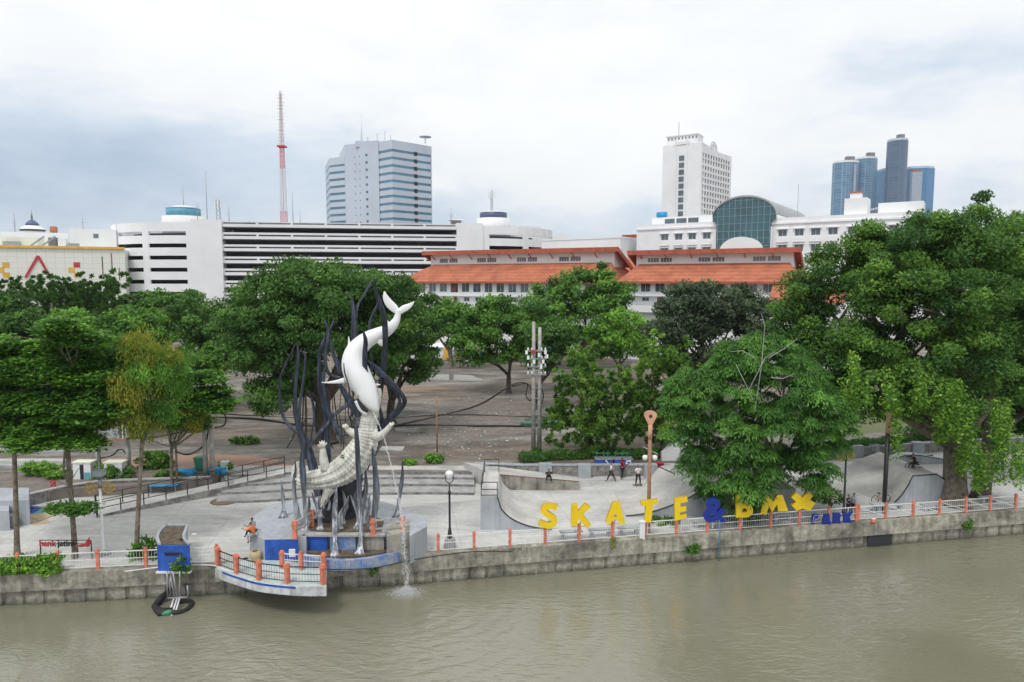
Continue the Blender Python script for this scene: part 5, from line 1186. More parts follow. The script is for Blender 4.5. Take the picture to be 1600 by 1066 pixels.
    for s in range(6):
        pts = []; 
        for i, p in enumerate(c):
            sp = .02+.14*(i/len(c))**2; pts.append(zp(p[0],p[1],p[2])+Vector((rr.gauss(0,sp),rr.gauss(0,sp),rr.gauss(0,.06))))
        i0 = 0 if s < 3 else rr.randint(len(c)//3, len(c)*2//3); m.tube(pts[i0:], [rr.uniform(.007,.016) for _ in pts[i0:]], 4)
    for i in range(420):
        p = c[int(len(c)*rr.uniform(.45,1)**.6)-1]; q = zp(p[0],p[1],p[2])+Vector((rr.gauss(0,.12),rr.gauss(0,.12),rr.gauss(0,.2))); s = rr.uniform(.008,.022); m.add([q,q+Vector((s,0,0)),q+Vector((0,s,0)),q+Vector((0,0,s*1.8))],[(0,2,1),(0,1,3),(1,2,3),(2,0,3)])
    e = zp(*a[-1]); e.z = -1.85
    for i in range(3800):
        r = abs(rr.gauss(0,.38)); q = rr.uniform(0,6.28); h = max(0, rr.gauss(.07,.09))*max(0,1.5-r); p = e+Vector((math.cos(q)*r*1.5,math.sin(q)*r,h)); s = rr.uniform(.015,.04); m.add([p,p+Vector((s,0,.01)),p+Vector((0,s,.01)),p+Vector((0,0,s*.7))],[(0,2,1),(0,1,3),(1,2,3),(2,0,3)])
    struct(m.build('water_jet', 'white_water'), 'thin water jet falling from the crocodile and splashing into the river', 'water jet', 'stuff')
monument()
def prismpx(m, px, z0, z1):
    P = [at(x, y, z1) for x, y in px]; m.prism([(p.x,p.y) for p in P], z0, z1)
def base():
    t = thing('plinth', 'raised grey and worn blue concrete base carrying the monument beside the river', 'base', at(530,850,0))
    def P(name, mat, px, z0, z1): m = MB(); prismpx(m, px, z0, z1); return m.build(name, mat, t)
    P('platform', 'grey_paint', [(413,843),(466,842),(476,834),(600,834),(640,828),(652,812),(638,797),(600,784),(540,777),(470,779),(425,788),(398,805),(390,832)], 0, 1.4)
    P('soil_bed', 'soil', [(484,829),(560,832),(596,829),(600,812),(570,803),(500,803),(482,812)], 1.40, 1.46)
    P('kerb', 'pole_grey', [(476,836),(602,836),(603,832),(476,832)], 1.405, 1.52)
    P('grey_block', 'grey_paint', [(640,838),(667,823),(667,805),(640,803)], 0, 1.75)
    P('tan_block', 'wall_old', [(604,838),(646,830),(640,815),(604,818)], .1, 1.7)
    P('lower_planter', 'soil', [(477,862),(520,870),(575,868),(625,858),(640,850),(640,846),(477,846)], .0, .50)
    # curved outer wall of the lower planter, blue and chipped
    m = MB(); c = [at(x,y,.55) for x,y in [(468,866),(500,874),(540,876),(580,872),(620,863),(642,852)]]; c = cat([tuple(p) for p in c], 5)
    for q0, q1 in zip(c, c[1:]): m.beam((q0[0],q0[1],.3),(q1[0],q1[1],.3),.28,.62)
    m.build('curved_wall', 'blue_worn', t)
    def facepanel(name, mat, x0, x1, y, z0, z1, d=.03):
        a, b = at(x0,y,1.4), at(x1,y,1.4); m = MB(); n = Vector((b.y-a.y, a.x-b.x, 0)).normalized()*d; m.add([Vector((p.x,p.y,z)) for z in (z0,z1) for p in (a+n*.1,b+n*.1,b+n,a+n)],[(0,1,2,3),(4,5,6,7),(3,2,6,7),(0,4,7,3),(1,5,6,2)]); m.build(name, mat, t)
    facepanel('blue_panel', 'blue_wall', 413.5, 465.5, 842.8, .02, 1.38); 
    for x0, x1, mt in ((482,512,'blue_wall'),(516,556,'blue_worn'),(560,600,'wall_old')): facepanel('blue_panel', mt, x0, x1, 836.5, .5, 1.38, .1)
    facepanel('grey_pilaster', 'grey_paint', 467, 480, 838.5, .1, 1.46, .25)
    m = MB(); a = at(457,868,.6); m.box(a.x-.18,a.x+.18,a.y-.1,a.y,.55,1.); m.build('notice_plate', 'white_paint', t)
    def rl(px):
        pts = [at(x,y,1.4) for x,y in px]
        for p in pts: m = MB(); m.box(p.x-.13,p.x+.13,p.y-.11,p.y+.11,1.405,2.5); m.box(p.x-.17,p.x+.17,p.y-.14,p.y+.14,2.25,2.36); m.build('rail_post', 'orange_post', t)
        m = MB()
        for a, b in zip(pts, pts[1:]):
            for z in (.45,.98): m.beam(a+Vector((0,0,z)), b+Vector((0,0,z)), .09)
        m.build('rail', 'pole_grey', t)
    rl([(461,842),(488,824)]); rl([(583,838),(629,834)]); rl([(555,822),(556,822.5)]) if False else None
base()
def balcony():
    t = thing('balcony', 'curved white and blue balcony jutting over the river left of the monument', 'balcony', bank(430))
    out = cat([tuple(at(x,y,.08)) for x,y in [(338,887),(352,893),(369,899),(404,909),(449,914.5),(480,916),(510,916)]], 5); inn = [bank(510,.3,.08), bank(338,.3,.08)]
    inn = [at(510,872,.08), at(470,880,.08), at(410,872,.08), at(338,882,.08)]
    poly = [(p[0],p[1]) for p in out]+[(p.x,p.y) for p in inn]
    mk('deck_pale', (.52,.60,.59), .6, .15, 1., streak=.2)
    m = MB(); m.prism(poly, -.10, .10); m.build('deck', 'deck_pale', t)
    m = MB(); 
    for a, b in zip(out, out[1:]): m.beam((a[0],a[1],-.2),(b[0],b[1],-.2),.16,.52)
    m.build('fascia', 'worn_white', t)
    m = MB()
    for a, b in list(zip(out, out[1:]))[2:22]: m.beam((a[0]+.0,a[1]-.085,.0),(b[0],b[1]-.085,.0),.02,.12)
    m.build('blue_stripe', 'blue_wall', t)
    m = MB()
    for px in (380,420,460,498): a = bank(px,0,0); m.beam((a.x,a.y,-1.2),(a.x,a.y-1.1,-.32),.2,.25)
    m.build('bracket', 'wall_old', t)
balcony()
railing('curved railing with five orange posts round the outer edge of the balcony', [at(x,y,.10) for x,y in ((341,884.5),(370,896),(405,906),(449,911.5),(505,913))], 1.1, raildark=True, post=.27)
railing('inner railing with three orange posts behind the balcony', [at(x,y,.12) for x,y in ((441,887),(471,889),(506,891))], .98, post=.24)
p = at(399,876,.1); t = thing('flower_pot', 'tilted round straw coloured pot on the balcony', 'pot', p); part(t, 'bowl', 'dry_pot', lambda m: m.lathe([(.18,0),(.34,.22),(.36,.42),(.26,.6),(.20,.6)], 14)); part(t, 'soil', 'soil', lambda m: m.lathe([(.19,.601),(.17,.61)], 12))
# ================================================================ blue planter and water intake
def blueplanter():
    a, b = at(249,851,1.6), at(297,851,1.6); w = b.x-a.x; Yf = at(272,887,.25).y
    t = thing('planter', 'tall planter with bright blue front and concave grey sides on the quay', 'planter', (a.x, Yf, 0)); 
    loc = lambda px, z: [(p.x-a.x, p.y-Yf) for p in (at(x, y, z) for x, y in px)]
    outl = loc([(249,851),(246,840),(250,830),(260,821),(293,821),(290,829),(287,838),(290,846),(297,851)], 1.5)
    part(t, 'body', 'grey_paint', lambda m: m.prism([(0,0),(w,0)]+outl[::-1][1:-1], 0, 1.44)); ring = outl[1:-1]
    def rim(m):
        c = cat(outl[:4], 4)+cat(outl[3:5], 1)+cat(outl[4:], 4)
        for p, q in zip(c, c[1:]): m.beam((p[0],p[1],1.50),(q[0],q[1],1.50),.16,.16)
    part(t, 'rim', 'grey_paint', rim)
    cx_ = sum(p[0] for p in outl)/9; cy_ = sum(p[1] for p in outl)/9
    part(t, 'soil', 'soil', lambda m: m.prism([(cx_+(x-cx_)*.9, cy_+(y-cy_)*.95) for x, y in outl], 1.441, 1.49)); part(t, 'blue_front', 'blue_wall', lambda m: m.box(-.02,w+.02,-.14,0,.1,1.62)); part(t, 'slot', 'dark_inside', lambda m: m.box(w*.23,w*.8,-.15,-.141,1.02,1.22))
    part(t, 'ledge', 'white_paint', lambda m: m.box(-.1,w+.1,-.25,-.0,.0,.095)); part(t, 'rubbish', 'white_paint', lambda m: (m.box(w*.55,w*.7,2.,2.15,1.451,1.5), m.box(w*.4,w*.5,1.,1.2,1.451,1.49)))
    t = thing('intake_frame', 'rusty white pipe frame hanging down the quay under the blue planter', 'frame', (a.x+w*.4, Yf-.3, -1.8)); x0 = a.x+w*.4
    def G_(px, py, Y=Yf-.45): p = atY(px, py, Y); return (p.x-x0, p.y-(Yf-.3), p.z+1.8)
    for i, seg in enumerate([[(261,893),(262,936)],[(281,893),(281,936)],[(265,893),(273,935)],[(270,893),(277,934)],[(293,915),(294,936)],[(261,935),(294,933)],[(266,930),(266,893)]]): part(t, 'pipe', 'grey_metal', lambda m: m.tube([G_(*q) for q in seg], .05, 6))
    for seg in [[(277,935),(268,962)],[(272,935),(264,958)],[(281,934),(272,964)]]: part(t, 'pipe', 'white_paint', lambda m: m.tube([G_(*seg[0]), G_(*seg[1], Yf-1.6)], .05, 6))
    c = at(282,950,-1.85); t = thing('floating_boom', 'black hose ring and rags floating in the river below the planter', 'hose', c)
    part(t, 'ring', 'rubber', lambda m: m.tube([(math.cos(q)*.55, math.sin(q)*.75, .07+.03*math.sin(3*q)) for q in [R(-120)+R(270)*i/20 for i in range(21)]], .14, 8))
    part(t, 'rag', 'rubber', lambda m: m.tube([(-.2,-.55,.1),(-.7,-.8,.12),(-1.2,-.3,.08),(-1.5,.0,.1),(-1.45,.6,.25),(-1.1,1.2,.6)], [.2,.26,.2,.17,.22,.12], 9)); part(t, 'net', 'green_plastic', lambda m: m.tube([(-.6,-.9,.1),(-.25,-.8,.14),(0,-.6,.1)], [.1,.16,.08], 8))
blueplanter()
t = thing('water_pipe', 'thin light blue pipe running down the quay wall into the river', 'pipe', bank(1122)); part(t, 'pipe', 'blue_plastic', lambda m: m.tube([(0,-.05,1.),(0,-.27,.9),(0.02,-.3,-1.9)], .035, 6)) ; part(t, 'clamp', 'grey_metal', lambda m: m.box(-.05,.05,-.3,-.2,-.5,-.42))
def cables_on_quay():
    m = MB(); q = cat([tuple(at(x,y,.12)) for x,y in [(195,893),(245,887),(300,883),(335,884),(352,890),(400,902)]], 5); m.tube(q, .035, 5); tag(m.build('hose', 'white_paint'), 'white hose lying along the quay edge by the blue planter', 'hose')
    m = MB(); q = cat([tuple(at(x,y,.12)) for x,y in [(515,890),(580,888),(640,876),(690,868),(740,862),(800,862)]], 5); m.tube(q, .03, 5); tag(m.build('hose', 'rubber'), 'dark hose draped along the quay beside the lamp post', 'hose')
cables_on_quay()
# ================================================================ steps, ramps, walls around the plaza
def steps():
    t = thing('wide_steps', 'low wide grey steps curving behind the monument', 'steps', at(560,780,0))
    for k, (yl, yr, z) in enumerate([(783,770,.19),(769,757,.38),(757,746,.57),(742,735,.76)]):
        L = [(338+k*8,yl),(420,yl-2.5),(520,(yl+yr)/2-4.),(640,yr-1),(741,yr)]; m = MB(); bk = [at(741,733,G),at(338,733,G)]; f = cat([tuple(at(x,y,z)) for x,y in L], 4); m.prism([(p[0],p[1]) for p in f]+[(bk[0].x,bk[0].y+1+k*.01),(bk[1].x,bk[1].y+1+k*.01)], 0, z); m.build('step', 'stone_pave' if k < 3 else 'concrete', t)
        m = MB(); 
        for a, b in zip(f, f[1:]): m.beam((a[0],a[1]-.015,z/2+.0+z*.0),(b[0],b[1]-.015,z/2),.03,z-.06)
        m.build('riser', 'stone', t)
steps()
def leftramp():
    t = thing('access_ramp', 'long sloping access ramp with black handrails on the left', 'ramp', at(152,808,0))
    a0, a1 = at(152,808,0), at(445,741,.8); b0, b1 = at(150,795,0), at(445,731,.8)
    m = MB(); z0 = .05
    m.add([(a0.x,a0.y,0),(a1.x,a1.y,0),(b1.x,b1.y,0),(b0.x,b0.y,0),(a0.x,a0.y,z0),(a1.x,a1.y,.8),(b1.x,b1.y,.8),(b0.x,b0.y,z0)],[(0,3,2,1),(4,5,6,7),(0,1,5,4),(1,2,6,5),(2,3,7,6),(3,0,4,7)]); m.build('slope', 'plaza', t)
    m = MB(); m.add([(a0.x,a0.y-.16,0),(a1.x,a1.y-.16,0),(a1.x,a1.y-.005,0),(a0.x,a0.y-.005,0),(a0.x,a0.y-.16,.12),(a1.x,a1.y-.16,.9),(a1.x,a1.y-.005,.9),(a0.x,a0.y-.005,.12)],[(0,3,2,1),(4,5,6,7),(0,1,5,4),(1,2,6,5),(2,3,7,6),(3,0,4,7)]); m.build('kerb', 'stone', t)
    for nm, A, B, n in (('front', a0, a1, 9), ('back', b0, b1, 8)):
        m = MB(); up = Vector((0,0,1)); A = Vector((A.x,A.y,.05)); B = Vector((B.x,B.y,.8))
        for i in range(n+1): q = A.lerp(B, i/n); m.beam(q, q+up*1.0, .06 if i else .1)
        for h in (.98,.55): m.beam(A+up*h, B+up*h, .05)
        m.build('handrail', 'black_metal', t)
leftramp()
def lw(name, label, pts, z0, z1, th, mat, pillars=(), cap='grey_paint', catg='wall', pm='grey_paint'):
    P = [at(x,y,z0) for x,y in pts]; t = thing(name, label, catg, P[0]); m = MB()
    for a, b in zip(P, P[1:]): m.beam(a+Vector((0,0,(z1-z0)/2)), b+Vector((0,0,(z1-z0)/2)), th, z1-z0)
    m.build('wall', mat, t); m = MB()
    for a, b in zip(P, P[1:]): m.beam(a+Vector((0,0,z1-z0+.05)), b+Vector((0,0,z1-z0+.05)), th+.1, .09)
    m.build('coping', cap, t)
    for x, y in pillars: q = at(x,y,z0); m = MB(); m.box(q.x-.55,q.x+.55,q.y-.35,q.y+.35,z0,z1+.22); m.build('pillar', pm, t)
    return t
lw('stone_wall', 'rubble stone wall with grey pillars under the hedge behind the skaters', [(742,741.5),(820,744),(868,744),(1060,743),(1345,713)], 0, .95, .4, 'stone', [(852,745),(913,746),(1016,746),(1085,741),(1338,714)])
lw('stone_wall', 'stone wall with tall grey pillars behind the bike rider', [(1345,713),(1480,704),(1900,681)], 0, .9, .4, 'stone', [(1362,711),(1432,708),(1560,700)])
lw('stone_wall', 'weathered stone planter wall behind the blue tarpaulin on the left', [(-300,790),(46,790),(106,776),(160,768),(330,762)], 0, .85, .35, 'stone', [], 'pole_grey')
def earth(label, pts, z):
    m = MB(); prismpx(m, pts, .0, z); struct(m.build('ground', 'damp_soil'), label, 'ground')
earth('planting bed of dark earth behind the left stone wall', [(-300,775),(46,775),(106,764),(330,752),(345,738),(330,726),(-300,730)], .72)
t = thing('stepped_block', 'stepped grey concrete block at the far left of the plaza', 'block', at(-20,800,0))
for i, (x1, y, z) in enumerate(((24,808,.9),(14,800,1.4),(45,784,1.75))): m = MB(); prismpx(m, [(-140,y),(x1,y-2),(x1,y-22),(-140,y-20)], 0, z); m.build('tier', 'grey_paint', t)
for lab, y, z, x1 in (('long pale concrete terrace kerb farthest behind the left bushes', 707, .95, 108), ('long pale concrete terrace kerb nearest behind the left bushes', 729, .95, 104)):
    t = thing('terrace_kerb', lab, 'kerb', at(0,y,G)); a, b = at(-80,y,G), at(x1,y-1,G); part(t, 'kerb', 'concrete', lambda m: m.box(a.x-at(0,y,G).x,b.x-at(0,y,G).x,0,.8,0,.5)); part(t, 'step', 'stone_pave', lambda m: m.box(a.x-at(0,y,G).x,b.x-at(0,y,G).x,-.6,-.005,0,.25))
def quarterpipes():
    Yf = 46.6; t = thing('quarter_pipe', 'grey quarter pipe with railed platform left of the letter S', 'skate ramp', at(751,828,0)); o = at(751,828,0); z1 = 2.3
    W0 = at(777,828,0).x-o.x; X1 = at(862,828,0).x-o.x; Ln = 6.2
    prof = [(0,0),(0,z1),(W0,z1)]+[(W0+(X1-W0)*math.sin(a), .04+(z1-.04)*(1-math.cos(math.pi/2-a)*0-math.sin(a)) if False else .04+(z1-.04)*(1-math.sin(a*0+math.acos(max(-1,min(1,1-(math.sin(a))))))) ) for a in [0]]
    prof = [(0,0),(0,z1),(W0,z1)]
    for i in range(1,15): u = i/14; prof.append((W0+(X1-W0)*u, .04+(z1-.04)*(1-math.sqrt(max(0,1-(1-u)**2)))))
    prof.append((X1,0)); part(t, 'ramp', 'grey_paint', lambda m: m.plate(prof, 0, Ln))
    part(t, 'surface', 'concrete', lambda m: [m.quad((prof[i][0],.02,prof[i][1]+.008),(prof[i+1][0],.02,prof[i+1][1]+.008),(prof[i+1][0],Ln-.02,prof[i+1][1]+.008),(prof[i][0],Ln-.02,prof[i][1]+.008)) for i in range(1,len(prof)-2)])
    part(t, 'coping', 'black_metal', lambda m: m.tube([(x,-.02,z+.03) for x,z in prof[2:-1]], .045, 6))
    def g(m):
        for h in (.5,1.): m.beam((.05,.1,z1+h),(.05,Ln-.2,z1+h),.05); m.beam((.05,.1,z1+h),(W0,.1,z1+h),.05); m.beam((.05,Ln-.2,z1+h),(W0,Ln-.2,z1+h),.05)
        for x, y in ((.05,.1),(W0,.1),(.05,Ln/2),(.05,Ln-.2),(W0,Ln-.2)): m.beam((x,y,z1),(x,y,z1+1.02),.05)
        m.beam((.05,.1,z1+.1),(W0,.1,z1+.1),.05)
    part(t, 'guard_rail', 'black_metal', g)
    # low bank beside it
    o = at(770,766,0); t = thing('bank_ramp', 'long low concrete bank sloping down to the right behind the quarter pipe', 'skate ramp', o); x1 = at(905,766,0).x-o.x
    part(t, 'slope', 'concrete', lambda m: m.add([(0,0,0),(x1,.1,0),(x1,3.6,0),(-2.6,3.6,0),(0,0,1.35),(x1,.1,.68),(x1,3.6,.08),(-2.6,3.6,1.35)],[(0,3,2,1),(4,5,6,7),(0,1,5,4),(1,2,6,5),(2,3,7,6),(3,0,4,7)]))
    part(t, 'edge_bar', 'rust_pole', lambda m: m.tube([(0,-.03,1.37),(x1,.07,.70)], .035, 5)); part(t, 'front_wall', 'wall_old', lambda m: m.add([(0,-.02,0.01),(x1,.08,0.01),(x1,.08,.66),(0,-.02,1.33)],[(0,1,2,3)]))
    # right quarter pipe
    o = at(978,807,0); t = thing('quarter_pipe', 'wide grey quarter pipe behind the letters T and E', 'skate ramp', o); X0 = at(1092,797,0).x-o.x; z1 = 2.0; XE = at(1230,797,0).x-o.x; Ln = 5.5
    pr = [(0,0)]
    for i in range(15): u = i/14; pr.append((X0*u, .03+(z1-.03)*(u**1.7)))
    pr += [(XE,z1),(XE,0)]; part(t, 'ramp', 'grey_paint', lambda m: m.plate(pr, 0, Ln)); part(t, 'coping', 'black_metal', lambda m: m.tube([(x,-.02,z+.03) for x,z in pr[1:16]], .045, 6))
    part(t, 'surface', 'concrete', lambda m: [m.quad((pr[i][0],.02,pr[i][1]+.008),(pr[i+1][0],.02,pr[i+1][1]+.008),(pr[i+1][0],Ln-.02,pr[i+1][1]+.008),(pr[i][0],Ln-.02,pr[i][1]+.008)) for i in range(1,16)])
    o = at(1000,770,0); t = thing('hip_ramp', 'pale folded hip ramp with tall back beside the peach post', 'skate ramp', o)
    def P(x,y,z): p = at(x,y,z); return p-o
    v = [P(1000,770,0),P(1085,775,0),P(1085,745,0),P(1012,748,0),P(1056,742,1.5),P(1085,742,1.5),P(1030,730,1.4),P(1034,728,1.4),P(1085,722,1.4)]
    part(t, 'slope', 'concrete', lambda m: m.add(v,[(0,1,5,4),(0,4,6,3),(4,5,8,7,6),(1,2,8,5),(3,6,7,8,2)])); part(t, 'coping', 'black_metal', lambda m: (m.tube([v[6]+Vector((0,0,.03)),v[4]+Vector((0,0,.03)),v[4]+Vector((.1,-.2,-.35))],.04,5), m.tube([v[4]+Vector((0,0,.03)),v[5]+Vector((0,0,.03))],.04,5)))
    q = P(1034,733,0); part(t, 'back_wall', 'white_wall', lambda m: m.add([(q.x,q.y,0),(q.x+2.6,q.y,0),(q.x+2.6,q.y,2.9),(q.x+1.2,q.y,2.6),(q.x,q.y+.0,1.5)]+[(q.x,q.y+.5,0),(q.x+2.6,q.y+.5,0),(q.x+2.6,q.y+.5,2.9),(q.x+1.2,q.y+.5,2.6),(q.x,q.y+.5,1.5)],[(0,1,2,3,4),(9,8,7,6,5),(4,3,8,9),(3,2,7,8),(1,6,7,2),(0,4,9,5)]))
    # pyramid on the right
    o = at(1340,760,0); t = thing('pyramid_ramp', 'large weathered concrete pyramid ramp under the bike rider', 'skate ramp', o)
    A,B,C_,D = P(1338,719,1.75),P(1375,706,1.75),P(1418,730,1.55),P(1385,731,1.6)
    E1,E2,E3,E4,E5 = P(1292,751,0),P(1380,786,0),P(1425,768,0),P(1450,735,0),P(1366,716,0); H = P(1425,750,1.0)
    part(t, 'slope', 'wall_old' if False else 'concrete', lambda m: m.add([A,B,C_,D,E1,E2,E3,E4,E5,H],[(0,3,2,1),(4,5,3,0),(5,6,9,3),(3,9,2),(9,6,7),(2,9,7),(1,2,7,8),(0,1,8,4)]))
    t = thing('quarter_pipe', 'blue grey side walled ramp beside the thick rain tree trunk', 'skate ramp', at(1397,786,0)); o = at(1397,786,0)
    def P2(x,y): p = atY(x,y,o.y); return (p.x-o.x, max(0,p.z))
    pf = [P2(1397,786),P2(1409,774),P2(1418,760),P2(1426,744),P2(1463,741.5),P2(1476,750),P2(1492,760),P2(1494,784)]; pf[0] = (0,0); pf[-1] = (pf[-1][0],0)
    part(t, 'ramp', 'grey_paint', lambda m: m.plate(pf, 0, 3.2)); part(t, 'coping', 'black_metal', lambda m: m.tube([(x,-.02,z+.03) for x,z in pf[:-1]], .05, 6))
    part(t, 'surface', 'concrete', lambda m: [m.quad((pf[i][0],.03,pf[i][1]+.01),(pf[i+1][0],.03,pf[i+1][1]+.01),(pf[i+1][0],3.18,pf[i+1][1]+.01),(pf[i][0],3.18,pf[i][1]+.01)) for i in range(0,6)])
    o = at(1385,724,0); t = thing('small_ramp', 'small grey spine ramp behind the bike rider', 'skate ramp', o); part(t, 'slope', 'grey_paint', lambda m: m.plate([(0,0),(1.7,.75),(3.,.75),(7.2,0)],0,1.2)); part(t, 'coping', 'black_metal', lambda m: m.tube([(0,-.02,.03),(1.7,-.02,.78),(3,-.02,.78),(7.2,-.02,.03)],.05,5))
    o = at(1409,721,0); t = thing('grind_rail', 'low black grind rail in front of the stone wall on the right', 'rail', o); part(t, 'bar', 'black_metal', lambda m: m.beam((0,0,.5),(3.1,.3,.5),.09)); 
    for x in (0,1.9,3.05): part(t, 'leg', 'black_metal', lambda m: m.beam((x,x*.1,0),(x,x*.1,.46),.06))
quarterpipes()
# ================================================================ lamps, poles, cables
def lampposts():
    o = at(703,857,0); t = thing('street_lamp', 'classic black lamp post with round glass head near the quay', 'lamp post', o)
    part(t, 'plinth', 'stone_pave', lambda m: (m.box(-.34,.34,-.3,.3,0,.5), m.box(-.27,.27,-.24,.24,.5,.68))); part(t, 'post', 'black_metal', lambda m: m.lathe([(.16,.68),(.13,1.),(.09,1.3),(.07,1.35),(.065,3.5),(.10,3.55),(.10,3.7),(.05,3.75),(.05,4.25)], 10))
    part(t, 'yoke', 'black_metal', lambda m: (m.tube([(0,0,4.2),(-.24,0,4.42),(-.26,0,4.75)],.03,6), m.tube([(0,0,4.2),(.24,0,4.42),(.26,0,4.75)],.03,6))); part(t, 'globe', 'lamp_glass', lambda m: m.lathe([(.06,4.45),(.17,4.6),(.25,4.8),(.26,4.9),(.2,5.0),(.05,5.06)], 14))
    o = at(162,866,0); t = thing('street_lamp', 'slender white lamp post with two golden wheel emblems behind the red sign', 'lamp post', o)
    part(t, 'base', 'stone_pave', lambda m: m.lathe([(.42,0),(.4,.1),(.2,.13)], 12)); part(t, 'post', 'white_paint', lambda m: m.lathe([(.14,.13),(.14,.4),(.1,.5),(.085,1.4),(.075,4.2)], 10)); part(t, 'upper_post', 'grey_metal', lambda m: m.lathe([(.1,4.21),(.1,4.7),(.06,4.75),(.05,8)], 8))
    part(t, 'head', 'grey_paint', lambda m: m.box(-.28,.28,-.25,.25,5.0,5.35)); part(t, 'lens', 'window_glass', lambda m: m.box(-.15,.15,-.2,.2,4.78,4.99))
    def wheel(m, cx, cz, r, y=0):
        m.tube([(cx+math.cos(a)*r,y,cz+math.sin(a)*r) for a in [2*math.pi*i/18 for i in range(19)]], r*.13, 6); m.tube([(cx+math.cos(a)*r*.35,y,cz+math.sin(a)*r*.35) for a in [2*math.pi*i/10 for i in range(11)]], r*.1, 5)
        for i in range(6): a = math.pi*i/3+.3; m.beam((cx+math.cos(a)*r*.3,y,cz+math.sin(a)*r*.3),(cx+math.cos(a)*r,y,cz+math.sin(a)*r),r*.12)
    for s in (-1,1): part(t, 'wheel_emblem', 'gold', lambda m: (wheel(m, s*.55, 4.25, .33, -.05), m.beam((s*.1,0,4.1),(s*.3,-.04,4.2),.05)))
    o = at(1318,806,0); t = thing('street_lamp', 'black lamp post with golden wheel near the standing pair', 'lamp post', o); part(t, 'post', 'black_metal', lambda m: m.lathe([(.14,0),(.12,.5),(.08,.6),(.065,4.1)], 10)); part(t, 'bracket', 'black_metal', lambda m: m.lathe([(.1,4.11),(.1,4.25),(.03,4.3),(.03,4.9)], 8)); part(t, 'wheel_emblem', 'gold', lambda m: wheel(m, .38, 4.45, .30)); part(t, 'wheel_emblem', 'gold', lambda m: wheel(m, -.38, 4.3, .27))
    o = at(1013,832,0); t = thing('banner_post', 'rusty brown post topped by a peach teardrop head with round hole', 'post', o); zt = 8.3
    part(t, 'post', 'rust_pole', lambda m: m.lathe([(.13,0),(.13,6.4)], 10)); part(t, 'upper_post', 'peach', lambda m: m.lathe([(.14,6.41),(.14,7.4)], 10))
    def hd(m):
        n = 20; po = [(.42*math.cos(a), 8.05+.30*math.sin(a)) for a in [R(-10)+R(200)*i/n for i in range(n+1)]]; po = [(-.14,7.41)]+[(-.14,7.41)][:0]+[] + po[::-1] + [(.14,7.41)]
        hole = [(.12*math.cos(a), 7.98+.12*math.sin(a)) for a in [2*math.pi*i/12 for i in range(12)]]; m.plate(po, -.09, .09); m.cm = 1; m.plate(hole, -.10, -.091)
    part(t, 'head', ['peach','dark_inside'], hd)
    part(t, 'floodlight_arm', 'pole_grey', lambda m: (m.beam((-.45,0,5.9),(.55,0,5.4),.05), m.beam((-.3,0,5.3),(.3,0,5.3),.06)))
    for s in (-1,1): part(t, 'floodlight', 'white_paint', lambda m: m.lathe([(.06,5.0),(.17,5.08),(.17,5.3),(.05,5.36)], 10, (s*.33,-.1,0)))
    o = at(1381,800,0); t = thing('banner_post', 'tall black post with orange painted top right of the wheel lamp', 'post', o); part(t, 'post', 'black_metal', lambda m: m.lathe([(.16,0),(.15,5.9)], 10)); part(t, 'painted_top', 'peach', lambda m: m.lathe([(.15,5.91),(.15,7.6)], 10))
lampposts()
def utility(label, foot, top, z=G, double=True, arms=(), r=.19, mat='pole_grey', boxes=True):
    o = at(*foot, z); h = atY(top[0], top[1], o.y).z-z; t = thing('utility_pole', label, 'utility pole', o)
    for s in ((-.28,.28) if double else (0,)): part(t, 'pole', mat, lambda m: m.lathe([(r*1.15,0),(r*.8,h-(.5 if s > 0 else 0))], 10, (s,0,0)))
    for zz in arms: part(t, 'cross_arm', 'grey_metal', lambda m: m.box(-.9,.9,-.28,-.18,h*zz,h*zz+.1)); part(t, 'insulators', 'white_paint', lambda m: [m.lathe([(.07,h*zz+.1),(.09,h*zz+.2),(.05,h*zz+.34)], 6, (x,-.23,0)) for x in (-.8,-.45,.45,.8)])
    if boxes and arms:
        part(t, 'switch_gear', 'white_wall', lambda m: [m.box(x-.11,x+.11,-.5,-.3,h*zz,h*zz+.34) for x, zz in ((-.95,.76),(-.8,.72),(.8,.76),(.95,.73),(.2,.74),(-.25,.69),(.6,.69),(.4,.65))])
        part(t, 'switch_gear', 'red_paint', lambda m: m.box(-.5,-.1,-.46,-.3,h*.77,h*.79)); part(t, 'bolts', 'grey_metal', lambda m: [m.box(-.4,.4,-.24,-.16,h*z_,h*z_+.05) for z_ in (.2,.3,.42,.5)])
    return o, h
utility('pair of tall concrete utility poles with white insulators in front of the lot trees', (838,708), (836,503), arms=(.78,.72,.66,.60))
utility('twin grey utility poles behind the ramp near the green bin', (327,742), (327,648), arms=(), boxes=False); utility('short pole just left of the transformer cabinet', (155,742), (150,668), double=False)
utility('concrete pole right of the transformer cabinet', (202,742), (198,662), double=False); utility('plain concrete pole standing on the far left part of the lot', (333,622), (336,530), double=False, arms=())
utility('thin wooden pole in the litter strewn part of the lot', (683,712), (676,618), double=False, r=.07, mat='rust_pole'); utility('pole among the back left trees', (88,600), (86,474), double=False, mat='bark_dark')
utility('slim red post at the left edge of the fig', (405,624), (405,588), double=False, r=.11, mat='mast_red')
def transformer():
    o = at(178,742,G); t = thing('transformer', 'grey transformer box on a platform between two poles', 'transformer', o+Vector((0,-.1,3.3))); part(t, 'platform', 'rust_pole', lambda m: m.box(-1.5,1.5,-.5,.5,-.25,-.08)); part(t, 'cabinet', 'grey_paint', lambda m: m.box(-.9,.9,-.4,.4,0-.079,1.1)); part(t, 'frame_post', 'white_paint', lambda m: (m.box(-1.3,-1.22,-.5,-.42,-.079,1.2), m.box(1.2,1.28,-.5,-.42,-.079,1.0)))
transformer()
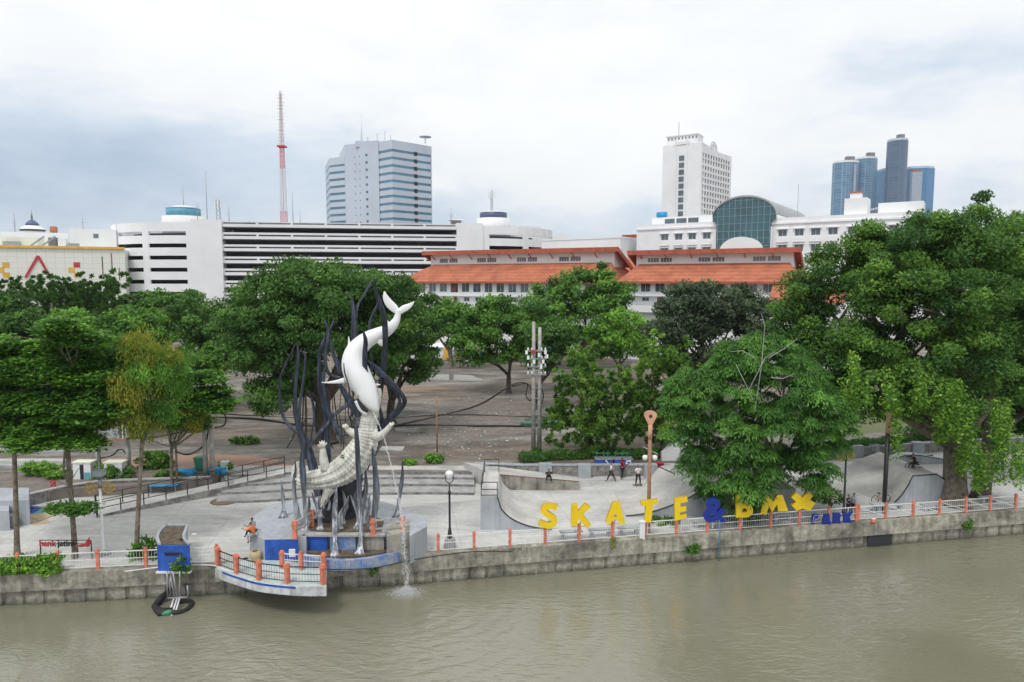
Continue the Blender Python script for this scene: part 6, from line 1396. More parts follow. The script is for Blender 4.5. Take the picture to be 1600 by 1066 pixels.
def cable(label, pts, r=.035, n=1, spread=.12):
    m = MB(); rr = random.Random(len(pts)*7+int(pts[0][0]))
    for k in range(n):
        c = cat([tuple(atY(x+rr.uniform(-1,1), y+rr.uniform(-1.2,1.2)*spread*10, Y+rr.uniform(-.2,.2))) for x,y,Y in pts], 7); m.tube(c, r, 5)
    tag(m.build('overhead_cable', 'cable'), label, 'cable')
cable('bundle of sagging black cables from the twin left poles past the monument', [(325,652,58),(400,655,60),(470,664,62),(560,668,63),(660,664,64),(760,666,64.5),(838,666,64.8),(900,668,66),(990,666,68)], .05, 3)
cable('cable bundle rising from the monument to the tall pole pair', [(540,680,62),(620,664,63),(690,650,64),(750,632,64.5),(800,602,64.8),(822,600,64.9),(832,612,65)], .045, 2); cable('drooping loop of cables hanging on the tall pole pair', [(800,604,64.6),(822,600,64.6),(822,618,64.6),(828,626,64.6),(834,618,64.6),(838,626,64.6),(846,632,64.6),(849,618,64.6),(846,606,64.6)], .045, 2, .05)
cable('upper cable line crossing the lot behind the monument', [(325,646,58),(420,650,60),(560,656,62),(700,648,64),(838,652,64.8),(980,656,68)], .03, 2); cable('black cables from the left poles toward the transformer', [(325,650,58),(300,670,57.5),(250,682,57),(215,684,56.8),(160,674,56.6)], .035, 3)
cable('coil of spare cable hanging between the transformer poles', [(158,716,56.5),(176,712,56.5),(184,704,56.5),(192,703,56.5),(198,712,56.5),(196,722,56.5),(186,724,56.5)], .04, 2); cable('cables drooping from the twin left poles down to the ground', [(326,656,57.8),(322,690,57.5),(305,706,57.2),(290,710,57.2),(276,706,57.2)], .035, 3)
cable('cables looping at the head of the twin left poles', [(310,642,57.8),(335,640,57.8),(352,650,57.8),(350,664,57.8),(335,668,57.8)], .04, 3); cable('thin cables seen through the trees at the right', [(1240,638,62),(1330,642,62),(1400,636,62),(1470,630,62)], .03, 2)
# ================================================================ odds and ends
def simple(name, label, catg, foot, z, parts, rz=0):
    o = at(*foot, z); t = thing(name, label, catg, o, rz)
    for nm, mt, fn in parts: part(t, nm, mt, fn)
    return t
B_ = lambda *a: (lambda m: m.box(*a))
for lab, px, ex in (('open grey electricity cabinet with dark gap, left of the wheel lamp', 129, 0), ('closed pale electricity cabinet with graffiti, right of the wheel lamp', 178, 1)):
    ps = [('body', 'white_wall', B_(-.72,.72,0,.8,.2,1.75)), ('lid', 'cream_wall', B_(-.8,.8,-.06,.86,1.76,1.86)), ('plinth', 'dark_inside', B_(-.6,.6,.05,.75,0,.199))]
    ps += [('graffiti', 'cyan_paint', lambda m: (m.box(.1,.55,-.02,-.004,1.0,1.1), m.box(.25,.35,-.02,-.004,.85,1.4), m.box(.12,.5,-.02,-.004,1.3,1.36)) if ex else (m.box(.2,.68,-.02,-.004,.25,1.),)), ('scrawl_gap', 'blue_letter' if ex else 'dark_inside', lambda m: (m.box(-.6,-.3,-.02,-.004,.6,.65), m.box(-.5,-.44,-.02,-.004,.4,.65), m.box(-.2,.1,-.02,-.004,.45,.5), m.box(.2,.55,-.02,-.004,.42,.47)) if ex else (m.box(-.15,.15,-.02,-.004,.25,1.65),))]  # closed cabinet gets a scrawl; on the open one a strip paints the gap dark
    simple('electricity_cabinet', lab, 'cabinet', (px, 757), .3, ps)
def tarp():
    o = at(42,798,0); t = thing('tarpaulin', 'crumpled blue tarpaulin heap beside the stone wall on the left', 'tarpaulin', o); rr = random.Random(6); n = 13; vs = []
    for i in range(n):
        for j in range(n): u, v = i/(n-1)-.5, j/(n-1)-.5; e = max(0,1-4*max(u*u,v*v)); vs.append((u*3.4+rr.uniform(-.1,.1), v*1.9+rr.uniform(-.1,.1), .01+e*(.35*math.exp(-((u+.15)**2+v*v)*18)*1.5+rr.uniform(0,.14))))
    part(t, 'sheet', 'blue_sheet', lambda m: m.add(vs, [(i*n+j,(i+1)*n+j,(i+1)*n+j+1,i*n+j+1) for i in range(n-1) for j in range(n-1)])); part(t, 'lining', 'cyan_paint', lambda m: m.add([(1.,-.9,.05),(1.9,-.6,.04),(1.8,-.1,.16),(1.2,.0,.2)],[(0,1,2,3)]))
tarp()
for i, (lab, q, z) in enumerate((('large tan board lying on the plaza beside the blue tarpaulin', [(42,806),(66,790),(95,800),(62,814)], .05), ('second tan board lying partly under the first on the left', [(20,806),(50,798),(80,816),(55,820)], .02))):
    m = MB(); prismpx(m, q, .005+.0*i, z); tag(m.build('board', 'tan_board'), lab, 'board')
simple('notice_board', 'small pink and white patterned notice standing by the left stone wall', 'sign', (84,775), 0, [('panel', 'red_paint', B_(-.2,.2,0,.03,.25,1.25)), ('print', 'white_paint', lambda m: [m.box(-.16+.09*(i%3),-.12+.09*(i%3),-.01,-.002,.32+.1*i,.38+.1*i) for i in range(9)]), ('legs', 'black_metal', B_(-.15,-.11,.0,.03,0,.249))])
simple('wheelie_bin', 'green wheelie bin standing behind the blue drums', 'bin', (314,735), G, [('body', 'green_plastic', lambda m: m.add([(-.32,-.3,.05),(.32,-.3,.05),(.32,.3,.05),(-.32,.3,.05),(-.42,-.38,1.1),(.42,-.38,1.1),(.42,.38,1.1),(-.42,.38,1.1)],[(0,3,2,1),(4,5,6,7),(0,1,5,4),(1,2,6,5),(2,3,7,6),(3,0,4,7)])), ('lid', 'green_plastic', B_(-.46,.46,-.42,.42,1.11,1.2)), ('wheel', 'rubber', lambda m: m.tube([(-.36,.3,.1),(.36,.3,.1)], .1, 10))])
for lab, px, py in (('blue plastic drum lying left of the green bin', 291, 747), ('blue plastic drum right of the green bin, behind the twin poles', 341, 744)):
    simple('plastic_drum', lab, 'drum', (px, py), .4, [('body', 'blue_plastic', lambda m: m.tube([(-.75,0,.42),(-.7,0,.42),(.7,0,.42),(.75,0,.42)], [.36,.42,.42,.36], 16)), ('bung', 'white_paint', lambda m: m.tube([(.76,0,.6),(.8,0,.6)], .05, 8))])
simple('white_goods', 'pale discarded appliance right of the green bin', 'appliance', (350,738), G, [('body', 'white_paint', B_(-.3,.3,0,.5,0,.9)), ('door', 'cream_wall', B_(-.27,.27,-.03,-.004,.1,.8))])
simple('cart', 'low blue table behind the ramp handrail', 'table', (258,770), .0, [('top', 'blue_plastic', B_(-1.1,1.1,-.4,.4,.62,.68)), ('leg', 'grey_metal', B_(-1.,-.94,-.3,-.24,0,.619)), ('leg', 'grey_metal', B_(.94,1.,-.3,-.24,0,.619))])
def graff(lab, px, py, seed, w=.95):
    rr = random.Random(seed)
    def g(m):
        for _ in range(4):
            pts = [(rr.uniform(-w,w)*.85, -.05, rr.uniform(.35,1.2))]
            for k in range(4): pts.append((max(-w*.85,min(w*.85,pts[-1][0]+rr.uniform(-.45,.45))), -.05, max(.35,min(1.25,pts[-1][2]+rr.uniform(-.5,.5)))))
            m.tube([tuple(p) for p in cat(pts, 4)], .045, 4)
    simple('food_cart', lab, 'cart', (px, py), 0, [('body', 'blue_wall', B_(-w,w,0,.9,.25,1.35)), ('lettering', 'white_paint', g), ('frame', 'green_plastic', lambda m: [m.beam((x,.5,1.35),(x,.5,2.0),.05) for x in (-w*.8,0,w*.5)] and m.beam((-w,.5,1.8),(w*.8,.5,1.8),.05)), ('top', 'grey_metal', B_(-w-.05,w+.05,-.05,.95,1.351,1.4)), ('wheel', 'rubber', lambda m: m.tube([(-w*.7,-.02,.22),(-w*.7,.12,.22)], .22, 12)), ('wheel', 'rubber', lambda m: m.tube([(w*.7,-.02,.22),(w*.7,.12,.22)], .22, 12))])
graff('blue cart with white scrawled graffiti behind the walking person in white', 944, 742, 3, .75); graff('blue cart with white swirls behind the person in maroon', 974, 742, 5, .8)
simple('crate', 'dark red crate leaning by the stone wall beside the pale ramp', 'crate', (1031,745), 0, [('body', 'cloth_maroon', B_(-.3,.3,0,.4,0,1.1)), ('lid', 'red_paint', B_(-.33,.33,-.03,.43,1.101,1.2))])
m = MB(); 
for a, b, c in ((935,692,0),(950,696,.0),(968,703,0)): m.beam(at(a,b,G+.4), at(a+18,b+7,G+.35), .5, .04)
tag(m.build('folded_parasol', 'blue_sheet'), 'folded blue parasol lying under the mango trees', 'parasol')
simple('drain_pipe', 'long green pipe lying on the dirt behind the tall pole pair', 'pipe', (838,664), G, [('pipe', 'green_plastic', lambda m: m.tube([(-1.8,0,.2),(2.2,0,.2)], .2, 12)), ('collar', 'green_plastic', lambda m: m.tube([(2.2,0,.2),(2.5,0,.2)], .25, 12))])
simple('rubbish_heap', 'heap of reddish bricks at the foot of the wide steps', 'brick heap', (352,783), 0, [('bricks', 'brick_litter', lambda m: [m.box(x,x+.25,y,y+.14,z,z+.08) for x,y,z in [(random.uniform(-1,1),random.uniform(-.3,.3),random.uniform(0,.05)) for _ in range(26)]]), ('dust', 'red_earth', lambda m: m.lathe([(1.1,0),(.6,.05),(.1,.08)], 12))])
def bench(lab, px, py, w, kind=0, rz=.15):
    o = at(px, py, 0); t = thing('bench', lab, 'bench', o, rz, 'concrete benches along the quay'); part(t, 'seat', 'grey_paint', B_(-w/2,w/2,-.22,.22,.42,.52))
    for s in (-1,1): part(t, 'leg', 'grey_paint', B_(s*w*.36-.1,s*w*.36+.1,-.18,.18,0,.419))
bench('concrete bench behind the railing below the letter K', 892, 841, 1.5); bench('concrete bench behind the railing between the letters K and A', 938, 838, 1.6); bench('concrete bench behind the railing between the letters A and T', 982, 835, 1.5)
bench('concrete bench behind the letter X post', 1262, 811, 1.6); bench('concrete bench below the letter M', 1222, 814, 1.5); bench('concrete bench below the blue ampersand', 1098, 824, 1.5); bench('concrete bench right of the standing pair', 1352, 803, 1.6); bench('concrete bench left of the tall black post', 1396, 798, 1.4)
bench('concrete bench left of the rain tree foot', 1455, 798, 1.6); bench('concrete bench right of the rain tree foot', 1545, 786, 1.6)
simple('table', 'small concrete table between benches left of the black post', 'table', (1372,803), 0, [('top', 'grey_paint', B_(-.5,.5,-.4,.4,.68,.76)), ('pedestal', 'grey_paint', B_(-.15,.15,-.15,.15,0,.679))])
simple('bucket', 'small orange bucket on the quay behind the right railing', 'bucket', (1364,818), 0, [('body', 'orange_post', lambda m: m.lathe([(.12,0),(.17,.34)], 12)), ('rim', 'white_paint', lambda m: m.lathe([(.18,.341),(.18,.37)], 12))])
simple('litter_box', 'small white post stump behind the railing left of the letter T post', 'post', (1003,842), 0, [('body', 'white_paint', B_(-.16,.16,-.16,.16,0,1.15)), ('cap', 'white_paint', B_(-.2,.2,-.2,.2,1.151,1.22))])
def slippers():
    for i, (x, y, lab) in enumerate(((371,871,'reddish slipper lying on the plaza near the balcony, leftmost of two'), (384,873,'dark slipper lying on the plaza near the balcony'))):
        simple('slipper', lab, 'slipper', (x,y), .004, [('sole', 'brick_red' if i == 0 else 'rubber', B_(-.14,.14,-.06,.06,0,.04)), ('strap', 'rubber', B_(-.02,.06,-.05,.05,.041,.07))])
slippers()
# market clutter at the far edge of the lot
def market():
    rr = random.Random(12); cols = ['green_plastic','blue_plastic','white_paint','band_yellow','cyan_paint','tan_board','red_paint','grey_paint']
    places = [(688,558,'white_paint'),(726,556,'cyan_paint'),(744,552,'green_plastic'),(860,562,'blue_plastic'),(892,562,'white_paint'),(931,562,'white_paint'),(1000,575,'grey_paint')]
    names = ['low white stall with sloping roof left of the yellow tank','pale blue stall right of the yellow tank','green tarpaulin stall behind the rubbish heap','small blue stall between the middle trees','white stall beside the round kiosk, left side','white stall beside the round kiosk, right side','grey stall farther right behind the light green tree']
    for (px, py, c), lab in zip(places, names):
        simple('market_stall', lab, 'stall', (px, py), G, [('canopy', c, lambda m: m.add([(-2.2,-1.5,2.2),(2.2,-1.5,2.2),(2.2,1.5,2.6),(-2.2,1.5,2.6),(0,0,3.1)],[(0,1,4),(1,2,4),(2,3,4),(3,0,4)])), ('counter', 'tan_board', B_(-1.8,1.8,-1.,-.2,0,.9))]+[('goods', rr.choice(cols), (lambda x, h: lambda m: m.box(x,x+.5,-.9,-.4,.901,.901+h))(x, rr.uniform(.2,.6))) for x in (-1.6,-.9,-.1,.7)] + [('post', 'grey_metal', (lambda x, y: (lambda m: m.box(x-.04,x+.04,y-.04,y+.04,0,2.2)))(x, y)) for x in (-2.1,2.1) for y in (-1.4,1.4)])
    simple('water_tank', 'yellow plastic tank by the small round tree', 'tank', (699,563), G, [('body', 'band_yellow', lambda m: m.lathe([(.8,0),(.85,.2),(.85,2.4),(.6,2.7)], 16)), ('lid', 'band_yellow', lambda m: m.lathe([(.35,2.71),(.3,2.85)], 12))])
    simple('kiosk', 'round tan kiosk with pointed metal roof behind the mango tree', 'kiosk', (914,566), G, [('wall', 'tan_board', lambda m: m.lathe([(1.5,0),(1.5,4.2)], 8, smooth=False)), ('roof', 'grey_paint', lambda m: m.lathe([(1.9,4.21),(.2,5.6),(.05,6.2)], 8, smooth=False))])
    m = MB(); 
    for i in range(420):
        p = at(rr.gauss(772,34), rr.uniform(556,566), G); s = rr.uniform(.15,.5); m.cm = rr.randrange(8); m.M = Matrix.Translation(p+Vector((0,0,rr.uniform(0,1.1)))) @ Matrix.Rotation(rr.uniform(0,3),4,(rr.random(),rr.random(),1)); m.box(-s*1.6,s*1.6,-s,s,-.04,.04)
    struct(m.build('scrap_heap', cols), 'heap of mixed coloured scrap and boards at the far edge of the lot', 'scrap', 'stuff')
    for i, (px, py, w, c, lab) in enumerate(((660,566,5,'white_wall','long white fence panel behind the small round tree'),(1000,566,9,'cream_wall','low cream perimeter wall seen between the middle trees'))):
        o = at(px,py,G); t = thing('boundary_wall', lab, 'wall', o); part(t, 'wall', c, lambda m: m.box(-w,w,8,8.2,0,2.2)); part(t, 'coping', 'pole_grey', lambda m: m.box(-w,w,7.95,8.25,2.21,2.3))
    simple('concrete_slab', 'square concrete slab on the lot right of the crocodile', 'slab', (613,702), G, [('slab', 'concrete', B_(-1.1,1.1,-.7,.7,0,.12)), ('chipped_edge', 'stone_pave', B_(-1.1,.3,-.75,-.71,0,.1))])
market()
# ================================================================ letters and signs
def txtmesh(body, size, ext_, off=0., name='letter', sx=1.):
    cu = bpy.data.curves.new('t', 'FONT'); cu.body = body; cu.size = size; cu.extrude = ext_; cu.offset = off; cu.align_x = 'CENTER'; cu.resolution_u = 4
    o = bpy.data.objects.new('t', cu); COL.objects.link(o); dg = bpy.context.evaluated_depsgraph_get(); me = bpy.data.meshes.new_from_object(o.evaluated_get(dg))
    bpy.data.objects.remove(o); bpy.data.curves.remove(cu)
    for v in me.vertices: x, y, z = v.co; v.co = (x*sx, z, y)      # stand it up, facing -y
    me.name = name; return me
def strokepoly(pts, w):
    c = cat(pts, 5); L = []; Rr = []
    for i, p in enumerate(c):
        a, b = c[max(i-1,0)], c[min(i+1,len(c)-1)]; d = np.array(b)-np.array(a); d /= np.linalg.norm(d)+1e-9; n = np.array([-d[1], d[0]])*w/2; L.append(np.array(p)+n); Rr.append(np.array(p)-n)
    return [tuple(q) for q in L]+[tuple(q) for q in Rr[::-1]]
def letters():
    A1 = lambda P: [(830+x/5.926, 770+y/5.926) for x, y in P]; A2 = lambda P: [(1080+x/6.154, 750+y/6.154) for x, y in P]
    D = {'S': A1(strokepoly([(238,140),(190,122),(130,128),(115,165),(155,200),(205,235),(208,280),(150,300),(75,272)], 54)),
     'K': A1([(370,105),(428,100),(432,165),(500,92),(548,130),(478,195),(552,292),(515,326),(432,235),(430,300),(368,306)]),
     'A': A1([(755,82),(815,80),(868,275),(820,292),(800,248),(775.5,248),(775.5,215),(792,213),(776,168),(760,213),(774.5,215),(774.5,248),(752,248),(732,292),(686,262)]),
     'T': A1([(1010,75),(1170,55),(1165,95),(1125,108),(1105,272),(1045,265),(1058,115),(1018,120)]), 'E': A1([(1322,50),(1440,30),(1445,80),(1378,92),(1378,125),(1432,120),(1430,165),(1376,175),(1376,200),(1436,190),(1432,228),(1325,256)]),
     'M': A2([(660,320),(700,142),(750,155),(785,205),(822,138),(872,142),(925,292),(830,300),(820,230),(770,308),(742,245),(714,332)]), 'X': A2([(955,165),(1005,115),(1065,168),(1110,108),(1167,145),(1130,188),(1187,218),(1132,292),(1060,268),(1010,292),(958,240),(1002,205)]),
     'B': None, '&': None}
    cx = {'S':855,'K':906,'A':960,'T':1013,'E':1063,'&':1115,'B':1161,'M':1210,'X':1254}
    words = {'S':'first of the row, left of the K','K':'between the S and the A','A':'between the K and the T','T':'in front of the rusty post','E':'at the left edge of the feathery tree','B':'half hidden under the feathery tree','M':'between the B and the X','X':'last of the yellow row'}
    for ch, P in D.items():
        px = cx[ch]; Yb = bank(px, .0).y-.02
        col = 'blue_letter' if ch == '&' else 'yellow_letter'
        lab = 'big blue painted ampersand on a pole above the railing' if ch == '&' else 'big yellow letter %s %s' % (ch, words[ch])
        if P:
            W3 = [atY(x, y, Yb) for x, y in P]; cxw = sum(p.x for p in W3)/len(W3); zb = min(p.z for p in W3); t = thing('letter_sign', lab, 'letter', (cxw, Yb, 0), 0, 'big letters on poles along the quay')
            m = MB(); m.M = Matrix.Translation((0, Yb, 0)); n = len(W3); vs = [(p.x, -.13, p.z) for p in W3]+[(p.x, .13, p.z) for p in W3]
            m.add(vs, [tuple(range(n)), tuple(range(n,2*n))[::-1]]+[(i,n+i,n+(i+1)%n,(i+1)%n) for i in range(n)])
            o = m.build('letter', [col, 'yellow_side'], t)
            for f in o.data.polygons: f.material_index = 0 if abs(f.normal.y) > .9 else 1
        else:
            c = atY(px, 813 if ch == '&' else 806, Yb); t = thing('letter_sign', lab, 'letter', (c.x, Yb, 0), 0, 'big letters on poles along the quay'); zb = c.z
            me = txtmesh(ch, 2.1 if ch == 'B' else 2.2, .13, .085); me.materials.clear(); me.materials.append(MATS[col]); o = bpy.data.objects.new('letter', me); COL.objects.link(o); o.parent = t; o.location = (0,0,zb)
        part(t, 'pole', 'white_paint', lambda m: m.box(-.035,.035,.14,.20,.3,zb+.5))
    POLY = {'P': [(0,0),(0,1),(.8,1),(1,.75),(.9,.48),(.75,.36),(.38,.36),(.38,0)], 'A': [(0,0),(.22,1),(.78,1),(1,0),(.65,0),(.6,.2),(.4,.2),(.35,0)],
            'R': [(0,0),(0,1),(.8,1),(1,.75),(.85,.45),(1,0),(.65,0),(.5,.33),(.38,.33),(.38,0)], 'K': [(0,0),(0,1),(.38,1),(.38,.65),(.65,1),(1,1),(.7,.5),(1,0),(.62,0),(.38,.38),(.38,0)]}
    for ch, x0, x1, y0, y1 in (('P',1268,1280,803,818),('A',1283.5,1298,803,819),('R',1300.5,1313.5,801,818),('K',1317,1331,800,816.5)):
        px = (x0+x1)/2; Yb = bank(px, 0).y-.12; c = atY(px, y1, Yb); hh = atY(px, y0, Yb).z-c.z; ww = (x1-x0)/F*Yb
        lab = {'P':'small worn blue letter P with white scribbles on the railing','A':'small blue letter A on the railing','R':'small blue letter R on the railing','K':'small blue letter K, last on the railing'}[ch]
        t = thing('letter_sign', lab, 'letter', (c.x, Yb, c.z), 0, 'small blue letters on the railing'); part(t, 'letter', 'blue_letter', lambda m: m.plate([((x-.5)*ww, z*hh) for x, z in POLY[ch]], -.06, .06))
        part(t, 'bracket', 'grey_metal', lambda m: m.box(-.03,.03,.061,.14,.1,.5))
        if ch == 'P': part(t, 'scribble', 'white_paint', lambda m: (m.tube([tuple(p) for p in cat([(-.2,-.07,.05),(-.15,-.07,.5),(.1,-.07,.6),(.2,-.07,.42),(0,-.07,.3),(-.1,-.07,.4)],4)], .012, 4), m.tube([(-.22,-.07,.1),(-.05,-.07,.05),(-.1,-.07,.25)], .012, 4)))
letters()
def banksign():
    o = atY(92, 868, 40.4); o.z = 0; Yb = 40.4; t = thing('bank_sign', 'bank sign of red and black letters with red wing on a thin black frame', 'sign', (atY(64,868,Yb).x, Yb, 0)); x0 = t.location.x; zt = atY(92,845,Yb).z
    w = atY(143,860,Yb).x-x0
    part(t, 'frame', 'black_metal', lambda m: (m.beam((0,0,0),(0,0,zt+.05),.05), m.beam((w,0,0),(w,0,zt),.05), m.beam((0,0,zt+.03),(w,0,zt+.03),.04), m.beam((0,0,zt-.2),(w,0,zt-.2),.04)))
    for body, mt, px, ext_ in (('bank','red_paint',75.5,.03),('jatim','black_metal',104.5,.03)):
        me = txtmesh(body, .56, .02, .012, 'lettering', .95); me.materials.clear(); me.materials.append(MATS[mt]); q = bpy.data.objects.new('lettering', me); COL.objects.link(q); q.parent = t; q.location = (atY(px,853,Yb).x-x0, -.06, atY(px,853,Yb).z)
    def wing_(m):
        for k, (tx, ty) in enumerate(((141,838),(143,843),(143,848),(142,852))):
            a = atY(118,854-k*.2,Yb); b = atY(133,852-k*.5,Yb); c = atY(tx,ty,Yb); y = -.07-.01*k
            m.tube([(a.x-x0,y,a.z),(b.x-x0,y,b.z),((b.x+c.x)/2-x0+.06,y,(b.z+c.z)/2-.02),(c.x-x0,y,c.z)], [.015,.08,.09,.01], 6)
    part(t, 'wing_logo', 'red_paint', wing_)
banksign()
# ================================================================ people
def skinned(name, V, E, rad, mat, parent, sub=1):
    """one continuous surface grown round a joint skeleton"""
    me = bpy.data.meshes.new(name); me.from_pydata([tuple(v) for v in V], E, []); o = bpy.data.objects.new(name, me); COL.objects.link(o)
    bm = bmesh.new(); bm.from_mesh(me); ly = bm.verts.layers.skin.verify(); bm.verts.ensure_lookup_table()
    for i, v in enumerate(bm.verts): r = rad[i]; v[ly].radius = r if isinstance(r, tuple) else (r, r)
    bm.verts[0][ly].use_root = True; bm.to_mesh(me); bm.free()
    o.modifiers.new('s', 'SKIN').use_smooth_shade = True
    if sub: q = o.modifiers.new('u', 'SUBSURF'); q.levels = sub; q.render_levels = sub
    dg = bpy.context.evaluated_depsgraph_get(); dg.update(); m2 = bpy.data.meshes.new_from_object(o.evaluated_get(dg)); bpy.data.objects.remove(o); m2.name = name
    m2.materials.clear(); m2.materials.append(MATS[mat]); 
    for p in m2.polygons: p.use_smooth = True
    r = bpy.data.objects.new(name, m2); COL.objects.link(r); r.parent = parent; return r
def rotx(v, a): c, s = math.cos(a), math.sin(a); return Vector((v.x, v.y*c-v.z*s, v.y*s+v.z*c))
def person(label, loc, face, pose, shirt, trousers, H=1.68, z=None, hair='hair_black', sleeves=.5, extra=None):
    """pose: dict hip height, lean, legs [(thigh, knee, out)], arms [(swing, out, elbow)], head tilt; angles in degrees, forward is +y of the figure"""
    k = H/1.7; t = thing('person', label, 'person', loc, face); hz = pose.get('hip', .92)*k; ln = R(pose.get('lean', 0))
    pel = Vector((0,0,hz)); tor = lambda x, h: pel+Vector((x*k, math.sin(ln)*h*k, math.cos(ln)*h*k))
    V=[pel]; E=[]; rd=[(.135*k,.10*k)]
    def add(p, par, r): V.append(p); E.append((par, len(V)-1)); rd.append(r if isinstance(r, tuple) else r*k); return len(V)-1
    wa = add(tor(0,.2), 0, (.115*k,.09*k)); ch = add(tor(0,.38), wa, (.15*k,.10*k)); nb = add(tor(0,.52), ch, (.09*k,.07*k)); nk = add(tor(0,.59), nb, .05)
    ht = R(pose.get('head', 0)); hd = V[nk]; hv = lambda y, z: hd+rotx(Vector((0,y*k,z*k)), -ht)
    h1 = add(hv(.01,.07), nk, .068); h2 = add(hv(.015,.15), h1, .085); h3 = add(hv(.005,.215), h2, .06)
    shp = {'V':[],'E':[],'r':[]}; arms = []; legs = []
    for s, (sw, ou, el) in zip((-1,1), pose['arms']):
        sh = tor(s*.19,.49); u = rotx(Vector((s*math.sin(R(ou)), 0, -math.cos(R(ou)))), R(sw)+ln*.5); elb = sh+u*.28*k; f = rotx(Vector((s*math.sin(R(ou*.5)), 0, -math.cos(R(ou*.5)))), R(sw+el)+ln*.5); wr = elb+f*.25*k
        i = add(sh, ch, .055); j = add(elb, i, .042); w = add(wr, j, .028); pm = add(wr+f*.06*k, w, (.038*k,.02*k)); arms.append((sh, elb, wr))
        sd_ = f.cross(Vector((0,1,0))); sd_ = sd_.normalized() if sd_.length > .1 else Vector((1,0,0)); cu = rotx(f, R(28))
        for q, L in zip((-1.5,-.5,.5,1.5), (.062,.075,.07,.055)):
            a = add(V[pm]+sd_*q*.018*k+f*.03*k, pm, .010); b = add(V[a]+f*L*.5*k, a, .009); add(V[b]+cu*L*.5*k, b, .007)
        a = add(V[w]+sd_*-s*.03*k+f*.03*k, w, .012); add(V[a]+(f+sd_*-s*.5).normalized()*.04*k, a, .009)
    for s, (th, kn, ou) in zip((-1,1), pose['legs']):
        hp = pel+Vector((s*.10*k,0,-.03*k)); u = rotx(Vector((s*math.sin(R(ou)),0,-math.cos(R(ou)))), R(th)); ke = hp+u*.44*k; f = rotx(Vector((s*math.sin(R(ou*.3)),0,-1)).normalized(), R(th-kn)); an = ke+f*.42*k; fd = rotx(Vector((0,1,0)), R((th-kn)*.5 if abs(th-kn) > 50 else 0))
        i = add(hp, 0, .095); j = add(ke, i, .060); w = add(an, j, .038); add(an+fd*.08*k+f*.035*k, w, .034); legs.append((hp, ke, an, fd, f))
    body = skinned('body', V, E, rd, 'skin', t)
    # clothing
    V2=[tor(0,.03), tor(0,.2), tor(0,.40), tor(0,.51)]; E2=[(0,1),(1,2),(2,3)]; r2=[(.155*k,.125*k),(.14*k,.115*k),(.175*k,.125*k),(.10*k,.085*k)]
    for sh, elb, wr in arms:
        n = len(V2); e1 = sh.lerp(elb, .9 if sleeves < .8 else 1.); V2 += [sh, e1]; E2 += [(2,n),(n,n+1)]; r2 += [.075*k,.062*k]
        if sleeves >= .8: V2.append(elb.lerp(wr,.9)); E2.append((n+1,n+2)); r2.append(.045*k)
    skinned('shirt', V2, E2, r2, shirt, t)
    V3=[pel+Vector((0,0,.05*k))]; E3=[]; r3=[(.155*k,.125*k)]
    for hp, ke, an, fd, f in legs:
        n = len(V3); V3 += [hp, ke, ke.lerp(an,.88)]; E3 += [(0,n),(n,n+1),(n+1,n+2)]; r3 += [.112*k,.078*k,.062*k]
    skinned('trousers', V3, E3, r3, trousers, t)
    for hp, ke, an, fd, f in legs: skinned('shoe', [an+f*.02*k, an+f*.05*k+fd*.05*k, an+f*.06*k+fd*.15*k], [(0,1),(1,2)], [.05*k,.048*k,.036*k], 'rubber', t)
    skinned('hair', [hv(-.035,.12), hv(-.03,.19), hv(.02,.245)], [(0,1),(1,2)], [.072*k,.088*k,.062*k], hair, t)
    for s in (-1,1): m = MB(); m.lathe([(.004,-.01),(.011,0),(.004,.01)], 6, hv(.095,.15)+Vector((s*.03*k,0,0))); m.build('eye', 'hair_black', body, local=True)
    m = MB(); m.tube([hv(.09,.15), hv(.115,.115), hv(.09,.105)], [.008,.014,.01], 5); m.build('nose', 'skin', body, local=True)
    m = MB(); m.beam(hv(.085,.075)+Vector((-.025,0,0)), hv(.085,.075)+Vector((.025,0,0)), .008); m.build('mouth', 'cloth_maroon', body, local=True)
    if extra: extra(t)
    return t
WALKA = dict(legs=[(26,4,3),(-20,14,3)], arms=[(-18,8,14),(30,10,60)], hip=.88)
STAND = dict(legs=[(4,4,7),(-3,2,7)], arms=[(5,12,20),(12,14,70)], hip=.91)
person('person in white shirt and black trousers walking left past the blue carts', at(955,752,0), R(70), WALKA, 'cloth_white', 'cloth_black')
def bundle(t): part(t, 'hood', 'cloth_maroon', lambda m: m.lathe([(.12,1.38),(.15,1.5),(.14,1.66),(.06,1.74)], 12, (0,-.03,0)))
person('person in maroon hooded top walking beside the blue cart', at(972,748,0), R(-60), dict(legs=[(14,4,3),(-12,10,3)], arms=[(25,12,60),(35,12,70)], hip=.9), 'cloth_maroon', 'cloth_black', 1.75, sleeves=1, extra=bundle)
person('person in white shirt standing on a skateboard on the plaza', at(997,758,.12), R(200), dict(legs=[(4,4,9),(-3,2,9)], arms=[(5,30,30),(10,35,80)], hip=.91), 'cloth_white', 'cloth_black', 1.66)
simple('skateboard', 'short skateboard under the person in white shirt', 'skateboard', (996,759), 0, [('deck', 'brown_door', B_(-.4,.4,-.1,.1,.09,.11)), ('truck', 'grey_metal', B_(-.28,-.24,-.08,.08,.05,.089)), ('truck', 'grey_metal', B_(.24,.28,-.08,.08,.05,.089))]+[('wheel', 'cloth_white', (lambda x, y: lambda m: m.tube([(x,y-.02,.03),(x,y+.02,.03)], .03, 8))(x, y)) for x in (-.26,.26) for y in (-.09,.09)])
person('person in black sitting crouched on the stone wall coping', at(857,744,1.1)+Vector((0,-.25,-.42)), R(180), dict(legs=[(95,105,10),(100,110,10)], arms=[(60,15,40),(55,15,50)], hip=.52, lean=35, head=20), 'cloth_black', 'cloth_black', 1.62, sleeves=1)
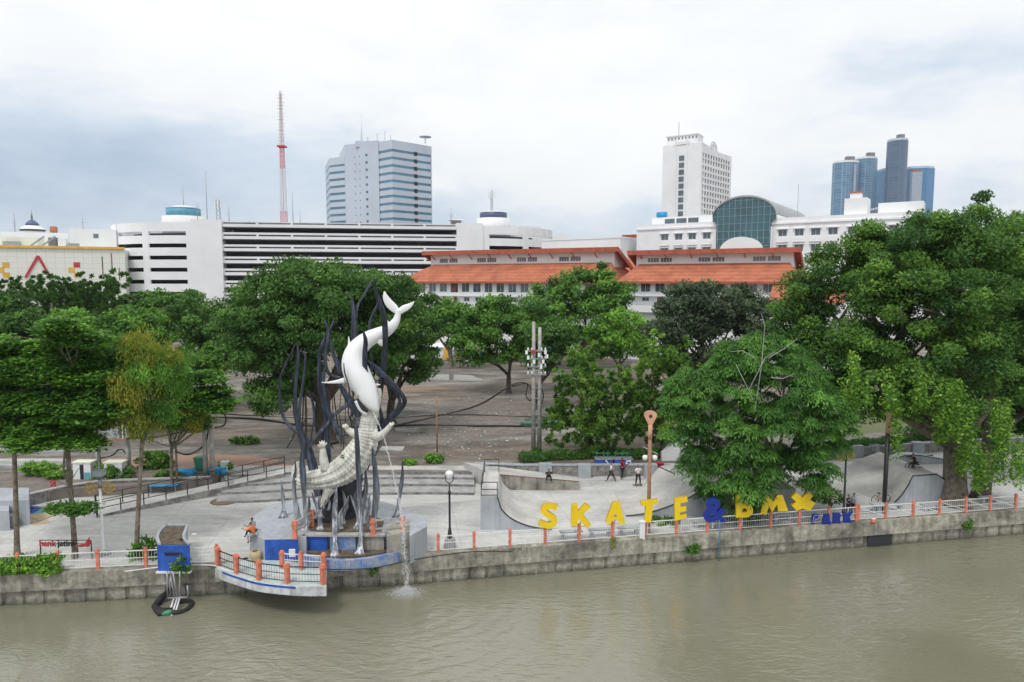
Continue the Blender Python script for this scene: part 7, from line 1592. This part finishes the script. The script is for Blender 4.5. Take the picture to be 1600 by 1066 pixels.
person('person in pale shirt standing beside the wheel lamp post', at(1333,806,0), R(110), STAND, 'cloth_grey', 'cloth_black', 1.66, sleeves=1); person('person in black standing close to the wheel lamp post, left of the pale shirt', at(1325,804,0), R(200), STAND, 'cloth_black', 'cloth_black', 1.45)
SITF = dict(legs=[(85,60,8),(80,50,8)], arms=[(35,10,60),(40,10,50)], hip=.13, lean=12, head=15)
p = at(396,835,1.42); person('person in grey shirt sitting on the left edge of the monument base', p+Vector((-.1,.35,0)), R(60), SITF, 'cloth_grey', 'cloth_black', 1.6)
person('person in orange shirt sitting beside the grey shirted one on the base', p+Vector((.15,-.25,0)), R(75), dict(legs=[(80,95,8),(75,80,8)], arms=[(45,10,50),(35,10,60)], hip=.13, lean=20, head=20), 'cloth_orange', 'cloth_grey', 1.55, sleeves=1)
def rider():
    o = Vector((0,53.,0)); base_ = atY(1427,736,53.); tilt = R(18)
    rz = R(180)-R(8)
    bk = thing('bicycle', 'small black stunt bicycle in mid air over the pyramid ramp', 'bicycle', base_, R(0))
    # frame plane is x-z, front wheel to the left and raised
    def L(x, z_): c, s = math.cos(-tilt), math.sin(-tilt); return Vector((x*c-z_*s, 0, x*s+z_*c))
    for x in (.48, -.50):
        c = L(x, .26); w = part(bk, 'wheel', 'rubber', lambda m: m.tube([c+Vector((math.cos(a)*.25,0,math.sin(a)*.25)) for a in [2*math.pi*i/20 for i in range(21)]], .028, 6)); m = MB()
        for i in range(8): a = math.pi*i/8; m.beam(c+Vector((math.cos(a)*.24,0,math.sin(a)*.24)), c-Vector((math.cos(a)*.24,0,math.sin(a)*.24)), .006)
        m.build('spokes', 'grey_metal', w, local=True)
    part(bk, 'frame', 'black_metal', lambda m: [m.tube([L(*a), L(*b)], .022, 6) for a, b in (((.48,.26),(.02,.26)),((.02,.26),(.16,.55)),((.16,.55),(-.32,.62)),((.02,.26),(-.34,.55)),((.16,.5),(.48,.26)),((-.30,.70),(-.36,.5)),((-.36,.5),(-.50,.26)))])
    part(bk, 'handlebar', 'black_metal', lambda m: m.tube([L(-.27,.86)+Vector((0,-.32,0)), L(-.27,.88)+Vector((0,-.12,0)), L(-.29,.70), L(-.27,.88)+Vector((0,.12,0)), L(-.27,.86)+Vector((0,.32,0))], .016, 6)); part(bk, 'saddle', 'rubber', lambda m: m.tube([L(.30,.60), L(.18,.62), L(.04,.61)], [.05,.04,.02], 8, flat=.5)); part(bk, 'crank', 'grey_metal', lambda m: m.beam(L(-.12,.2)+Vector((0,-.08,0)), L(.16,.32)+Vector((0,-.08,0)), .025)); part(bk, 'pedals', 'rubber', lambda m: (m.box(-.17,-.07,-.2,-.09,.15,.17), m.box(.1,.2,.05,.16,.34,.36)))
    person('bike rider in black shirt with white print and helmet in mid jump', base_+Vector((.16,0,-.1)), R(90), dict(legs=[(58,75,8),(70,60,8)], arms=[(62,16,12),(62,16,12)], hip=.86, lean=28, head=-5), 'cloth_black', 'cloth_black', 1.62, sleeves=1, hair='rubber')
rider()
def parkedbike():
    o = at(1376,786,0); bk = thing('bicycle', 'orange and dark bicycle lying behind the tall black post', 'bicycle', o, R(10)); 
    for x in (-.5,.5): part(bk, 'wheel', 'rubber', lambda m: m.tube([(x+math.cos(a)*.3,0,.3+math.sin(a)*.3) for a in [2*math.pi*i/18 for i in range(19)]], .025, 6))
    part(bk, 'frame', 'orange_post', lambda m: [m.tube([a, b], .022, 6) for a, b in (((-.5,0,.3),(-.02,0,.3)),((-.02,0,.3),(-.2,0,.75)),((-.2,0,.7),(.36,0,.75)),((-.02,0,.3),(.36,0,.7)),((-.2,0,.7),(-.5,0,.3)),((.33,0,.85),(.5,0,.3)))]); part(bk, 'saddle', 'rubber', lambda m: m.box(-.32,-.1,-.06,.06,.76,.81)); part(bk, 'handlebar', 'black_metal', lambda m: m.tube([(.3,-.25,.9),(.33,0,.86),(.3,.25,.9)], .016, 6))
parkedbike()
# ================================================================ air
def haze():
    m = MB(); m.box(-2700, 2700, -402, 3010, -3.2, 290); o = m.build('haze', 'white_wall'); o.data.materials.clear()
    h = bpy.data.materials.new('haze'); h.use_nodes = True; nt = h.node_tree; nt.nodes.remove(nt.nodes['Principled BSDF'])
    v = nt.nodes.new('ShaderNodeVolumePrincipled'); v.inputs['Color'].default_value = (.88,.93,1,1); v.inputs['Density'].default_value = .00011; v.inputs['Anisotropy'].default_value = .2
    nt.links.new(v.outputs[0], nt.nodes['Material Output'].inputs['Volume']); o.data.materials.append(h)
    tag(o, 'thin pale haze in the air over the whole place', 'haze', None, 'stuff')
haze()
